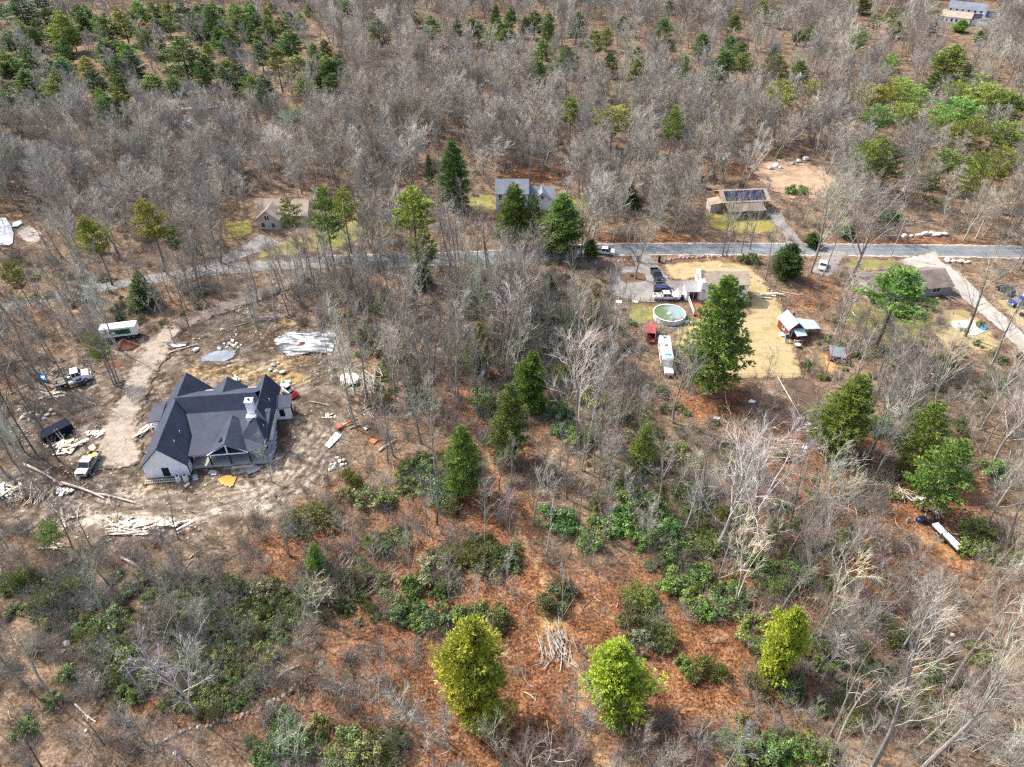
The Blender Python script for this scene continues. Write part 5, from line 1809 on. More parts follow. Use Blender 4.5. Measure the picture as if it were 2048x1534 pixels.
def log(p0, p1, label, thick=1.0, pale=True, dz=0.0, group=None):
    a, b = on(*p0), on(*p1)
    mid = (a + b) / 2
    k = RNG.randrange(3) + (0 if pale else 3)
    o = obj('fallen_log', LOGM[k], None, (mid.x, mid.y, gzf(mid.x, mid.y) + dz), (0, 0, math.atan2(b.y - a.y, b.x - a.x)), ((b - a).length / 6.0, thick, thick))
    tag(o, label, 'log', group)


log((244, 1117), (297, 1158), 'long pale peeled log lying alone below the building site', 1.4)
log((113, 1023), (133, 1058), 'pale squared log, left one of a pair by the debris', 1.2, True, .2)
log((120, 1021), (138, 1056), 'pale squared log, right one of a pair by the debris', 1.2, True, .2)
log((100, 1088), (130, 1087), 'pale short log lying left of the fallen pile beside a small pine', 1)
log((95, 1093), (140, 1095), 'grey log lying beneath the pale short log', .9, False)
log((45, 930), (125, 975), 'long white barked log, upper end of the log line by the silver pickup', 1.5, True, .15)
log((110, 966), (210, 1000), 'long white barked log, middle of the log line by the silver pickup', 1.5, True, .2)
log((190, 993), (270, 1005), 'long white barked log, lower end of the log line below the new house', 1.3, True, .2)
log((365, 1150), (385, 1120), 'thin pale log, upper one of the leaning log group at lower left', .8)
log((372, 1170), (395, 1140), 'thin pale log, lower one of the leaning log group at lower left', .8)
log((380, 1120), (402, 1098), 'pale log beside white stones below the mud', .8)
log((556, 1362), (598, 1330), 'dark rotten log lying by the old stone wall', 1.4, False)
log((148, 1412), (195, 1442), 'bleached forked log at the lower left leaves', .8)
log((800, 1180), (850, 1165), 'grey log crossing the leaf slope left of the bushes', .8, False)
log((868, 1188), (900, 1165), 'thin grey log leaning through the bushes', .6)
log((1048, 1385), (1072, 1402), 'small white branch lying right of the tall yellow cedar', .6)
log((1540, 875), (1640, 900), 'thin pale log lying in the grassy hollow', .5)
log((1865, 1222), (1940, 1225), 'long pale log lying right of the stone heap', .8)
log((1560, 585), (1605, 590), 'pale log lying behind the wire fence', .8)
log((1780, 440), (1870, 447), 'pale log on the bare gravel beyond the road', 1)
log((1700, 622), (1720, 640), 'white log lying under the trees left of the ranch house', 1)
for i, (a, b) in enumerate((((580, 585), (605, 605)), ((470, 655), (530, 640)), ((330, 712), (392, 690)), ((60, 775), (110, 790)), ((20, 790), (60, 770)), ((150, 800), (190, 812)), ((0, 735), (50, 720)), ((5, 385), (60, 375)), ((10, 395), (55, 402)), ((620, 805), (660, 815)), ((715, 1020), (760, 1012)), ((700, 860), (745, 845)), ((760, 905), (790, 880)), ((725, 820), (770, 800)))):
    log(a, b, ['grey cleared log by the dirt track bend', 'grey log on the dark mud behind the new house', 'pale bent log lying across the mud left of the gravel pad', 'grey log behind the white tractor truck', 'grey log left of the tractor truck', 'pale log in front of the tractor truck', 'dark log near the blue plastic load',
               'upper dark log at the edge of the left clearing', 'lower dark log at the edge of the left clearing', 'grey log right of the tracked loader', 'grey log on the leaves right of the round bush', 'grey log right of the white panel', 'grey log at the right edge of the clearing', 'grey log below the stump heap'][i], 1.0, i % 2 == 0, .1)


def stick_heap(x, y, w, d, h, n, label, mat, name='brush_pile', cat='brush pile', child='branch', r=0.07, L=(1.5, 3.5), align=None, dz=0.0):
    p = on(x, y)
    root = empty(name, (p.x, p.y, p.z + dz), 0, label, cat)
    rng = random.Random(int(x * 7 + y))
    me = [MB().cyl((-.5, 0, 0), (0, 0.05, .03), 1, .8, n=5).cyl((0, 0.05, .03), (.5, -.03, 0), .8, .4, n=5) for _ in range(1)][0]
    v = [(a, b * r if abs(b) > .06 or True else b, c * r) for a, b, c in me.v]
    me.v = v
    msh = me.mesh(child, mat)
    for i in range(n):
        a = rng.uniform(0, math.pi) if align is None else align + rng.gauss(0, .35)
        l = rng.uniform(*L)
        t_ = rng.random()
        obj(child, msh, root, (rng.gauss(0, w / 4), rng.gauss(0, d / 4), 0.08 + h * t_ * t_), (0, rng.gauss(0, .15), a), (l, rng.uniform(.7, 1.6), rng.uniform(.7, 1.6)))
    return root


stick_heap(1112, 1290, 4, 6, 1.0, 60, 'grey heap of cut branches beside the leaf trail', M['grey_wood'], align=1.9)
stick_heap(745, 765, 4, 6, 1.6, 60, 'fan of bleached stump branches right of the pale rock slab', M['grey_wood'], align=1.9, L=(2, 4.5))
stick_heap(735, 820, 5, 4, 0.7, 30, 'grey brush heap right of the churned mud', M['grey_wood'])
stick_heap(30, 400, 10, 4, 1.4, 40, 'dark brush heap at the edge of the left clearing', M['dead_bark'], L=(3, 8), align=.3)
stick_heap(540, 640, 5, 2, 1.2, 40, 'grey cut brush heap beyond the mud', M['grey_wood'], L=(1.5, 4), align=.5)
stick_heap(1800, 990, 2.6, 2, 1.0, 36, 'bleached tangle of branches at the junk heap', M['pale_lumber'], L=(1, 2.2))
stick_heap(1870, 1025, 3, 1.4, .6, 26, 'grey branches lying right of the black tub', M['grey_wood'], L=(1, 2.6))
stick_heap(50, 985, 5, 3, .8, 36, 'pale branch heap at the left edge of the site', M['pale_lumber'], L=(1.5, 4), dz=.1)
stick_heap(120, 745, 5, 3, .6, 24, 'dark scrap timber heap behind the tractor truck', M['dead_bark'], L=(1.5, 3), dz=.2)
stick_heap(690, 1120, 5, 4, .4, 22, 'thin dead branches strewn on the leaf slope', M['dead_bark'], L=(2, 5), align=.9)
stick_heap(770, 1165, 5, 5, .3, 22, 'dark fallen branches on the leaf slope left of the bushes', M['dead_bark'], L=(2, 6), align=.9)
stick_heap(1700, 1000, 5, 4, .5, 22, 'grey fallen branches in the hollow left of the junk heap', M['grey_wood'], L=(2, 5))


def plank_heap(x, y, w, d, h, n, label, mats, L=(1.2, 3.2), W=(.15, .5), align=None, dz=0.0, name='debris_pile', sd=0.5):
    p = on(x, y)
    root = empty(name, (p.x, p.y, p.z + dz), 0, label, 'debris pile')
    rng = random.Random(int(x * 3 + y))
    cache = {}
    for i in range(n):
        mk = rng.choice(mats)
        if mk not in cache:
            cache[mk] = MB().box(-.5, .5, -.5, .5, -.5, .5).mesh('plank', M[mk])
        a = rng.uniform(0, math.pi) if align is None else align + rng.gauss(0, sd)
        t_ = i / n
        obj('plank', cache[mk], root, (rng.gauss(0, w / 4), rng.gauss(0, d / 4), 0.06 + h * t_ * rng.uniform(.4, 1)), (rng.gauss(0, .12), rng.gauss(0, .12), a), (rng.uniform(*L), rng.uniform(*W), 0.06))
    return root


plank_heap(134, 895, 5.0, 2.6, .7, 46, 'spilled heap of bleached boards in front of the black dumpster', ['pale_lumber', 'white_plastic', 'pale_lumber', 'lumber'], align=1.0, sd=.8, dz=SZ)
plank_heap(295, 858, 1.6, 3.4, .45, 12, 'stack of long pale planks beside the left wall of the new house', ['pale_lumber', 'white_plastic'], L=(3, 4), W=(.2, .3), align=1.15, sd=.06, dz=SZ, name='lumber_stack')
plank_heap(290, 1052, 10, 1.6, .5, 60, 'long strewn pile of broken white boards below the new house', ['white_plastic', 'pale_lumber', 'pale_lumber'], L=(1, 3.4), align=.15, sd=.5, dz=SZ)
plank_heap(250, 1066, 5, 1.2, .3, 18, 'low pile of straight pale boards left of the strewn boards', ['pale_lumber'], L=(2.5, 4.5), W=(.15, .25), align=.02, sd=.1, dz=SZ)
plank_heap(133, 985, 2.4, 1.2, .4, 16, 'crumpled white sheeting heap under the log line', ['white_plastic', 'pale_lumber'], W=(.3, .8), L=(.6, 1.4), dz=SZ)
plank_heap(85, 992, 4, 2.6, .5, 18, 'leaning bundle of pinkish boards left of the sheeting heap', ['pink_board', 'pale_lumber', 'grey_wood'], L=(2, 3.5), W=(.12, .2), align=1.9, sd=.4, dz=SZ)
plank_heap(20, 980, 4, 3, .5, 24, 'pale board heap at the left edge of the site', ['pale_lumber', 'white_plastic', 'grey_wood'], dz=SZ)
plank_heap(147, 1036, 1.8, 1.4, .3, 10, 'small pale timber frame heap right of the squared logs', ['lumber', 'pale_lumber'], L=(1, 1.8), W=(.1, .2), dz=SZ)
plank_heap(100, 1096, 3, 1.2, .3, 9, 'few pale boards lying by the small pine at lower left', ['pale_lumber'], L=(1.5, 2.8), W=(.12, .2), align=.05, sd=.25)
plank_heap(110, 793, 3.6, 1.8, .5, 26, 'pale board heap in front of the tractor truck', ['pale_lumber', 'lumber', 'grey_wood'], align=.2, dz=SZ)
plank_heap(190, 868, 4.0, 2.0, .2, 14, 'scattered white board scraps between dumpster and track', ['pale_lumber', 'white_plastic'], L=(.6, 1.4), W=(.3, .7), dz=SZ)
plank_heap(470, 762, 2.4, 1.6, .6, 12, 'pale timber offcuts behind the new house gables', ['pale_lumber', 'white_plastic'], L=(.8, 2.0), dz=SZ)
plank_heap(655, 835, 2.4, 1.6, .2, 8, 'few white board scraps right of the tracked loader', ['white_plastic', 'pale_lumber'], L=(.6, 1.4), dz=.2)
plank_heap(1895, 1068, 2.2, 1.2, .4, 16, 'stack of weathered grey boards behind the black flatbed', ['grey_wood', 'pale_lumber'], L=(1.2, 2.4), W=(.1, .2), align=-.3, sd=.25)
plank_heap(1838, 1000, 3.4, 1.6, .6, 22, 'junk heap of dark metal and pale panels on the orange leaves', ['black', 'steel', 'grey_wood', 'white_plastic'], L=(.6, 1.8), W=(.1, .5))
plank_heap(1925, 655, 5.4, 3.2, .2, 40, 'broken pale flagstones heaped around the dry pond', ['concrete', 'pale_stone', 'concrete'], L=(.7, 1.6), W=(.5, 1.1))
plank_heap(1540, 590, 4.5, 1.4, .5, 9, 'pale boards and a trough behind the lawn', ['pale_lumber', 'lumber'], L=(1.5, 3), W=(.3, .5), align=-.1, sd=.3)
plank_heap(645, 700, 3.6, 1.0, .1, 6, 'pale scraps at the sheeting corner', ['white_plastic'], L=(.5, 1), W=(.3, .6), dz=.2)

# single flat things
def sheet(name, corners, mat, label, cat, dz=0.1, th=0.06, lift=(0, 0, 0, 0)):
    P = [on(x, y) for x, y in corners]
    c0 = sum(P, Vector()) / len(P)
    o = MB().slab([(q.x - c0.x, q.y - c0.y, q.z - c0.z + dz + lift[i % 4]) for i, q in enumerate(P)], th).build(name, M[mat], loc=c0)
    tag(o, label, cat)
    return o


sheet('wall_sheet', [(650, 893), (659, 899), (684, 873), (672, 866)], 'white_plastic', 'long white wall panel lying on the mud right of the new house', 'panel', .35)
sheet('red_board', [(114, 971), (126, 976), (134, 966), (120, 962)], 'red_paint', 'red board lying beside the log line', 'board', .45)
sheet('sheathing_board', [(177, 898), (184, 907), (194, 899), (188, 890)], 'pink_board', 'pinkish sheathing board behind the silver pickup', 'board', .4)
sheet('mint_panel', [(249, 1050), (257, 1046), (266, 1058), (260, 1061)], 'teal', 'mint green panel on the strewn white boards', 'panel', .85)
sheet('brown_board', [(300, 1066), (312, 1064), (314, 1058), (302, 1059)], 'red_paint', 'small rust red board at the end of the strewn boards', 'board', .7)
sheet('plank', [(368, 974), (372, 978), (381, 970), (378, 967)], 'pale_lumber', 'short pale plank on the mud below the white barrels', 'plank', .35)
sheet('lumber_beam', [(465, 940), (508, 935), (508, 932), (465, 936)], 'lumber', 'long fresh timber beam along the porch front', 'timber', .4, .25)
sheet('septic_lid', [(561, 776), (580, 777), (582, 764), (563, 764)], 'concrete', 'pale concrete tank top with two round lids behind the loader', 'tank', .45, .4)
o = bpy.data.objects[-1] if False else None
for k, (x, y) in enumerate(((567, 767), (577, 770))):
    q = on(x, y)
    o = MB().cyl((0, 0, 0.44), (0, 0, 0.6), 0.32, n=14).build('tank_lid', M['teal'] if False else M['green_print'], loc=q)
    tag(o, 'dark green round lid on the concrete tank top, %s' % ['the left one', 'the one closer to the loader'][k], 'lid', 'lids of the concrete tank')
for k, (lx) in enumerate((5.55, 6.75)):
    p = hl(lx, -1.25)
    v = empty('white_barrel', (p.x, p.y, gzf(p.x, p.y) + .15), 0, 'white plastic barrel at the gable wall, %s' % ['left of two', 'right of two, by the corner'][k], 'barrel', 'barrels at the gable wall')
    MB().cyl((0, 0, 0), (0, 0, .45), .42, .45, n=16).cyl((0, 0, .45), (0, 0, 1.25), .45, .36, n=16).build('drum', M['white_plastic'], v)
    MB().cyl((0, 0, 1.25), (0, 0, 1.32), .24, n=14).build('lid', M['black'], v)
p = hl(2.6, -1.1)
v = empty('ladder', (p.x, p.y, gzf(p.x, p.y) + .3), hs.rotation_euler.z, 'wooden ladder lying on the ground along the gable wall', 'ladder')
for s in (-.3, .3):
    MB().box(-2.6, 2.6, s - .05, s + .05, 0, .1).build('rail', M['pale_lumber'], v)
for i in range(14):
    MB().box(-2.5 + i * .38, -2.42 + i * .38, -.25, .25, .02, .08).build('rung', M['pale_lumber'], v)

# snow white liner sheet over the foundation hole
m, t = newmat('torn_white_liner')
p = t.objco()
mp = t.n('ShaderNodeMapping')
mp.inputs['Scale'].default_value = (0.35, 1.4, 1)
t.l(p, mp.inputs[0])
a = t.noise(mp.outputs[0], 0.9, 5, 0.7)
b = t.noise(p, 0.16, 3)
f = t.math('ADD', t.math('MULTIPLY', a, 0.6), t.math('MULTIPLY', b, 0.4))
c = t.ramp(f, [(0.46, (0.03, 0.035, 0.045)), (0.5, (0.18, 0.2, 0.23)), (0.54, (0.5, 0.5, 0.5)), (0.7, (0.68, 0.67, 0.65))])
t.bsdf(c, 0.6, 0, 0.3, a, 0.6, 0.15)
M['liner'] = m
o = patch('liner_sheet', px_poly([(548, 678), (580, 668), (640, 663), (668, 664), (672, 690), (665, 712), (630, 706), (578, 714), (556, 700)]), M['liner'], 0.34, 0.4, 0.8, lambda X, Y: 0.25 * vnoise(X, Y, 1.8, 31))
o['kind'] = 'thing'
tag(o, 'large torn white liner sheet spread over wet ground behind the new house', 'plastic sheet')
o = patch('liner_sheet', px_poly([(335, 688), (352, 684), (378, 686), (374, 694), (345, 698)]), M['liner'], 0.3, 0.4, 0.5, lambda X, Y: 0.1 * vnoise(X, Y, 1.4, 33))
o['kind'] = 'thing'
tag(o, 'small pale sheet lying on mud right of the dirt track', 'plastic sheet')
# soil heap beside the trailer
def mound(name, x, y, rx, ry, h, mat, label, seed=1, dz=0.0):
    p = on(x, y)
    mb = MB()
    n, k = 28, 9
    vv = [(0, 0, h)]
    for j in range(1, k + 1):
        t_ = j / k
        for i in range(n):
            a = 2 * math.pi * i / n
            w = 1 + 0.22 * (vnoise(math.cos(a) * 2 + seed, math.sin(a) * 2, 0.8, seed) - .5)
            xx, yy = rx * t_ * math.cos(a) * w, ry * t_ * math.sin(a) * w
            z = h * (1 - t_) ** 1.15 + 0.3 * h * (float(vnoise(xx + seed * 9, yy, 0.7, seed)) - .5) * (1 - t_) - (0.25 if j == k else 0)
            vv.append((xx, yy, z))
    ff = [(0, 1 + i, 1 + (i + 1) % n) for i in range(n)]
    for j in range(k - 1):
        b0, b1 = 1 + j * n, 1 + (j + 1) * n
        ff += [(b0 + i, b1 + i, b1 + (i + 1) % n, b0 + (i + 1) % n) for i in range(n)]
    mb.add(vv, ff)
    o = mb.build(name, M[mat], loc=(p.x, p.y, p.z + dz))
    tag(o, label, 'soil heap')


mound('soil_heap', 252, 693, 2.9, 2.0, 1.9, 'dirt_heap', 'red-brown heap of loose soil in front of the white box trailer', 1, .1)
mound('soil_heap', 225, 730, 2.6, 1.6, .6, 'dirt_heap', 'low pinkish soil heap between the tree clump and track', 3, .1)
mound('soil_heap', 605, 690, 1.0, 1.0, .5, 'dirt_heap', 'small dark soil heap on the torn white liner', 5, .3)
# blue load, left compound, teal cover
b = on(88, 760)
v = empty('plastic_canoe', (b.x, b.y, b.z + .3), R(-38), 'bright blue plastic boat hull lying against a tree by the tractor truck', 'boat')
mb = MB()
prof = [(-1.9, .02), (-1.4, .35), (0, .48), (1.4, .35), (1.9, .02)]
vv = []
for (u, w) in prof:
    for (c0, z) in ((-1, .55), (-.7, .12), (0, 0), (.7, .12), (1, .55)):
        vv.append((u, c0 * w, z + .12 * abs(u) / 1.9))
ff = [(i * 5 + j, (i + 1) * 5 + j, (i + 1) * 5 + j + 1, i * 5 + j + 1) for i in range(4) for j in range(4)]
mb.add(vv, ff)
mb.build('hull', M['blue_tarp'], v)
MB().box(-.15, .15, -.42, .42, .42, .47).build('seat', M['white_plastic'], v)
sheet('pool_cover_sheet', [(-40, 492), (20, 492), (26, 488), (28, 468), (22, 452), (12, 438), (-40, 436)], 'lavender', 'pale lavender pool cover at the left edge clearing', 'pool cover', .35, .3)
sheet('teal_sheet', [(24, 456), (36, 455), (46, 448), (42, 443), (28, 447)], 'teal', 'pale teal sheet beside the lavender pool cover', 'sheet', .4, .2)
patch('stone_terrace', px_poly([(30, 462), (60, 450), (85, 466), (80, 486), (60, 484), (38, 474)]), M['pale_gravel'], .05, .6, .8)
# debris lower right
v = place2('flatbed_trailer', (1862, 1050), (1915, 1103), 'black flatbed trailer carrying white panels at the leafy clearing', 'trailer')
MB().box(-.75, .75, -3.4, 3.4, .45, .6).build('bed', M['black'], v)
for x in (-.8, .8):
    wheel(v, x, -.4, .34, .22)
    wheel(v, x, .5, .34, .22)
    MB().box(x - .04, x + .04, -3.4, 3.4, .6, .85).build('side_rail', M['black'], v)
MB().box(-.05, .05, 3.4, 4.4, .45, .55).build('tow_bar', M['black'], v)
for k, (y0, y1, x0, x1) in enumerate(((-2.3, -.35, -.55, .6), (-.25, 1.2, -.6, .35), (1.3, 2.9, -.55, .45))):
    o = MB().box(x0, x1, y0, y1, .62, .92).build('insulation_sheet', M['white_paint'], loc=v.location, rz=v.rotation_euler.z)
    tag(o, 'white panel on the black flatbed trailer, %s one' % ['rearmost, largest', 'middle', 'front'][k], 'panel', 'panels on the flatbed')
b = on(1842, 1042)
v = empty('black_tub', b, R(15), 'glossy black plastic tub tipped over on orange leaves', 'tub')
lat = 6
vv = []
for j in range(lat + 1):
    th = math.pi / 2 * j / lat
    for i in range(18):
        a = 2 * math.pi * i / 18
        vv.append((1.0 * math.cos(th) ** .6 * math.cos(a), .75 * math.cos(th) ** .6 * math.sin(a), .9 * math.sin(th)))
mb = MB().add(vv, [(j * 18 + i, j * 18 + (i + 1) % 18, (j + 1) * 18 + (i + 1) % 18, (j + 1) * 18 + i) for j in range(lat) for i in range(18)])
mb.build('shell', M['black_paint'], v)
mb = MB()
for i in range(18):
    a0, a1 = 2 * math.pi * i / 18, 2 * math.pi * (i + 1) / 18
    mb.cyl((1.03 * math.cos(a0), .78 * math.sin(a0), .1), (1.03 * math.cos(a1), .78 * math.sin(a1), .1), .05, n=5)
mb.build('rim', M['steel'], v)
b = on(1814, 1043)
o = MB().cyl((0, 0, 0), (0, 0, 1.0), .25, .15, n=8).cyl((0, 0, 0), (.6, -.3, .1), .1, n=5).build('rusty_stove', M['dead_bark'], loc=b)
tag(o, 'upright rusty pipe stump left of the black tub', 'pipe')
b = on(681, 858)
v = empty('tree_grapple', b, R(30), 'rusty orange-red grapple arm lying right of the churned mud', 'machine part')
MB().cyl((0, 0, .3), (2.4, .5, .7), .16, n=6).build('arm', M['orange_red'], v)
MB().box(-.6, .3, -.5, .5, .1, .8).build('base', M['red_paint'], v)
MB().cyl((0, 0, .6), (.3, -.9, 1.2), .1, n=6).build('ram', M['orange_red'], v)
sheet('orange_sheet', [(735, 884), (745, 878), (757, 881), (748, 889)], 'orange_red', 'orange plastic sheet on the leaves right of the site', 'sheet', .15)
sheet('white_scrap', [(726, 857), (733, 852), (740, 855), (732, 862)], 'white_plastic', 'white scrap on the ground above the orange sheet', 'scrap', .2)
for k, (x, y, lb) in enumerate(((1657, 864, 'large white scrap on the dark trodden yard'), (1617, 848, 'small white scrap beside the pale pole'), (1660, 838, 'tiny white scrap under the round pine'), (1504, 803, 'pale blue scrap on leaves below the fence'), (1610, 895, 'white plastic sheet crumpled at the grassy hollow'), (1433, 836, 'pale square slab on leaves below the big pine'))):
    sheet('white_scrap', [(x - 8, y + 2), (x + 4, y + 4), (x + 8, y), (x - 3, y - 4)], 'white_plastic' if k < 5 else 'concrete', lb, 'scrap', .12)
sheet('dry_pond', [(1902, 652), (1915, 642), (1940, 640), (1962, 648), (1972, 662), (1950, 672), (1925, 668)], 'concrete', 'pale stone-lined dry pond under the large leaning tree', 'pond', .08, .05)
sheet('blue_scrap', [(1962, 662), (1972, 660), (1974, 654), (1964, 655)], 'blue_tarp', 'blue tarpaulin scrap at the dry pond rim', 'tarpaulin', .3)
b = on(2046, 634)
v = empty('garden_tractor', b, R(20), 'black garden tractor on the straw grass right of the drive', 'tractor')
MB().prism_x([(-.9, .3), (.9, .3), (.9, .7), (.2, .75), (-.2, .5), (-.9, .55)], -.35, .35).build('body', M['black_paint'], v)
MB().box(-.25, .25, -.6, -.2, .55, 1.0).build('seat', M['black'], v)
for x in (-.42, .42):
    wheel(v, x, -.55, .32, .2)
    wheel(v, x, .6, .22, .14)
# ------------------------------------------------------------------ vegetation
def perp(d, rng):
    a = Vector((rng.gauss(0, 1), rng.gauss(0, 1), rng.gauss(0, 1)))
    a -= d * a.dot(d)
    return a.normalized()


class TreeMesh:
    def __init__(self):
        self.v, self.f = [], []

    def tube(self, pts, r0, r1, n):
        k = len(pts)
        base = len(self.v)
        for i, p in enumerate(pts):
            d = (pts[min(i + 1, k - 1)] - pts[max(i - 1, 0)]).normalized()
            a = d.cross(Vector((0.31, 0.95, 0.1)))
            if a.length < 1e-3:
                a = d.cross(Vector((1, 0, 0)))
            a.normalize()
            b = d.cross(a)
            r = r0 + (r1 - r0) * i / (k - 1)
            for j in range(n):
                t_ = 2 * math.pi * j / n
                self.v.append(p + (a * math.cos(t_) + b * math.sin(t_)) * r)
        for i in range(k - 1):
            for j in range(n):
                j2 = (j + 1) % n
                self.f.append((base + i * n + j, base + i * n + j2, base + (i + 1) * n + j2, base + (i + 1) * n + j))

    def spike(self, p, q, r):
        d = (q - p).normalized()
        a = d.cross(Vector((0.31, 0.95, 0.1))).normalized() * r
        b = d.cross(a)
        i = len(self.v)
        self.v += [p + a, p - a * .5 + b * .87, p - a * .5 - b * .87, q]
        self.f += [(i, i + 1, i + 3), (i + 1, i + 2, i + 3), (i + 2, i, i + 3)]

    def mesh(self, name, mat):
        me = bpy.data.meshes.new(name)
        me.from_pydata([tuple(p) for p in self.v], [], self.f)
        me.materials.append(mat)
        return me


def bend_path(p, d, L, n, rng, wob=0.12, up=0.0):
    pts = [p.copy()]
    d = d.normalized()
    for i in range(n):
        d = (d + Vector((rng.gauss(0, wob), rng.gauss(0, wob), rng.gauss(0, wob) + up))).normalized()
        pts.append(pts[-1] + d * (L / n))
    return pts


def along(pts, t_):
    x = t_ * (len(pts) - 1)
    i = min(int(x), len(pts) - 2)
    return pts[i].lerp(pts[i + 1], x - i), (pts[i + 1] - pts[i]).normalized()


def gen_bare(seed, H=16.0, style='forest', twigs=1.0, tw=.0125):
    """Returns (trunk TreeMesh, crown TreeMesh) of a leafless tree H metres tall."""
    rng = random.Random(seed)
    T_, C_ = TreeMesh(), TreeMesh()
    P = dict(forest=(.36, 12, (22, 50), .26, .011), oak=(.26, 14, (26, 62), .36, .0115), birch=(.40, 13, (20, 45), .20, .0075), sapling=(.22, 9, (20, 50), .25, .007), snag=(.5, 6, (22, 50), .24, .0095))[style]
    start, nl, (e0, e1), ll, rr = P
    r0 = rr * H * rng.uniform(.85, 1.2)
    lean = Vector((rng.gauss(0, .05), rng.gauss(0, .05), 1))
    trunk = bend_path(Vector((0, 0, -.4)), lean, H * .86, 9, rng, .05, .03)
    T_.tube(trunk, r0 * 1.15, r0 * .22, 7)
    az = rng.uniform(0, 6.28)
    stems = [(trunk, r0, nl)]
    if style in ('oak', 'birch') and rng.random() < .6:
        q, d = along(trunk, .32 if style == 'oak' else .08)
        a = rng.uniform(0, 6.28)
        s2 = bend_path(q, Vector((math.cos(a) * .5, math.sin(a) * .5, 1)), H * .55, 6, rng, .08, .05)
        C_.tube(s2, r0 * .6, r0 * .15, 5)
        stems.append((s2, r0 * .6, nl // 2))
    for stem, sr, cnt in stems:
        for k in range(cnt):
            t_ = start + (1 - start) * (k + rng.random() * .7) / cnt
            if stem is not trunk:
                t_ = .3 + .7 * (k + rng.random()) / cnt
            t_ = min(t_, .985)
            q, d = along(stem, t_)
            az += 2.4 + rng.gauss(0, .4)
            el = R(90 - rng.uniform(e0, e1) * (1.1 - .5 * t_))
            dv = Vector((math.cos(az) * math.cos(el), math.sin(az) * math.cos(el), math.sin(el)))
            L = H * ll * rng.uniform(.7, 1.2) * (1.15 - .55 * max(0, (t_ - start) / (1 - start)))
            lr = sr * rng.uniform(.28, .45) * (1.1 - .6 * t_)
            limb = bend_path(q, dv, L, 5, rng, .14, .07)
            C_.tube(limb, lr, lr * .28, 4)
            if style == 'snag':
                for _ in range(2):
                    q2, d2 = along(limb, rng.uniform(.4, .95))
                    d3 = (d2 + perp(d2, rng) * .8).normalized()
                    C_.tube(bend_path(q2, d3, L * .35, 2, rng, .2), lr * .4, lr * .15, 3)
                continue
            nsub = 6 if style in ('forest', 'oak') else 4
            for j in range(nsub):
                t2 = .25 + .75 * (j + rng.random()) / nsub
                q2, d2 = along(limb, min(t2, .99))
                d3 = (d2 + perp(d2, rng) * rng.uniform(.5, 1.0) + Vector((0, 0, .15))).normalized()
                L2 = L * rng.uniform(.28, .5) * (1.15 - .4 * t2)
                sub = bend_path(q2, d3, L2, 3, rng, .16, .05)
                C_.tube(sub, max(lr * .3, .014), .009, 3)
                ntw = int((7 if style in ('forest', 'oak') else 5) * twigs)
                for w in range(ntw):
                    q3, d4 = along(sub, rng.uniform(.15, 1.0) if w else 1.0)
                    d5 = (d4 + perp(d4, rng) * rng.uniform(.4, .95) + Vector((0, 0, .22))).normalized()
                    L3 = rng.uniform(.5, 1.25) * (H / 16) ** .5
                    C_.spike(q3, q3 + d5 * L3, tw)
            for w in range(int(3 * twigs)):
                q3, d4 = along(limb, rng.uniform(.5, 1.0))
                d5 = (d4 + perp(d4, rng) * .6).normalized()
                C_.spike(q3, q3 + d5 * rng.uniform(.7, 1.5), tw * 1.1)
    return T_, C_


def join_mesh(name, parts):
    """One mesh from several (TreeMesh, material)."""
    v, f, mi, mats = [], [], [], []
    for k, (tm, mat) in enumerate(parts):
        b = len(v)
        v += [tuple(p) for p in tm.v]
        f += [tuple(i + b for i in q) for q in tm.f]
        mi += [k] * len(tm.f)
        mats.append(mat)
    me = bpy.data.meshes.new(name)
    me.from_pydata(v, [], f)
    for m_ in mats:
        me.materials.append(m_)
    me.polygons.foreach_set('material_index', mi)
    return me


class LeafMesh(TreeMesh):
    def tuft(self, p, d, L, W, n, rng, spread=.7, up=.15):
        for _ in range(n):
            e = (d + perp(d, rng) * rng.uniform(.1, spread) + Vector((0, 0, rng.uniform(-.1, 1) * up))).normalized()
            s = perp(e, rng) * W * rng.uniform(.7, 1.3) * .5
            l = L * rng.uniform(.6, 1.2)
            i = len(self.v)
            self.v += [p + s * .6, p + e * l * .6 + s, p + e * l, p + e * l * .55 - s]
            self.f.append((i, i + 1, i + 2, i + 3))

    def leaf(self, p, nrm, size, rng):
        a = perp(nrm, rng)
        b = nrm.cross(a)
        i = len(self.v)
        l, w = size * rng.uniform(.7, 1.3), size * .42
        self.v += [p - a * l * .5, p + b * w, p + a * l * .5, p - b * w]
        self.f.append((i, i + 1, i + 2, i + 3))


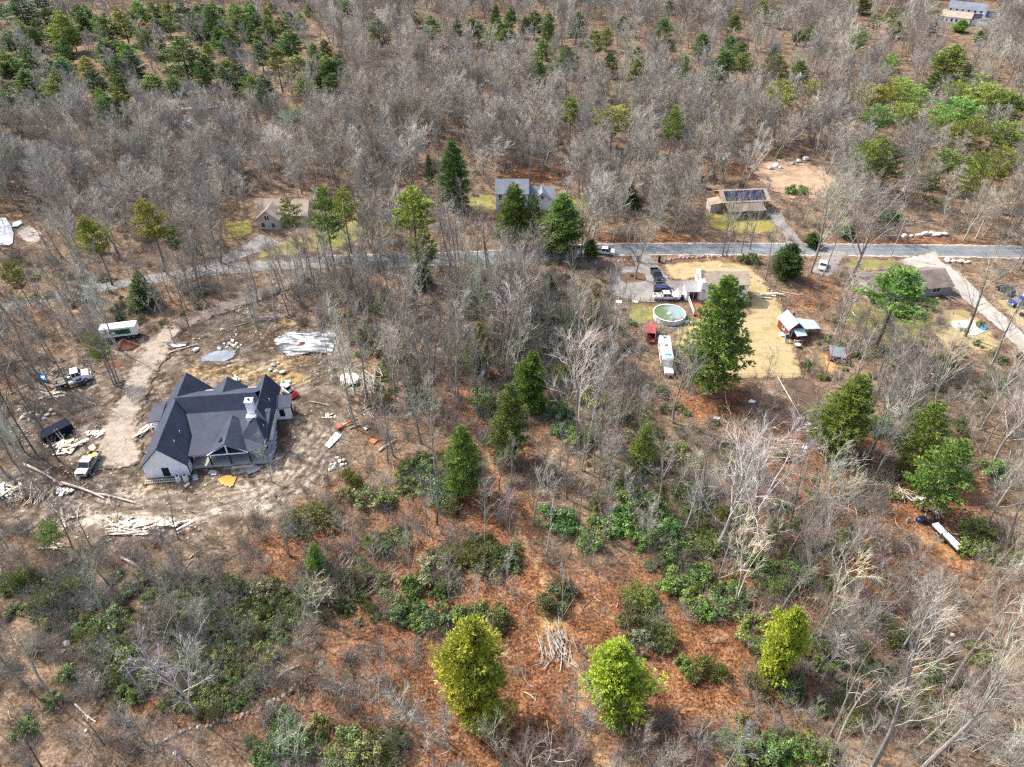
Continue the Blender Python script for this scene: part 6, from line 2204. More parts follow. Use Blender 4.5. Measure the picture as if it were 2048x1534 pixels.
def gen_conifer(seed, H=18.0, rad=3.2, start=.22, style='pine', dens=1.0):
    rng = random.Random(seed)
    T_, B_, L_ = TreeMesh(), TreeMesh(), LeafMesh()
    trunk = bend_path(Vector((0, 0, -.4)), Vector((rng.gauss(0, .02), rng.gauss(0, .02), 1)), H * .98 + .4, 9, rng, .02, .05)
    r0 = .011 * H
    T_.tube(trunk, r0 * 1.1, r0 * .12, 7)
    big_ = style == 'bigpine'
    style = 'pine' if big_ else style
    nw = int((26 if big_ else 17 if style == 'pine' else 12 if style == 'flat' else 24) * (1 - start) / .78)
    az = rng.uniform(0, 6)
    for k in range(nw):
        f = (k + rng.uniform(0, .5)) / nw
        t_ = start + (1 - start) * f
        q, d = along(trunk, min(t_, .99))
        if style == 'pine':
            prof = (1 - f) ** .7 * (0.66 + .5 * min(1, f * 3.5)) * rng.uniform(.8, 1.2) + .09
            nb = 6 if f < .85 else 4
        elif style == 'flat':
            prof = (.35 + .65 * math.sin(math.pi * (.22 + f * .7))) * rng.uniform(.55, 1.2)
            nb = 5
        elif style == 'cedar':
            prof = (1 - f ** 2.0) ** .8 * (0.62 + .45 * min(1, f * 3)) * rng.uniform(.9, 1.08) + .05
            nb = 8 if f < .8 else 5
        else:
            prof = (1 - f) ** .8 * (0.7 + .4 * min(1, f * 4)) * rng.uniform(.85, 1.1) + .05
            nb = 7 if f < .8 else 4
        for b in range(nb):
            az += 6.283 / nb + rng.gauss(0, .25) + (.5 if b == 0 else 0)
            if style == 'pine' and rng.random() < .12:
                continue
            L = rad * prof * rng.uniform(.75, 1.12)
            if style == 'cedar':
                L *= .5 + .95 * float(vnoise(math.cos(az) * 1.4 + seed, math.sin(az) * 1.4 + f * 5, 1.0, seed))
            if style == 'cedar':
                el = R(rng.uniform(5, 35) + 35 * f)
            elif style == 'flat':
                el = R(rng.uniform(-6, 12) + 18 * f)
            elif style == 'hemlock':
                el = R(rng.uniform(-12, 10) + 30 * f)
            else:
                el = R(rng.uniform(-5, 22) + 32 * f)
            dv = Vector((math.cos(az) * math.cos(el), math.sin(az) * math.cos(el), math.sin(el)))
            br = bend_path(q, dv, L, 3, rng, .08, .04 if style != 'hemlock' else -.04)
            B_.tube(br, .012 * L + .012, .008, 3)
            nt = max(3, int(L * (9.5 if style in ('pine', 'flat') else 11.0) * dens))
            for j in range(nt):
                u = .22 + .78 * (j + rng.random()) / nt
                p, dd = along(br, min(u, .99))
                side = perp(dd, rng)
                side.z *= .35
                off = side * L * .27 * (1.1 - .5 * u) * rng.random()
                pp = p + off + Vector((0, 0, rng.gauss(0, .09) * L * (.6 if style == 'pine' else .35 if style == 'flat' else 1)))
                dd2 = (dd * .8 + side * .8).normalized()
                if style in ('pine', 'flat'):
                    L_.tuft(pp, dd2, .5, .085 if big_ else .12, 9 if big_ else 7, rng, .9, .55)
                else:
                    L_.tuft(pp, dd2, .38, .08, 7, rng, .95, .35)
    q = trunk[-1]
    L_.tuft(q, Vector((0, 0, 1)), .7, .1, 8, rng, .5)
    return T_, B_, L_


def gen_bush(seed, rad=1.4, H=1.8, n=900, size=.17, style='leaf'):
    rng = random.Random(seed)
    B_, L_ = TreeMesh(), LeafMesh()
    lobes = []
    for _ in range(15):
        a, q = rng.uniform(0, 6.28), math.sqrt(rng.random())
        lobes.append((Vector((math.cos(a) * q * rad * .85, math.sin(a) * q * rad * .85, H * rng.uniform(.25, .85) * (1.1 - .55 * q))), rad * rng.uniform(.16, .38), H * rng.uniform(.12, .26), rng.uniform(.4, 1.4)))
    for c0, a, b, w in lobes:
        B_.tube([Vector((c0.x * .2, c0.y * .2, -.1)), c0 * .6, c0 + Vector((0, 0, b * .5))], .03, .01, 3)
        for _ in range(3):
            d = Vector((rng.gauss(0, .6), rng.gauss(0, .6), rng.uniform(.5, 1))).normalized()
            B_.spike(c0, c0 + d * rng.uniform(.4, .9), .011)
    ws = [l[3] for l in lobes]
    for i in range(n):
        c0, a, b, w = rng.choices(lobes, ws)[0]
        u = Vector((rng.gauss(0, 1), rng.gauss(0, 1), rng.gauss(.15, .9))).normalized()
        k = rng.uniform(.25, 1.15) ** .8
        p = c0 + Vector((u.x * a * k, u.y * a * k, u.z * b * k))
        if p.z < .05:
            continue
        if style == 'leaf':
            L_.leaf(p, (u + Vector((rng.gauss(0, .5), rng.gauss(0, .5), .5 + rng.gauss(0, .4)))).normalized(), size, rng)
        else:
            L_.tuft(p, (u + Vector((0, 0, .6))).normalized(), size * 1.6, size * .35, 3, rng, .8)
    return B_, L_


def gen_brush(seed, H=2.2, n=46):
    rng = random.Random(seed)
    B_ = TreeMesh()
    for i in range(n):
        a, rr = rng.uniform(0, 6.28), abs(rng.gauss(0, .6))
        p = Vector((rr * math.cos(a), rr * math.sin(a), -.1))
        d = Vector((rng.gauss(0, .35), rng.gauss(0, .35), 1))
        st = bend_path(p, d, H * rng.uniform(.5, 1.1), 3, rng, .15)
        B_.tube(st, .014, .007, 3)
        for _ in range(5):
            q, dd = along(st, rng.uniform(.35, 1))
            e = (dd + perp(dd, rng) * .8).normalized()
            B_.spike(q, q + e * rng.uniform(.3, .8), .01)
    return B_


NB = dict(forest=5, oak=4, birch=3, snag=3, sapling=3)
BARE = {}
for st, n_ in NB.items():
    BARE[st] = []
    for i in range(n_):
        Hh = dict(forest=16, oak=15, birch=14, snag=13, sapling=7)[st]
        T_, C_ = gen_bare(100 + i * 7 + len(st) * 31, Hh, st, 1.0)
        BARE[st].append((T_, C_, T_.mesh('trunk', M['bark']), C_.mesh('crown', M['twig']), Hh, st))
CON = {'bigpine': [], 'pine': [], 'hemlock': [], 'cedar': [], 'flat': [], 'tallpine': []}
for i in range(5):
    CON['pine'].append(gen_conifer(10 + i, 18, 3.6, .2, 'pine') + (18, 3.6))
for i in range(3):
    CON['bigpine'].append(gen_conifer(80 + i, 20, 3.9, .12, 'bigpine', 1.15) + (20, 3.9))
for i in range(3):
    CON['hemlock'].append(gen_conifer(30 + i, 16, 3.0, .08, 'hemlock', .9) + (16, 3.0))
for i in range(3):
    CON['cedar'].append(gen_conifer(50 + i, 11, 3.0, .06, 'cedar', 1.25) + (11, 3.0))
for i in range(2):
    CON['flat'].append(gen_conifer(60 + i, 15, 4.4, .42, 'flat', 1.0) + (15, 4.4))
for i in range(3):
    CON['tallpine'].append(gen_conifer(70 + i, 20, 3.4, .52, 'pine', 1.1) + (20, 3.4))
for k_, lst in CON.items():
    for i, (T_, B_, L_, Hh, rd) in enumerate(lst):
        lst[i] = (T_.mesh('trunk', M['bark']), join_mesh('crown', [(L_, M['needle']), (B_, M['bark'])]), Hh, rd)
BUSH = []
for i in range(4):
    B_, L_ = gen_bush(200 + i, 1.6, 1.9, 1900, .16)
    BUSH.append((join_mesh('bush', [(L_, M['leaf']), (B_, M['bark'])]), 1.5, 1.9))
FINE = []
for i in range(3):
    B_, L_ = gen_bush(220 + i, 1.4, 2.2, 800, .17, 'needle')
    FINE.append((join_mesh('bush', [(L_, M['needle']), (B_, M['bark'])]), 1.4, 2.2))
BRUSH = [gen_brush(240 + i, [2.0, 2.6, 1.5, 3.2][i]) for i in range(4)]

# landmarks used to single out plants in their labels
LM = [('the black dumpster', (116, 872)), ('the white tractor truck', (150, 770)), ('the white box trailer', (245, 680)), ('the silver pickup', (180, 938)), ('the new white house', (420, 900)),
      ('the torn white liner', (610, 690)), ('the tracked loader', (580, 790)), ('the huge pale rock slab', (705, 770)), ('the white wall panel', (667, 882)), ('the strewn white boards', (290, 1052)),
      ('the round pool', (1339, 630)), ('the white camper', (1330, 715)), ('the faded red trailer', (1300, 675)), ('the red shed', (1590, 680)), ('the small red coop', (1660, 718)), ('the grey ranch house', (1820, 595)),
      ('the dry pond', (1940, 656)), ('the royal blue pickup', (2040, 608)), ('the black flatbed trailer', (1888, 1078)), ('the black tub', (1843, 1040)), ('the stone heap at right', (1850, 1172)), ('the solar-panelled house', (1490, 420)),
      ('the colonial house', (1040, 425)), ('the tan house', (560, 445)), ('the lavender pool cover', (10, 470)), ('the tall yellow cedar', (945, 1475)), ('the round yellow cedar', (1262, 1450)), ('the lone peeled log', (270, 1138)),
      ('the grey branch heap', (1112, 1290)), ('the big lawn pine', (1437, 775)), ('the far clearing boulders', (1570, 330)), ('the long far white shed', (360, 250)), ('the far farmhouse', (1920, 40)),
      ('the white roadside pickup', (1208, 508)), ('the row of road boulders', (1850, 472)), ('the white saloon car', (1644, 536)), ('the pale white snag', (1085, 1075)), ('the yellow-green bushy tree', (1595, 1360)), ('the old wall line', (590, 1375)), ('the white square stone', (126, 1304)), ('the gate posts', (1297, 524)), ('the lower middle edge', (1024, 1534)), ('the lower right corner', (2048, 1534)), ('the lower left corner', (0, 1534))]
LM += [(f'the far pine stand {w_}', q_) for w_, q_ in (('at upper left', (60, 150)), ('top corner', (40, 30)), ('by the golden tree', (285, 85)), ('at upper middle', (1085, 190)), ('at upper right', (1950, 230)))]
LMW = [(n_, at(*p_)) for n_, p_ in LM]
ORDN = ['nearest'] + [f'{o}-nearest' for o in ORD[1:]]


def relation(p, q):
    """How tree p stands to landmark q as the photograph shows it."""
    dx, dy = p.x - q.x, p.y - q.y
    if abs(dy) > abs(dx) * 1.2:
        return 'behind' if dy > 0 else 'in front of'
    return 'right of' if dx > 0 else 'left of'


def finish_labels(items, group, most=20):
    """items: (object, point, look). Each label = look + its place among its like around the nearest landmark."""
    buckets = {}
    for o, p, look in items:
        if o.get('label'):
            o['group'] = group
            continue
        n_, q = min(LMW, key=lambda l: (l[1] - p).length)
        buckets.setdefault((look, relation(p, q), n_), []).append(((p - q).length, o))
    for (look, rel, n_), lst in buckets.items():
        lst.sort(key=lambda z: z[0])
        for i, (d, o) in enumerate(lst):
            if len(lst) == 1:
                o['label'] = f'{look} {rel} {n_}, alone'
            elif i < most:
                o['label'] = f'{look} {rel} {n_}, {ORDN[i]}'
            else:
                o['label'] = f'{look} well {rel} {n_}, deep among its like'
            o['group'] = group


# ---- conifers placed one by one -------------------------------------------------------------
DG, YG, OL, BG, YL, GN = (0.1, 0.16, 0.05), (0.225, 0.26, 0.055), (0.17, 0.205, 0.055), (0.1, 0.165, 0.085), (0.36, 0.41, 0.06), (0.155, 0.23, 0.055)
LOOK = {DG: 'dark green', YG: 'yellow-green', OL: 'olive green', BG: 'bluish green', YL: 'bright yellow-green', GN: 'fresh green'}
GOLD = (0.32, 0.19, 0.045)
LOOK[GOLD] = 'golden tan'
# x centre, y top, y crown bottom, width px, colour, kind, bare trunk px below the crown
PINES = [
    (30, -10, 60, 60, BG, 'pine', 8), (70, -15, 40, 50, BG, 'pine', 8), (115, 22, 100, 50, YG, 'pine', 8), (155, 20, 70, 35, DG, 'pine', 6), (200, 25, 90, 45, DG, 'pine', 6), (236, 15, 85, 40, YG, 'pine', 6), (268, 0, 45, 40, OL, 'pine', 6),
    (283, 38, 75, 24, GOLD, 'cedar', 4), (310, 35, 70, 32, DG, 'pine', 5), (330, 0, 50, 35, OL, 'pine', 5), (360, 5, 70, 50, BG, 'pine', 5), (415, 10, 80, 45, DG, 'pine', 6), (445, 60, 100, 40, DG, 'pine', 6), (470, 5, 70, 48, OL, 'pine', 6),
    (505, 30, 75, 30, DG, 'pine', 5), (530, 45, 85, 30, DG, 'pine', 5), (40, 40, 70, 25, DG, 'pine', 5), (15, 60, 105, 45, BG, 'pine', 5), (47, 90, 125, 40, BG, 'pine', 6), (30, 115, 145, 32, DG, 'pine', 6), (95, 115, 160, 34, DG, 'pine', 6),
    (125, 112, 155, 28, GN, 'pine', 6), (165, 112, 160, 36, YG, 'pine', 6), (210, 112, 150, 36, DG, 'pine', 6), (255, 98, 165, 48, BG, 'pine', 8), (315, 78, 130, 40, DG, 'pine', 8), (355, 72, 165, 75, DG, 'pine', 8), (300, 146, 185, 46, OL, 'pine', 6),
    (345, 150, 185, 36, OL, 'pine', 6), (410, 85, 122, 28, GN, 'pine', 6), (435, 70, 100, 30, GN, 'pine', 6), (515, 80, 135, 32, BG, 'pine', 8), (548, 90, 180, 40, OL, 'tallpine', 8), (575, 60, 115, 50, DG, 'pine', 8), (595, 110, 160, 58, OL, 'pine', 8),
    (636, 115, 155, 24, DG, 'hemlock', 6), (675, 100, 145, 34, DG, 'pine', 8), (625, 85, 125, 22, DG, 'pine', 6), (485, 155, 185, 40, GN, 'pine', 6), (2, 170, 225, 50, DG, 'pine', 8), (40, 140, 190, 45, DG, 'pine', 8), (55, 155, 195, 40, GN, 'pine', 6),
    (95, 160, 200, 45, DG, 'pine', 6), (4, 125, 160, 24, DG, 'pine', 6), (615, 5, 35, 22, YG, 'cedar', 4), (545, 0, 20, 25, DG, 'pine', 4), (692, 0, 25, 35, DG, 'pine', 5), (585, 222, 268, 50, DG, 'flat', 12), (755, 36, 95, 46, DG, 'pine', 10), (833, 22, 50, 24, DG, 'pine', 6),
    (862, 30, 85, 36, DG, 'pine', 8), (815, 58, 78, 16, OL, 'hemlock', 4), (990, 5, 50, 22, DG, 'hemlock', 6), (1025, 10, 40, 20, DG, 'hemlock', 6), (1070, 20, 70, 36, DG, 'pine', 8), (1085, 78, 125, 42, OL, 'pine', 8), (1075, 118, 185, 50, DG, 'pine', 8), (1155, 22, 80, 36, DG, 'pine', 8),
    (1138, 90, 145, 46, DG, 'pine', 8), (1190, 58, 142, 34, OL, 'tallpine', 8), (1145, 192, 268, 38, OL, 'tallpine', 26), (1228, 218, 275, 80, OL, 'flat', 26), (1352, 210, 320, 38, GN, 'tallpine', 20), (1330, 35, 75, 40, DG, 'pine', 6), (1340, 0, 25, 22, DG, 'pine', 4), (1347, 80, 102, 16, DG, 'hemlock', 4),
    (1472, 25, 70, 28, GN, 'pine', 6), (1530, 0, 40, 30, GN, 'pine', 6), (1620, 50, 85, 22, DG, 'pine', 6), (1600, 60, 85, 20, DG, 'pine', 6), (1725, -8, 22, 40, GN, 'pine', 6), (1655, 95, 115, 18, DG, 'pine', 4), (1450, 98, 175, 50, DG, 'pine', 10), (1493, 105, 160, 36, OL, 'tallpine', 16),
    (1562, 108, 160, 50, OL, 'pine', 10), (1602, 120, 172, 42, DG, 'pine', 10), (1572, 158, 230, 58, YG, 'flat', 45), (1625, 160, 185, 30, YG, 'flat', 30), (1755, 172, 222, 58, YG, 'flat', 18), (1810, 155, 215, 60, YG, 'flat', 18), (1842, 180, 232, 50, GN, 'flat', 18), (1880, 140, 188, 40, DG, 'pine', 12),
    (1908, 88, 146, 60, OL, 'pine', 10), (1796, 40, 70, 30, DG, 'pine', 6), (1870, 40, 66, 24, DG, 'pine', 5), (1925, 40, 68, 28, GN, 'cedar', 4), (1970, 55, 86, 26, DG, 'pine', 5), (1940, 125, 146, 26, DG, 'pine', 5), (1960, 150, 212, 60, GN, 'flat', 18), (1988, 168, 240, 72, YG, 'flat', 20),
    (1930, 200, 280, 82, GN, 'flat', 20), (2022, 180, 252, 60, GN, 'flat', 18), (2030, 245, 302, 72, GN, 'flat', 26), (1970, 300, 370, 52, YG, 'flat', 60), (1920, 250, 300, 40, YG, 'flat', 26), (1700, 175, 210, 34, YG, 'flat', 20),
    (900, 282, 395, 66, DG, 'bigpine', 22), (856, 305, 345, 18, DG, 'pine', 40), (168, 430, 500, 56, YG, 'tallpine', 70), (283, 398, 490, 60, YG, 'tallpine', 60), (335, 455, 495, 34, DG, 'flat', 40), (20, 525, 562, 44, OL, 'flat', 50), (576, 398, 440, 46, GN, 'flat', 60), (640, 375, 465, 62, GN, 'tallpine', 108),
    (682, 376, 468, 52, YG, 'tallpine', 40), (820, 375, 490, 84, YG, 'tallpine', 36), (845, 460, 562, 62, OL, 'tallpine', 24), (1022, 365, 470, 72, GN, 'bigpine', 22), (1070, 385, 440, 46, DG, 'pine', 60), (1125, 385, 495, 88, GN, 'bigpine', 14), (1185, 480, 522, 32, GN, 'cedar', 6), (1270, 370, 415, 42, DG, 'hemlock', 10),
    (1590, 488, 562, 62, DG, 'cedar', 12), (1408, 350, 376, 16, DG, 'cedar', 4), (1817, 528, 630, 120, GN, 'tallpine', 72), (1467, 560, 772, 128, GN, 'bigpine', 10), (1712, 748, 872, 112, GN, 'bigpine', 26), (1880, 800, 920, 88, GN, 'pine', 20), (1922, 870, 1000, 112, GN, 'pine', 20), (950, 648, 750, 50, YG, 'cedar', 10),
    (1065, 705, 822, 72, GN, 'cedar', 18), (1012, 770, 880, 76, GN, 'bigpine', 40), (918, 848, 970, 78, GN, 'bigpine', 20), (1300, 842, 930, 56, YG, 'hemlock', 12), (938, 1246, 1462, 150, YL, 'cedar', 12), (1256, 1302, 1452, 132, YL, 'cedar', 8), (1596, 1216, 1360, 86, YL, 'cedar', 12),
    (180, 664, 692, 42, YG, 'flat', 70), (88, 1050, 1088, 52, GN, 'flat', 16), (620, 1085, 1145, 42, GN, 'hemlock', 8), (770, 1150, 1150, 1, GN, 'x', 0), (1100, 470, 500, 1, GN, 'x', 0), (760, 590, 625, 40, OL, 'hemlock', 8), (720, 640, 690, 30, YG, 'hemlock', 8), (1455, 600, 640, 1, GN, 'x', 0), (1235, 540, 575, 1, GN, 'x', 0),
    (265, 545, 620, 60, DG, 'hemlock', 10), (1130, 470, 530, 1, GN, 'x', 0), (1100, 540, 590, 36, DG, 'hemlock', 8), (840, 520, 580, 46, BG, 'hemlock', 8), (1700, 450, 480, 34, DG, 'cedar', 6), (1635, 465, 500, 36, DG, 'cedar', 4), (1790, 420, 450, 36, DG, 'cedar', 4), (1870, 340, 380, 40, DG, 'flat', 30), (1190, 600, 650, 30, OL, 'hemlock', 8),
]
PINE_ITEMS = []
occupied = []                          # (x, y, r) so that bare trees keep off


def conifer(x, yt, yb, w, colr, kind, trunk_px, proto=None):
    yg = yb + trunk_px - (w * .28 if kind in ('cedar', 'hemlock') else 0)
    xb = 1024 + (x - 1024) * (2550 - yg) / (2550 - yt)
    p = on(xb, yg)
    Hh = solve_h(p, yt)
    mid = at(x, (yt + yb) / 2, Hh * .6)
    rad = w / 2 / scale_at(mid, Hh * .6)
    lst = CON[kind]
    tm, cm, h0, r0 = lst[RNG.randrange(len(lst)) if proto is None else proto]
    nm = {'bigpine': 'pine_tree', 'pine': 'pine_tree', 'tallpine': 'pine_tree', 'flat': 'pine_tree', 'hemlock': 'hemlock_tree', 'cedar': 'cedar_tree'}[kind]
    root = empty(nm, p, RNG.uniform(0, 6.28), None, nm.split('_')[0] + ' tree')
    rad *= 1.3 if yb < 330 else 1.15
    root.scale = (rad / r0, rad / r0, Hh / h0)
    tk = obj('trunk', tm, root, color=(0.16, 0.125, 0.1))
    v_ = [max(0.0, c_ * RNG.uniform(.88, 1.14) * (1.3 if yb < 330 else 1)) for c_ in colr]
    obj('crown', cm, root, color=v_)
    shape = {'bigpine': 'pine', 'pine': 'pine', 'tallpine': 'bare-stemmed pine', 'flat': 'broad loose pine', 'hemlock': 'narrow hemlock', 'cedar': 'dense bushy cedar'}[kind]
    PINE_ITEMS.append((root, p, f'{LOOK[colr]} {shape}'))
    occupied.append((p.x, p.y, max(1.5, rad * .6)))
    return root


_r = random.Random(9)
for (x0, y0, x1, y1, n_) in ((0, 0, 560, 60, 44), (0, 70, 260, 190, 22), (330, 20, 690, 150, 24), (900, 20, 1110, 70, 12), (1380, 10, 1800, 110, 10), (1740, 150, 2048, 300, 16), (1120, 20, 1400, 110, 6)):
    for _ in range(n_):
        x, y = _r.uniform(x0, x1), _r.uniform(y0, y1)
        hh = 34 + y * .16
        PINES.append((x + .37, y, y + hh * _r.uniform(.8, 1.3), hh * _r.uniform(.6, .9), _r.choice([DG, DG, OL, BG, GN] if x < 1700 else [GN, YG, OL, DG]), 'pine' if x < 1700 else 'flat', 8))


SPECIAL = {(1467, 560): 'big tall dark pine in front of the yard lawn', (938, 1246): 'tall bright yellow-green cedar at lower middle left of the leaf trail', (1256, 1302): 'round bright yellow cedar with a grey dead tip right of the leaf trail',
           (1596, 1216): 'bright yellow-green bushy tree at the lower right', (1817, 528): 'sprawling fresh green pine covering the ranch house front', (283, 38): 'golden tan larch-like tree in the far pine stand',
           (900, 282): 'tall dark pine on its own left of the colonial house', (1712, 748): 'large rounded green pine right of the trodden yard', (180, 664): 'small tufted yellow-green pine above the tractor truck', (845, 460): 'pine with yellow top and grey dead lower limbs'}
for row in PINES:
    if row[5] == 'x':
        continue
    r_ = conifer(*row)
    if (row[0], row[1]) in SPECIAL:
        r_['label'] = SPECIAL[(row[0], row[1])]
# a spreading juniper and clipped evergreens near houses
# ---- bushes placed one by one ------------------------------------------------------------------
BRIGHT, LAUREL, OLV, DULL = (0.12, 0.2, 0.04), (0.09, 0.155, 0.045), (0.17, 0.195, 0.06), (0.15, 0.16, 0.08)
BLOOK = {BRIGHT: 'bright green bush', LAUREL: 'dark green laurel bush', OLV: 'olive green bush', DULL: 'dull grey-green bush'}
BUSHES = [(752, 988, 38, BRIGHT), (704, 958, 26, OLV), (622, 1030, 46, OLV), (585, 1045, 26, OLV), (1190, 1062, 44, BRIGHT), (1135, 1040, 30, LAUREL), (1100, 1030, 30, LAUREL), (1245, 1035, 36, BRIGHT), (1278, 1068, 30, LAUREL), (1155, 872, 26, BRIGHT), (1182, 880, 24, BRIGHT), (868, 1235, 34, LAUREL),
          (820, 1170, 26, BRIGHT), (808, 1215, 34, LAUREL), (880, 1130, 44, DULL), (905, 1120, 30, OLV), (980, 1115, 42, DULL), (1010, 1110, 34, LAUREL), (940, 1105, 34, OLV), (930, 1232, 30, LAUREL), (975, 1222, 34, BRIGHT), (1000, 1240, 24, DULL), (1108, 1190, 34, DULL), (1095, 1205, 24, DULL), (1125, 1170, 28, DULL), (1272, 1190, 34, OLV),
          (1255, 1230, 30, DULL), (1300, 1200, 22, BRIGHT), (1285, 1285, 30, DULL), (1320, 1275, 30, OLV), (1290, 1255, 26, DULL), (1350, 1160, 36, BRIGHT), (1380, 1190, 36, BRIGHT), (1425, 1215, 34, BRIGHT), (1460, 1190, 34, LAUREL), (1400, 1150, 30, LAUREL), (1508, 1250, 40, BRIGHT), (1520, 1300, 26, OLV), (1540, 1270, 30, LAUREL), (1578, 1375, 30, BRIGHT),
          (1508, 1370, 28, OLV), (1395, 1330, 32, OLV), (1370, 1330, 22, BRIGHT), (1435, 1345, 20, OLV), (1640, 1330, 24, BRIGHT), (1548, 1505, 40, LAUREL), (1590, 1510, 36, BRIGHT), (1480, 1490, 28, BRIGHT), (1640, 1500, 30, OLV), (1490, 1440, 24, OLV), (690, 1485, 44, BRIGHT), (740, 1505, 40, OLV), (560, 1490, 40, LAUREL), (600, 1500, 30, LAUREL),
          (560, 1430, 24, LAUREL), (640, 1450, 24, OLV), (55, 1455, 26, LAUREL), (140, 1345, 24, LAUREL), (105, 1400, 22, LAUREL), (1955, 1060, 36, OLV), (1940, 1090, 30, BRIGHT), (1965, 1100, 26, OLV), (2035, 1110, 22, BRIGHT), (1810, 950, 22, DULL), (265, 1395, 22, BRIGHT), (255, 1320, 30, OLV), (220, 1240, 34, LAUREL), (700, 1165, 30, DULL), (660, 1200, 34, DULL),
          (640, 1180, 26, OLV), (785, 1075, 40, DULL), (750, 1085, 24, OLV), (1500, 518, 18, LAUREL), (1485, 520, 12, LAUREL), (1592, 378, 22, LAUREL), (1430, 400, 12, LAUREL), (1927, 660, 8, LAUREL), (1960, 650, 9, LAUREL), (890, 975, 36, LAUREL), (860, 955, 34, LAUREL), (830, 935, 30, LAUREL), (905, 1010, 26, OLV), (880, 1000, 24, LAUREL), (690, 990, 20, OLV),
          (1350, 900, 30, OLV), (1300, 1010, 34, LAUREL), (1330, 1060, 36, LAUREL), (1365, 1100, 34, LAUREL), (1260, 985, 30, BRIGHT), (1420, 1080, 34, OLV), (1480, 1100, 30, OLV), (1520, 1130, 34, LAUREL), (1450, 1040, 30, OLV), (1560, 1170, 30, OLV), (1605, 1150, 24, LAUREL), (1840, 1380, 30, OLV), (1700, 1440, 26, OLV), (1880, 1460, 26, OLV), (1950, 1300, 30, OLV),
          (1780, 1270, 30, OLV), (1860, 1340, 24, LAUREL), (830, 790, 26, LAUREL), (960, 790, 26, LAUREL), (975, 815, 22, OLV), (800, 700, 26, OLV), (760, 700, 22, OLV), (770, 800, 26, DULL), (1180, 690, 24, OLV), (1140, 650, 26, OLV), (1100, 640, 26, DULL), (1030, 690, 24, LAUREL), (1130, 750, 30, OLV), (1180, 790, 30, OLV), (1240, 830, 26, DULL), (1120, 820, 30, LAUREL), (1130, 860, 28, LAUREL),
          (470, 1170, 30, DULL), (520, 1190, 30, DULL), (60, 1150, 24, OLV), (30, 1170, 24, OLV), (110, 1200, 30, DULL), (160, 1170, 30, DULL), (1980, 930, 40, LAUREL), (1760, 850, 26, LAUREL), (1850, 880, 26, OLV), (1820, 830, 24, LAUREL), (1650, 1090, 24, OLV), (1900, 930, 34, BRIGHT), (1390, 980, 26, OLV)]
BUSH_ITEMS = []
for (x, y, rx, cl) in BUSHES:
    p = on(x, y + rx * .35)
    rad = rx / scale_at(p)
    me, r0, h0 = RNG.choice(BUSH if cl in (BRIGHT, LAUREL) else FINE + BUSH[:1])
    s = rad / r0 * 1.05
    o = obj('evergreen_bush', me, None, p, (0, 0, RNG.uniform(0, 6.28)), (s, s, min(s * RNG.uniform(.9, 1.3), 1.5)), [c_ * RNG.uniform(.85, 1.2) for c_ in cl])
    tag(o, None, 'bush')
    BUSH_ITEMS.append((o, p, BLOOK[cl]))
    if rad > 1.5:
        for k in range(1):
            pass

# ---- bare trees: a few prominent ones by hand -----------------------------------------------------
PALE, GREY, BROWN, DARK, BIRCH, PINK = (0.4, 0.37, 0.305), (0.31, 0.285, 0.23), (0.26, 0.215, 0.16), (0.13, 0.107, 0.083), (0.53, 0.505, 0.43), (0.33, 0.285, 0.235)
TLOOK = {PALE: 'pale grey bare', GREY: 'grey bare', BROWN: 'brown-grey bare', DARK: 'dark-stemmed bare', BIRCH: 'whitish bare', PINK: 'pinkish-grey bare'}
SLOOK = {'forest': 'tree', 'oak': 'spreading tree', 'birch': 'slender tree', 'snag': 'dead snag', 'sapling': 'sapling'}
BARE_ITEMS = []


def bare(p, Hh, style, colr, wide=1.0, label=None, lean=None, proto=None):
    lst = BARE[style]
    _, _, tm, cm, h0, _ = lst[RNG.randrange(len(lst)) if proto is None else proto % len(lst)]
    root = empty('bare_tree', p, RNG.uniform(0, 6.28), label, 'tree')
    s = Hh / h0
    root.scale = (s * wide, s * wide, s)
    if lean:
        root.rotation_euler = (lean[0], lean[1], RNG.uniform(0, 6.28))
    c_ = [k * RNG.uniform(.9, 1.1) for k in colr]
    obj('trunk', tm, root, color=c_)
    obj('crown', cm, root, color=[min(.7, k * 1.12) for k in c_] if style != 'snag' else c_)
    BARE_ITEMS.append((root, p, f'{TLOOK[colr]} {SLOOK[style]}'))
    occupied.append((p.x, p.y, 1.2))
    return root


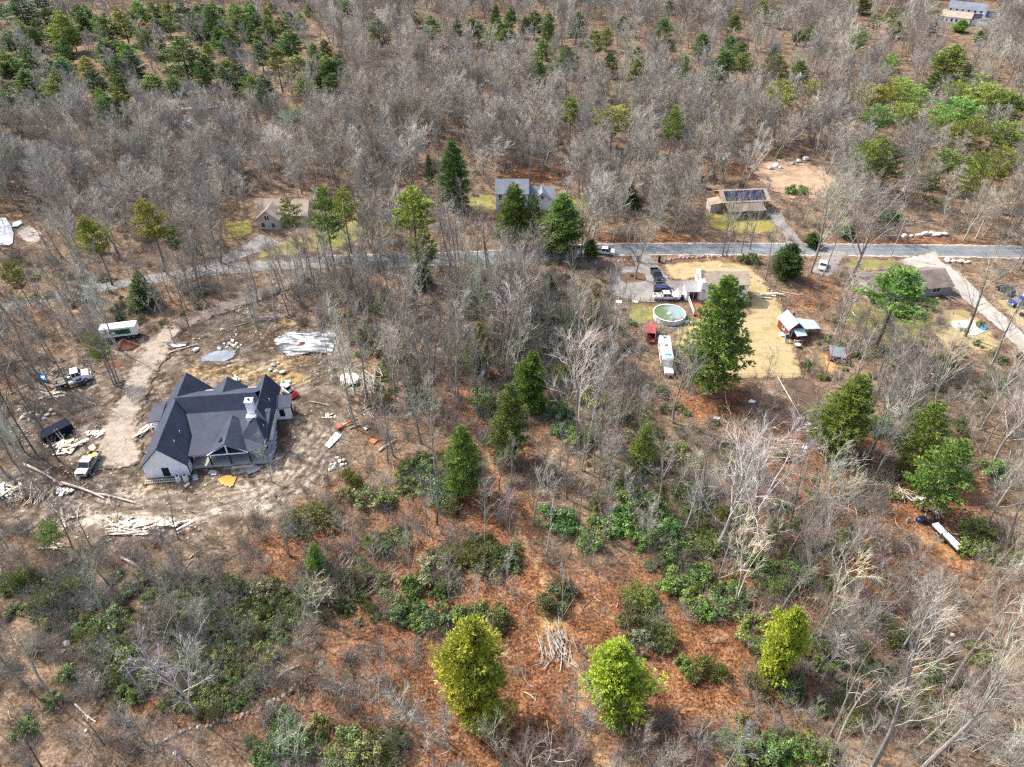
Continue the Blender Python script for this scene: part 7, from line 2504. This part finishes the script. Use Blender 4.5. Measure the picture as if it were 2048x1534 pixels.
# base px, top y, style, colour, width, label
HAND = [
    ((1270, 558), 425, 'oak', GREY, 1.25, 'large dark-stemmed spreading tree in the mulch bed at the drive'), ((1930, 672), 470, 'oak', GREY, 1.2, 'large leaning grey tree rooted in the dry pond stones'),
    ((240, 700), 520, 'birch', BIRCH, 1.2, 'white-barked birch standing in front of the white box trailer'), ((185, 742), 560, 'birch', BIRCH, .9, 'pale slim tree just behind the tractor truck cab'),
    ((228, 770), 600, 'forest', GREY, .8, 'clump of grey stems above the track, left stem'), ((233, 768), 610, 'forest', GREY, .8, 'clump of grey stems above the track, middle stem'), ((238, 766), 640, 'forest', GREY, .7, 'clump of grey stems above the track, right stem'),
    ((138, 775), 590, 'forest', BROWN, .7, 'brown-grey slim tree rooted beside the tractor truck rear'), ((82, 768), 560, 'forest', BROWN, .8, 'brown-grey slim tree beside the blue boat hull'),
    ((75, 912), 700, 'forest', DARK, .6, 'dark slim tree behind the spilled boards'), ((118, 922), 740, 'forest', DARK, .6, 'dark slim tree right of the spilled boards'), ((30, 930), 770, 'forest', DARK, .6, 'dark slim tree at the left site edge'), ((50, 905), 730, 'forest', DARK, .6, 'dark slim tree left of the dumpster'),
    ((425, 690), 600, 'birch', BIRCH, .8, 'pale bent slim tree behind the new house by the soil'), ((455, 690), 590, 'birch', PALE, .8, 'pale slim tree at the boulder heap'), ((520, 680), 580, 'birch', PALE, .9, 'pale slim tree left of the torn liner'), ((515, 660), 560, 'forest', GREY, .8, None), ((380, 660), 540, 'forest', DARK, .7, None), ((350, 690), 590, 'forest', GREY, .6, None),
    ((672, 762), 600, 'birch', BIRCH, .8, 'whitish slim tree standing at the right edge of the mud'), ((715, 860), 640, 'birch', PALE, .9, None), ((695, 800), 590, 'birch', BIRCH, .9, None), ((710, 790), 570, 'birch', PALE, .9, None), ((735, 800), 600, 'forest', GREY, .7, None),
    ((680, 960), 790, 'birch', PALE, .6, 'pale thin tree in front of the long white panel'), ((545, 965), 870, 'sapling', PALE, 1.2, 'small forked pale tree at the front right corner of the porch'),
    ((1040, 705), 545, 'birch', BIRCH, .9, 'tall whitish birch in the middle woods'), ((1050, 710), 640, 'snag', PALE, 1.2, 'broken dark-barked snag beside the tall whitish birch'), ((1158, 895), 590, 'birch', PALE, 1.2, 'tall pale twin-stemmed tree at the bright green bushes'), ((1175, 890), 640, 'birch', BIRCH, .9, None),
    ((875, 965), 790, 'oak', PALE, .9, 'broad fan-crowned grey tree left of the green pine'), ((1090, 1110), 990, 'snag', BIRCH, 1.0, 'pale white snag with forked top in the leafy slope'), ((1100, 1555), 1450, 'snag', BIRCH, 1.3, 'bleached crooked dead snag at the lower middle edge'), ((1240, 1300), 1215, 'snag', PALE, .6, 'short grey snag standing behind the round yellow cedar'),
    ((1500, 1080), 850, 'oak', PALE, 1.2, 'large pale gnarled oak in the hollow below the lawn'), ((1432, 1100), 840, 'oak', PALE, 1.0, None), ((1575, 1060), 870, 'oak', GREY, 1.0, None), ((1640, 1040), 900, 'oak', PALE, 1.1, None), ((1395, 1070), 860, 'snag', PINK, 1.0, None), ((1660, 1470), 1275, 'snag', PALE, .7, 'pale forked dead tree at the lower right'),
    ((1675, 1500), 1320, 'snag', PALE, .7, 'second pale forked dead tree just right of the first'), ((1740, 1545), 1240, 'forest', GREY, .85, 'great pale many-branched tree at the lower right edge'), ((1840, 1545), 1260, 'forest', GREY, .85, None), ((1900, 1375), 1150, 'forest', GREY, .85, None), ((1925, 1480), 1230, 'forest', GREY, .85, None), ((2008, 1085), 930, 'forest', PALE, .8, None),
    ((1560, 1225), 1080, 'forest', GREY, .9, None), ((1470, 1215), 1000, 'birch', PALE, 1.0, None), ((1820, 1240), 1120, 'forest', PALE, 1.0, None), ((1640, 1280), 1100, 'forest', PALE, 1.1, None), ((1790, 1190), 1040, 'birch', PALE, .9, None), ((1960, 860), 690, 'forest', PALE, .9, None), ((1990, 920), 740, 'oak', PALE, .9, None), ((1860, 850), 660, 'oak', PALE, .9, None), ((1790, 870), 700, 'forest', PALE, .9, None),
    ((1745, 900), 720, 'forest', GREY, .9, None), ((1650, 790), 650, 'birch', PALE, .9, 'slim pale tree leaning beside the small red coop'), ((1612, 740), 690, 'snag', GREY, .7, 'small grey snag at the lawn corner by the shed'), ((1700, 800), 620, 'oak', GREY, 1.0, None), ((1530, 560), 420, 'forest', GREY, .8, None), ((1445, 512), 360, 'forest', GREY, .8, None), ((1452, 512), 380, 'forest', GREY, .7, None), ((1468, 510), 380, 'birch', PALE, .7, None),
    ((1482, 506), 395, 'forest', (BROWN), .7, None), ((1500, 500), 370, 'oak', GREY, .8, None), ((1620, 545), 330, 'oak', PALE, .9, None), ((1640, 560), 360, 'birch', PALE, .9, None), ((1700, 560), 330, 'oak', GREY, 1.2, 'tall many-limbed tree right of the white saloon car'), ((1690, 630), 500, 'birch', PALE, .9, None), ((1740, 620), 540, 'sapling', PALE, 1.2, None), ((1350, 735), 600, 'birch', PALE, 1.0, None), ((1320, 760), 640, 'birch', PALE, .9, None),
    ((1230, 680), 540, 'birch', PALE, .8, None), ((1250, 690), 560, 'birch', PALE, .8, None), ((1210, 660), 500, 'birch', PALE, .8, None), ((1370, 760), 660, 'sapling', PALE, 1.3, None), ((1280, 720), 600, 'birch', PALE, .7, None),
    ((855, 1070), 935, 'forest', PALE, .6, None), ((970, 1090), 960, 'forest', PALE, .7, None), ((820, 1165), 1020, 'birch', PALE, .7, None), ((760, 1010), 890, 'birch', GREY, .6, None), ((1205, 1080), 930, 'birch', PALE, .9, None), ((1155, 1050), 910, 'forest', PALE, .7, None), ((1065, 1050), 890, 'forest', PALE, .8, None), ((1020, 1070), 950, 'birch', PALE, .8, None), ((1010, 1215), 1080, 'birch', PALE, .7, None), ((900, 1205), 1080, 'forest', PALE, .7, None), ((950, 1240), 1120, 'birch', BIRCH, .7, None),
    ((1125, 1240), 1100, 'birch', PALE, .6, None), ((395, 1435), 1270, 'oak', BIRCH, .8, 'whitish twiggy tree leaning over the laurel thicket'), ((290, 1395), 1225, 'snag', BIRCH, .8, 'whitish bare snag left of the laurel thicket'), ((240, 1290), 1080, 'forest', GREY, .6, None), ((485, 1310), 1180, 'forest', GREY, .7, None), ((410, 1195), 1090, 'forest', GREY, .6, None), ((690, 1190), 1080, 'oak', DARK, .7, None), ((635, 1290), 1140, 'forest', GREY, .7, None), ((115, 1410), 1240, 'forest', GREY, .7, None), ((60, 1380), 1220, 'forest', GREY, .7, None),
    ((870, 1545), 1395, 'forest', PALE, .8, None), ((840, 1490), 1360, 'forest', PALE, .8, None), ((1010, 1540), 1420, 'forest', PINK, .9, None), ((1145, 1500), 1350, 'forest', PALE, .8, None), ((1160, 1510), 1370, 'birch', PALE, .8, None), ((600, 1540), 1430, 'oak', PALE, .8, None), ((1240, 1450), 1380, 'sapling', PALE, 1, None), ((1390, 1545), 1430, 'forest', GREY, .8, None), ((700, 1430), 1300, 'forest', PALE, .7, None),
]
for (bp, yt, style, cl, wd, lb) in HAND:
    p = on(*bp)
    bare(p, max(4.0, solve_h(p, yt)), style, cl, wd, lb)

# ---- woods by density ---------------------------------------------------------------------------
KEEP_CLEAR = [px_poly(q) for q in (
    [(1235, 505), (1330, 505), (1500, 525), (1610, 700), (1610, 765), (1390, 765), (1350, 700), (1300, 650), (1235, 620)],
    [(1195, 480), (2048, 482), (2048, 520), (1195, 515)], [(270, 740), (600, 730), (610, 830), (560, 940), (560, 985), (270, 985)], [(340, 660), (690, 655), (700, 760), (560, 790), (340, 760)],
    [(198, 690), (300, 660), (340, 655), (310, 760), (260, 900), (200, 980), (140, 980), (100, 900), (200, 860)], [(70, 770), (190, 750), (195, 790), (70, 795)], [(600, 790), (700, 780), (690, 900), (620, 980), (400, 1060), (200, 1070), (100, 1000), (560, 960)],
    [(1720, 545), (1910, 530), (1920, 600), (1730, 615)], [(1840, 505), (1930, 510), (2048, 600), (2048, 720), (1950, 640), (1880, 570)], [(985, 385), (1120, 385), (1120, 430), (985, 430)], [(1405, 385), (1550, 390), (1560, 465), (1405, 460)], [(505, 420), (640, 410), (640, 465), (505, 465)],
    [(1540, 345), (1650, 345), (1660, 390), (1540, 390)], [(0, 435), (90, 440), (90, 500), (0, 500)], [(1570, 760), (1660, 760), (1700, 860), (1620, 870)], [(1780, 960), (1960, 970), (1980, 1100), (1900, 1150), (1800, 1060)], [(170, 568), (660, 514), (660, 534), (170, 584)], [(590, 545), (640, 535), (380, 660), (340, 650)],
    [(1640, 505), (1670, 505), (1660, 560), (1630, 560)], [(1630, 700), (1690, 700), (1690, 740), (1640, 740)], [(1890, 625), (1980, 630), (1985, 680), (1890, 680)], [(1860, 0), (1995, 0), (1990, 70), (1860, 50)], [(2000, 580), (2060, 580), (2060, 650), (2000, 640)],
)]
# places that the photograph shows uncovered: x0, y0, x1, y1
SEEN = [(275, 745, 605, 975), (203, 645, 288, 685), (108, 730, 188, 780), (90, 845, 142, 885), (155, 905, 205, 965), (540, 662, 672, 716), (395, 698, 480, 730), (1236, 520, 1375, 645), (1375, 545, 1500, 640), (1320, 520, 1500, 548), (1500, 590, 1605, 755), (1400, 690, 1605, 760), (1284, 655, 1348, 740), (1560, 618, 1642, 700),
        (1205, 483, 1600, 514), (1600, 487, 2030, 514), (1632, 520, 1660, 550), (1890, 515, 1945, 600), (1990, 585, 2048, 640), (985, 352, 1112, 385), (1428, 374, 1500, 390), (1800, 465, 1895, 480), (1858, 1050, 1922, 1112), (1785, 965, 1895, 1050), (1890, 635, 1980, 672), (1548, 320, 1640, 375), (225, 690, 335, 920),
        (1870, 0, 1990, 56), (0, 435, 55, 492), (1570, 770, 1690, 860), (510, 400, 560, 445), (640, 860, 690, 900), (690, 730, 770, 790), (1190, 496, 1228, 512), (560, 1000, 200, 1075), (1390, 770, 1560, 820), (1920, 560, 2048, 700), (455, 440, 505, 480), (935, 385, 990, 420), (1045, 1130, 1130, 1330), (1130, 1100, 1280, 1280), (1330, 1240, 1480, 1420)]


def hides(p, Hh, wpx, soft=False):
    x0, y0 = to_px(p[0], p[1], Hh)
    x1, y1 = to_px(p[0], p[1], 0)
    for (a, b, c_, d) in (SEEN[HARD:] if soft else SEEN[:HARD]):
        for k in range(5):
            t_ = k / 4
            x, y = x0 + (x1 - x0) * t_, y0 + (y1 - y0) * t_
            w = wpx * (1 - t_) * .6
            if a - w < x < c_ + w and b - w * .2 < y < d:
                return True
    return False


HARD = len(SEEN)
SEEN += [(r_[0] - r_[3] * .3, r_[1] + 2, r_[0] + r_[3] * .3, r_[1] + (r_[2] - r_[1]) * (.6 if r_[2] < 330 else .8)) for r_ in PINES if r_[5] != 'x']
SEEN += [(x - r_ * .8, y - r_ * .7, x + r_ * .8, y + r_ * .5) for x, y, r_, _ in BUSHES if r_ > 28]
LOW = [  # centre px, radii px, factor on tree density
    ((1060, 1250), (280, 230), .22), ((1150, 1400), (330, 190), .3), ((250, 1330), (330, 180), .55), ((470, 1420), (230, 90), .5), ((420, 900), (330, 160), .45), ((950, 950), (180, 120), .4), ((1850, 1040), (130, 120), .4), ((1450, 840), (140, 70), .45), ((1750, 640), (170, 60), .5), ((1540, 350), (160, 60), .35), ((1700, 60), (330, 40), .75), ((1450, 440), (120, 50), .4), ((640, 470), (150, 40), .5), ((480, 630), (180, 60), .55), ((80, 720), (110, 110), .7), ((1080, 370), (110, 30), .55), ((1600, 980), (150, 90), .55), ((200, 1090), (250, 90), .45)]
rng = random.Random(77)
xs, ys, szs = [], [], []
row = 0
y = 26.0
cand = []
while y < 640:
    sp = 3.5 if y < 145 else 4.5 if y < 300 else 5.3
    half = (y * CP + CAM_H * SP) * 1024 / FPX + 14 + y * .03
    x = -half
    while x < half:
        for _ in range(2):
            cand.append((x + rng.uniform(-.5, .5) * sp, y + rng.uniform(-.5, .5) * sp))
        x += sp
    y += sp
ca = np.array(cand)
okc = np.ones(len(ca), bool)
for poly in KEEP_CLEAR:
    okc &= ~inside(poly, ca[:, 0], ca[:, 1])
cpx, cpy = to_px(ca[:, 0], ca[:, 1], 0.0)
den = np.ones(len(ca))
for (cx, cy), (rx, ry), f in LOW:
    den *= 1 - (1 - f) * np.exp(-(((cpx - cx) / rx) ** 2 + ((cpy - cy) / ry) ** 2) ** 2)
for (cx, cy), (rx, ry), f in (((1060, 690), (250, 200), 2.0), ((730, 720), (60, 160), 1.6), ((1280, 900), (200, 120), .8), ((500, 560), (250, 40), .8)):
    den += f * np.exp(-(((cpx - cx) / rx) ** 2 + ((cpy - cy) / ry) ** 2))
den *= np.where(vnoise(ca[:, 0], ca[:, 1], 14, 6) < .28, .6, 1.0)
occ = np.array(occupied)
WOODS = []
for i in range(len(ca)):
    if not okc[i] or rng.random() > den[i] * (.42 if cpy[i] > 560 else .5):
        continue
    X_, Y_ = ca[i]
    if np.any(np.hypot(occ[:, 0] - X_, occ[:, 1] - Y_) < occ[:, 2]):
        continue
    far = Y_ > 200
    u = rng.random()
    right = cpx[i] > 1250
    if Y_ > 150:
        st = 'forest' if u < .6 else 'oak' if u < .92 else 'birch'
    elif right:
        st = 'oak' if u < .12 else 'forest' if u < .5 else 'birch' if u < .85 else 'sapling'
    else:
        st = 'forest' if u < .36 else 'birch' if u < .72 else 'oak' if u < .78 else 'sapling'
    hs_ = rng.uniform(.8, 1.2) if Y_ > 150 else 1.2 if cpx[i] > 640 else 1.05
    Hh = hs_ * {'forest': rng.uniform(11, 17), 'oak': rng.uniform(11, 16), 'birch': rng.uniform(9, 15), 'sapling': rng.uniform(4, 8)}[st]
    if 800 < cpx[i] < 1300 and 540 < cpy[i] < 900:
        Hh *= 1.15
    if Y_ < 85:
        Hh *= .82
    if cpx[i] < 800 and cpy[i] > 950:
        Hh *= .8
    wpx = Hh * .22 * FPX / (Y_ * CP + (CAM_H - Hh) * SP)
    if hides((X_, Y_), Hh, wpx) and rng.random() < (.94 if Y_ < 215 else .85):
        continue
    if rng.random() < .9 and hides((X_, Y_), Hh, wpx, True):
        continue
    cl = rng.choices([PALE, GREY, PINK, BROWN, DARK, BIRCH], [3, 3, 3 if far else 1, 2, 1, .6 if not far else .15])[0]
    WOODS.append((X_, Y_, st, Hh, cl, Hh * FPX / (Y_ * CP + CAM_H * SP) if abs(X_) < (Y_ * CP + CAM_H * SP) * 1024 / FPX and cpy[i] < 1560 else 0))
n_more = 300 - len(BARE_ITEMS)
order = sorted(range(len(WOODS)), key=lambda k: -WOODS[k][5])
single = set(order[:n_more])
for k in single:
    X_, Y_, st, Hh, cl, _ = WOODS[k]
    bare(Vector((X_, Y_, gzf(X_, Y_))), Hh, st, cl, rng.uniform(.75, 1.1))

# ---- masses as one object each -----------------------------------------------------------------
TINTS = {}


def proto_collection(name, meshes):
    c_ = bpy.data.collections.new(name)
    for i, (me, colr) in enumerate(meshes):
        o = bpy.data.objects.new(f'{name}_{i:03d}', me)
        c_.objects.link(o)
    TINTS[name] = [m_[1] for m_ in meshes]
    return c_


def instancer(name, pts, idx, rot, scl, coll, label, cat):
    me = bpy.data.meshes.new(name)
    me.from_pydata([tuple(p) for p in pts], [], [])
    for nm, ty, key, data in (('pick', 'INT', 'value', idx), ('turn', 'FLOAT_VECTOR', 'vector', rot), ('size', 'FLOAT_VECTOR', 'vector', scl)):
        a = me.attributes.new(nm, ty, 'POINT')
        a.data.foreach_set(key, np.asarray(data).ravel())
    a = me.attributes.new('tint', 'FLOAT_VECTOR', 'POINT')
    a.data.foreach_set('vector', np.array([TINTS[coll.name][i] for i in idx], np.float32).ravel())
    o = obj(name, me)
    tag(o, label, cat, None, 'stuff')
    ng = bpy.data.node_groups.new(name, 'GeometryNodeTree')
    ng.interface.new_socket('Geometry', in_out='INPUT', socket_type='NodeSocketGeometry')
    ng.interface.new_socket('Geometry', in_out='OUTPUT', socket_type='NodeSocketGeometry')
    N = ng.nodes.new
    gi, go = N('NodeGroupInput'), N('NodeGroupOutput')
    ci = N('GeometryNodeCollectionInfo')
    ci.inputs['Collection'].default_value = coll
    ci.inputs['Separate Children'].default_value = True
    ci.inputs['Reset Children'].default_value = True
    ip = N('GeometryNodeInstanceOnPoints')
    ip.inputs['Pick Instance'].default_value = True

    def na(nm, ty):
        n_ = N('GeometryNodeInputNamedAttribute')
        n_.data_type = ty
        n_.inputs['Name'].default_value = nm
        return n_.outputs['Attribute']
    e2r = N('FunctionNodeEulerToRotation')
    L = ng.links.new
    L(gi.outputs[0], ip.inputs['Points'])
    L(ci.outputs[0], ip.inputs['Instance'])
    L(na('pick', 'INT'), ip.inputs['Instance Index'])
    L(na('turn', 'FLOAT_VECTOR'), e2r.inputs[0])
    L(e2r.outputs[0], ip.inputs['Rotation'])
    L(na('size', 'FLOAT_VECTOR'), ip.inputs['Scale'])
    L(ip.outputs[0], go.inputs[0])
    md = o.modifiers.new('scatter', 'NODES')
    md.node_group = ng
    return o


combo, base_of, hts = [], {}, []
for st in ('forest', 'oak', 'birch', 'sapling'):
    for T_, C_, _, _, Hh, _ in BARE[st]:
        me = join_mesh('woods_tree', [(T_, M['bark']), (C_, M['twig'])])
        for cl in ((PALE, GREY, PINK, BROWN) if st != 'birch' else (PALE, GREY, BIRCH, BROWN)):
            base_of.setdefault((st, cl), []).append(len(combo))
            combo.append((me, [k * 1.05 for k in cl]))
            hts.append(Hh)
for st, n_ in (('forest', 4), ('oak', 4)):
    for i in range(n_):
        T_, C_ = gen_bare(900 + i * 13 + len(st), 14, st, 2.0, .0165)
        me = join_mesh('woods_tree', [(T_, M['bark']), (C_, M['twig'])])
        for cl in (PALE, GREY, PINK, BROWN):
            base_of.setdefault(('far', cl), []).append(len(combo))
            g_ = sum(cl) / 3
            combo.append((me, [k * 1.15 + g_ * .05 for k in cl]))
            hts.append(14)
coll = proto_collection('woods_tree', combo)
pts, idx, rot, scl = [], [], [], []
for k, (X_, Y_, st, Hh, cl, _) in enumerate(WOODS):
    if k in single:
        continue
    if (st, cl) not in base_of:
        cl = GREY
    if Y_ > 165 and st != 'birch':
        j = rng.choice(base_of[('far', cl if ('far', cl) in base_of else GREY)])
    else:
        j = rng.choice(base_of[(st, cl)])
    s = Hh / hts[j]
    pts.append((X_, Y_, gzf(X_, Y_)))
    idx.append(j)
    rot.append((rng.gauss(0, .04), rng.gauss(0, .04), rng.uniform(0, 6.28)))
    w = s * (rng.uniform(.8, 1.2) if Y_ < 150 else rng.uniform(1.0, 1.5))
    scl.append((w, w, s))
instancer('bare_woods', pts, idx, rot, scl, coll, 'grey leafless woods stretching over the whole distance', 'woods')
print('woods', len(pts), 'single', len(BARE_ITEMS), 'pines', len(PINE_ITEMS), 'bushes', len(BUSH_ITEMS))

# brush: thin leafless stems of the understorey
combo = []
for i, b_ in enumerate(BRUSH):
    me = b_.mesh('brush', M['twig'])
    for cl in (GREY, BROWN, PINK, PALE):
        combo.append((me, [k * .95 for k in cl]))
coll = proto_collection('brush_stem', combo)
THICK = [((1200, 680), (150, 110), 2.2), ((1300, 760), (120, 70), 1.6), ((200, 1180), (320, 110), 1.8), ((900, 620), (260, 90), 1.4), ((1550, 1050), (250, 180), .9), ((1850, 750), (200, 120), 1.4), ((1750, 1350), (330, 200), .9), ((150, 1400), (300, 150), .7), ((100, 680), (130, 80), .8), ((60, 830), (60, 120), .6), ((1750, 1000), (120, 120), .6), ((700, 560), (300, 50), .6), ((750, 1450), (300, 120), .5), ((1380, 1480), (250, 60), .6), ((600, 1150), (160, 70), .9), ((400, 1290), (230, 140), 1.3), ((1000, 720), (200, 180), 1.0), ((1230, 1000), (150, 100), .6)]
bx, by = [], []
for _ in range(26000):
    y = rng.uniform(26, 330) if rng.random() < .8 else rng.uniform(26, 150)
    half = (y * CP + CAM_H * SP) * 1024 / FPX + 8
    bx.append(rng.uniform(-half, half))
    by.append(y)
bx, by = np.array(bx), np.array(by)
ok = np.ones(len(bx), bool)
for poly in KEEP_CLEAR:
    ok &= ~inside(poly, bx, by)
qx, qy = to_px(bx, by, 0.0)
d = np.full(len(bx), .12)
for (cx, cy), (rx, ry), f in THICK:
    d += .3 * f * np.exp(-(((qx - cx) / rx) ** 2 + ((qy - cy) / ry) ** 2))
d = np.maximum(d, np.where(qy < 560, .3, 0))
ok &= np.random.RandomState(3).rand(len(bx)) < d * np.where(vnoise(bx, by, 6, 12) > .4, 1.3, .5)
pts, idx, rot, scl = [], [], [], []
for i in np.nonzero(ok)[0]:
    s = rng.uniform(.6, 1.25)
    if hides((bx[i], by[i]), 2.2 * s, 6) and rng.random() < .93:
        continue
    pts.append((bx[i], by[i], gzf(bx[i], by[i])))
    idx.append(rng.randrange(len(combo)))
    rot.append((rng.gauss(0, .08), rng.gauss(0, .08), rng.uniform(0, 6.28)))
    scl.append((s, s, s))
instancer('undergrowth', pts, idx, rot, scl, coll, 'thin leafless brush and saplings on the forest floor', 'undergrowth')
print('brush', len(pts))

# laurel thickets: broad-leaved evergreen cover that grows into one mass
combo = []
for me, r0, h0 in BUSH:
    for cl in (LAUREL, OLV):
        combo.append((me, cl))
for me, r0, h0 in FINE:
    for cl in (DULL, OLV, DULL, OLV, (.13, .17, .06)):
        combo.append((me, cl))
coll = proto_collection('laurel_plant', combo)
THK = [((1150, 700), (190, 150), 150), ((1330, 950), (160, 130), 90), ((720, 640), (80, 80), 40), ((1640, 1000), (160, 120), 50), ((450, 1270), (110, 115), 260), ((400, 1370), (110, 60), 110), ((340, 1200), (90, 50), 50), ((215, 1290), (70, 60), 60), ((560, 1210), (70, 50), 70), ((240, 1350), (60, 60), 40), ((1330, 1010), (110, 90), 110), ((1450, 1110), (150, 80), 130), ((860, 960), (60, 50), 50), ((950, 1110), (90, 40), 60), ((850, 1210), (70, 50), 60), ((1540, 1500), (100, 40), 60), ((580, 1490), (80, 40), 50), ((1250, 800), (80, 70), 60), ((1130, 700), (120, 80), 70), ((1830, 860), (90, 70), 70), ((780, 730), (60, 60), 40), ((1750, 1340), (170, 110), 90), ((900, 640), (200, 60), 60), ((300, 600), (160, 50), 60), ((130, 1200), (150, 60), 70), ((1700, 700), (140, 60), 70), ((1600, 1130), (80, 60), 50), ((1950, 740), (90, 60), 40), ((700, 1190), (80, 60), 40), ((1010, 560), (200, 40), 60), ((1290, 1240), (60, 60), 30), ((760, 1500), (60, 30), 25), ((1500, 280), (300, 40), 40), ((900, 330), (300, 60), 50), ((1800, 400), (140, 50), 50), ((100, 560), (100, 40), 30)]
pts, idx, rot, scl = [], [], [], []
for (cx, cy), (rx, ry), n_ in THK:
    for _ in range(int(n_ * .62)):
        a, q = rng.uniform(0, 6.28), math.sqrt(rng.random())
        p = on(cx + rx * q * math.cos(a) * 1.05, cy + ry * q * math.sin(a) * 1.05)
        if any(inside(poly, p.x, p.y) for poly in KEEP_CLEAR):
            continue
        s = rng.uniform(.4, .95)
        pts.append(tuple(p))
        idx.append(rng.randrange(len(combo)) if rng.random() < .5 else rng.randrange(8))
        rot.append((0, 0, rng.uniform(0, 6.28)))
        scl.append((s, s, s * rng.uniform(.7, 1.15)))
instancer('laurel_thicket', pts, idx, rot, scl, coll, 'dark evergreen laurel thickets spread over the leaf floor', 'thicket')

# fallen branches and sticks over the leaf floor
combo = []
for i in range(4):
    tm = TreeMesh()
    r2 = random.Random(400 + i)
    st = bend_path(Vector((-1.6, 0, .08)), Vector((1, 0, 0)), 3.4, 5, r2, .12)
    tm.tube(st, .07, .02, 4)
    for _ in range(5):
        q, dd = along(st, r2.uniform(.2, 1))
        e = (dd + perp(dd, r2) * .9)
        e.z = abs(e.z) * .4
        tm.tube([q, q + e.normalized() * r2.uniform(.4, 1.3)], .03, .008, 3)
    me = tm.mesh('stick', M['twig'])
    for cl in (PALE, GREY, DARK):
        combo.append((me, cl))
coll = proto_collection('fallen_stick', combo)
pts, idx, rot, scl = [], [], [], []
for _ in range(2600):
    y = rng.uniform(30, 190)
    half = (y * CP + CAM_H * SP) * 1024 / FPX + 5
    x = rng.uniform(-half, half)
    inlot = inside(site_poly, x, y)
    if any(inside(KEEP_CLEAR[j], x, y) for j in (0, 1, 2, 7, 8)):
        continue
    s = rng.uniform(.4, 1.2)
    pts.append((x, y, gzf(x, y) + (.18 if inlot else 0)))
    idx.append(rng.randrange(len(combo)))
    rot.append((rng.gauss(0, .1), rng.gauss(0, .08), rng.uniform(0, 6.28)))
    scl.append((s, s, s))
instancer('fallen_branches', pts, idx, rot, scl, coll, 'dead branches and sticks strewn over leaves and mud', 'dead wood')

# small stones on the churned site
pts, idx, rot, scl = [], [], [], []
coll = proto_collection('loose_stone', [(r_, (1, 1, 1)) for r_ in ROCKS_PALE + ROCKS])
x0, y0 = site_poly.min(0)
x1, y1 = site_poly.max(0)
for _ in range(3600):
    x, y = rng.uniform(x0, x1), rng.uniform(y0, y1)
    if not inside(site_poly, x, y) or inside(KEEP_CLEAR[2], x, y) and rng.random() < .8 or vnoise(x, y, 5, 14) < .45:
        continue
    s = rng.choice((.12, .15, .2, .3, .45))
    pts.append((x, y, gzf(x, y) + .16))
    idx.append(rng.randrange(12))
    rot.append((rng.random(), rng.random(), rng.uniform(0, 6.28)))
    scl.append((s, s, s))
instancer('loose_stones', pts, idx, rot, scl, coll, 'loose stones strewn over the churned building site soil', 'stones')

finish_labels(BARE_ITEMS, 'bare trees standing singly in view')
finish_labels(PINE_ITEMS, 'conifers scattered through the woods')
finish_labels(BUSH_ITEMS, 'evergreen bushes on the forest floor')
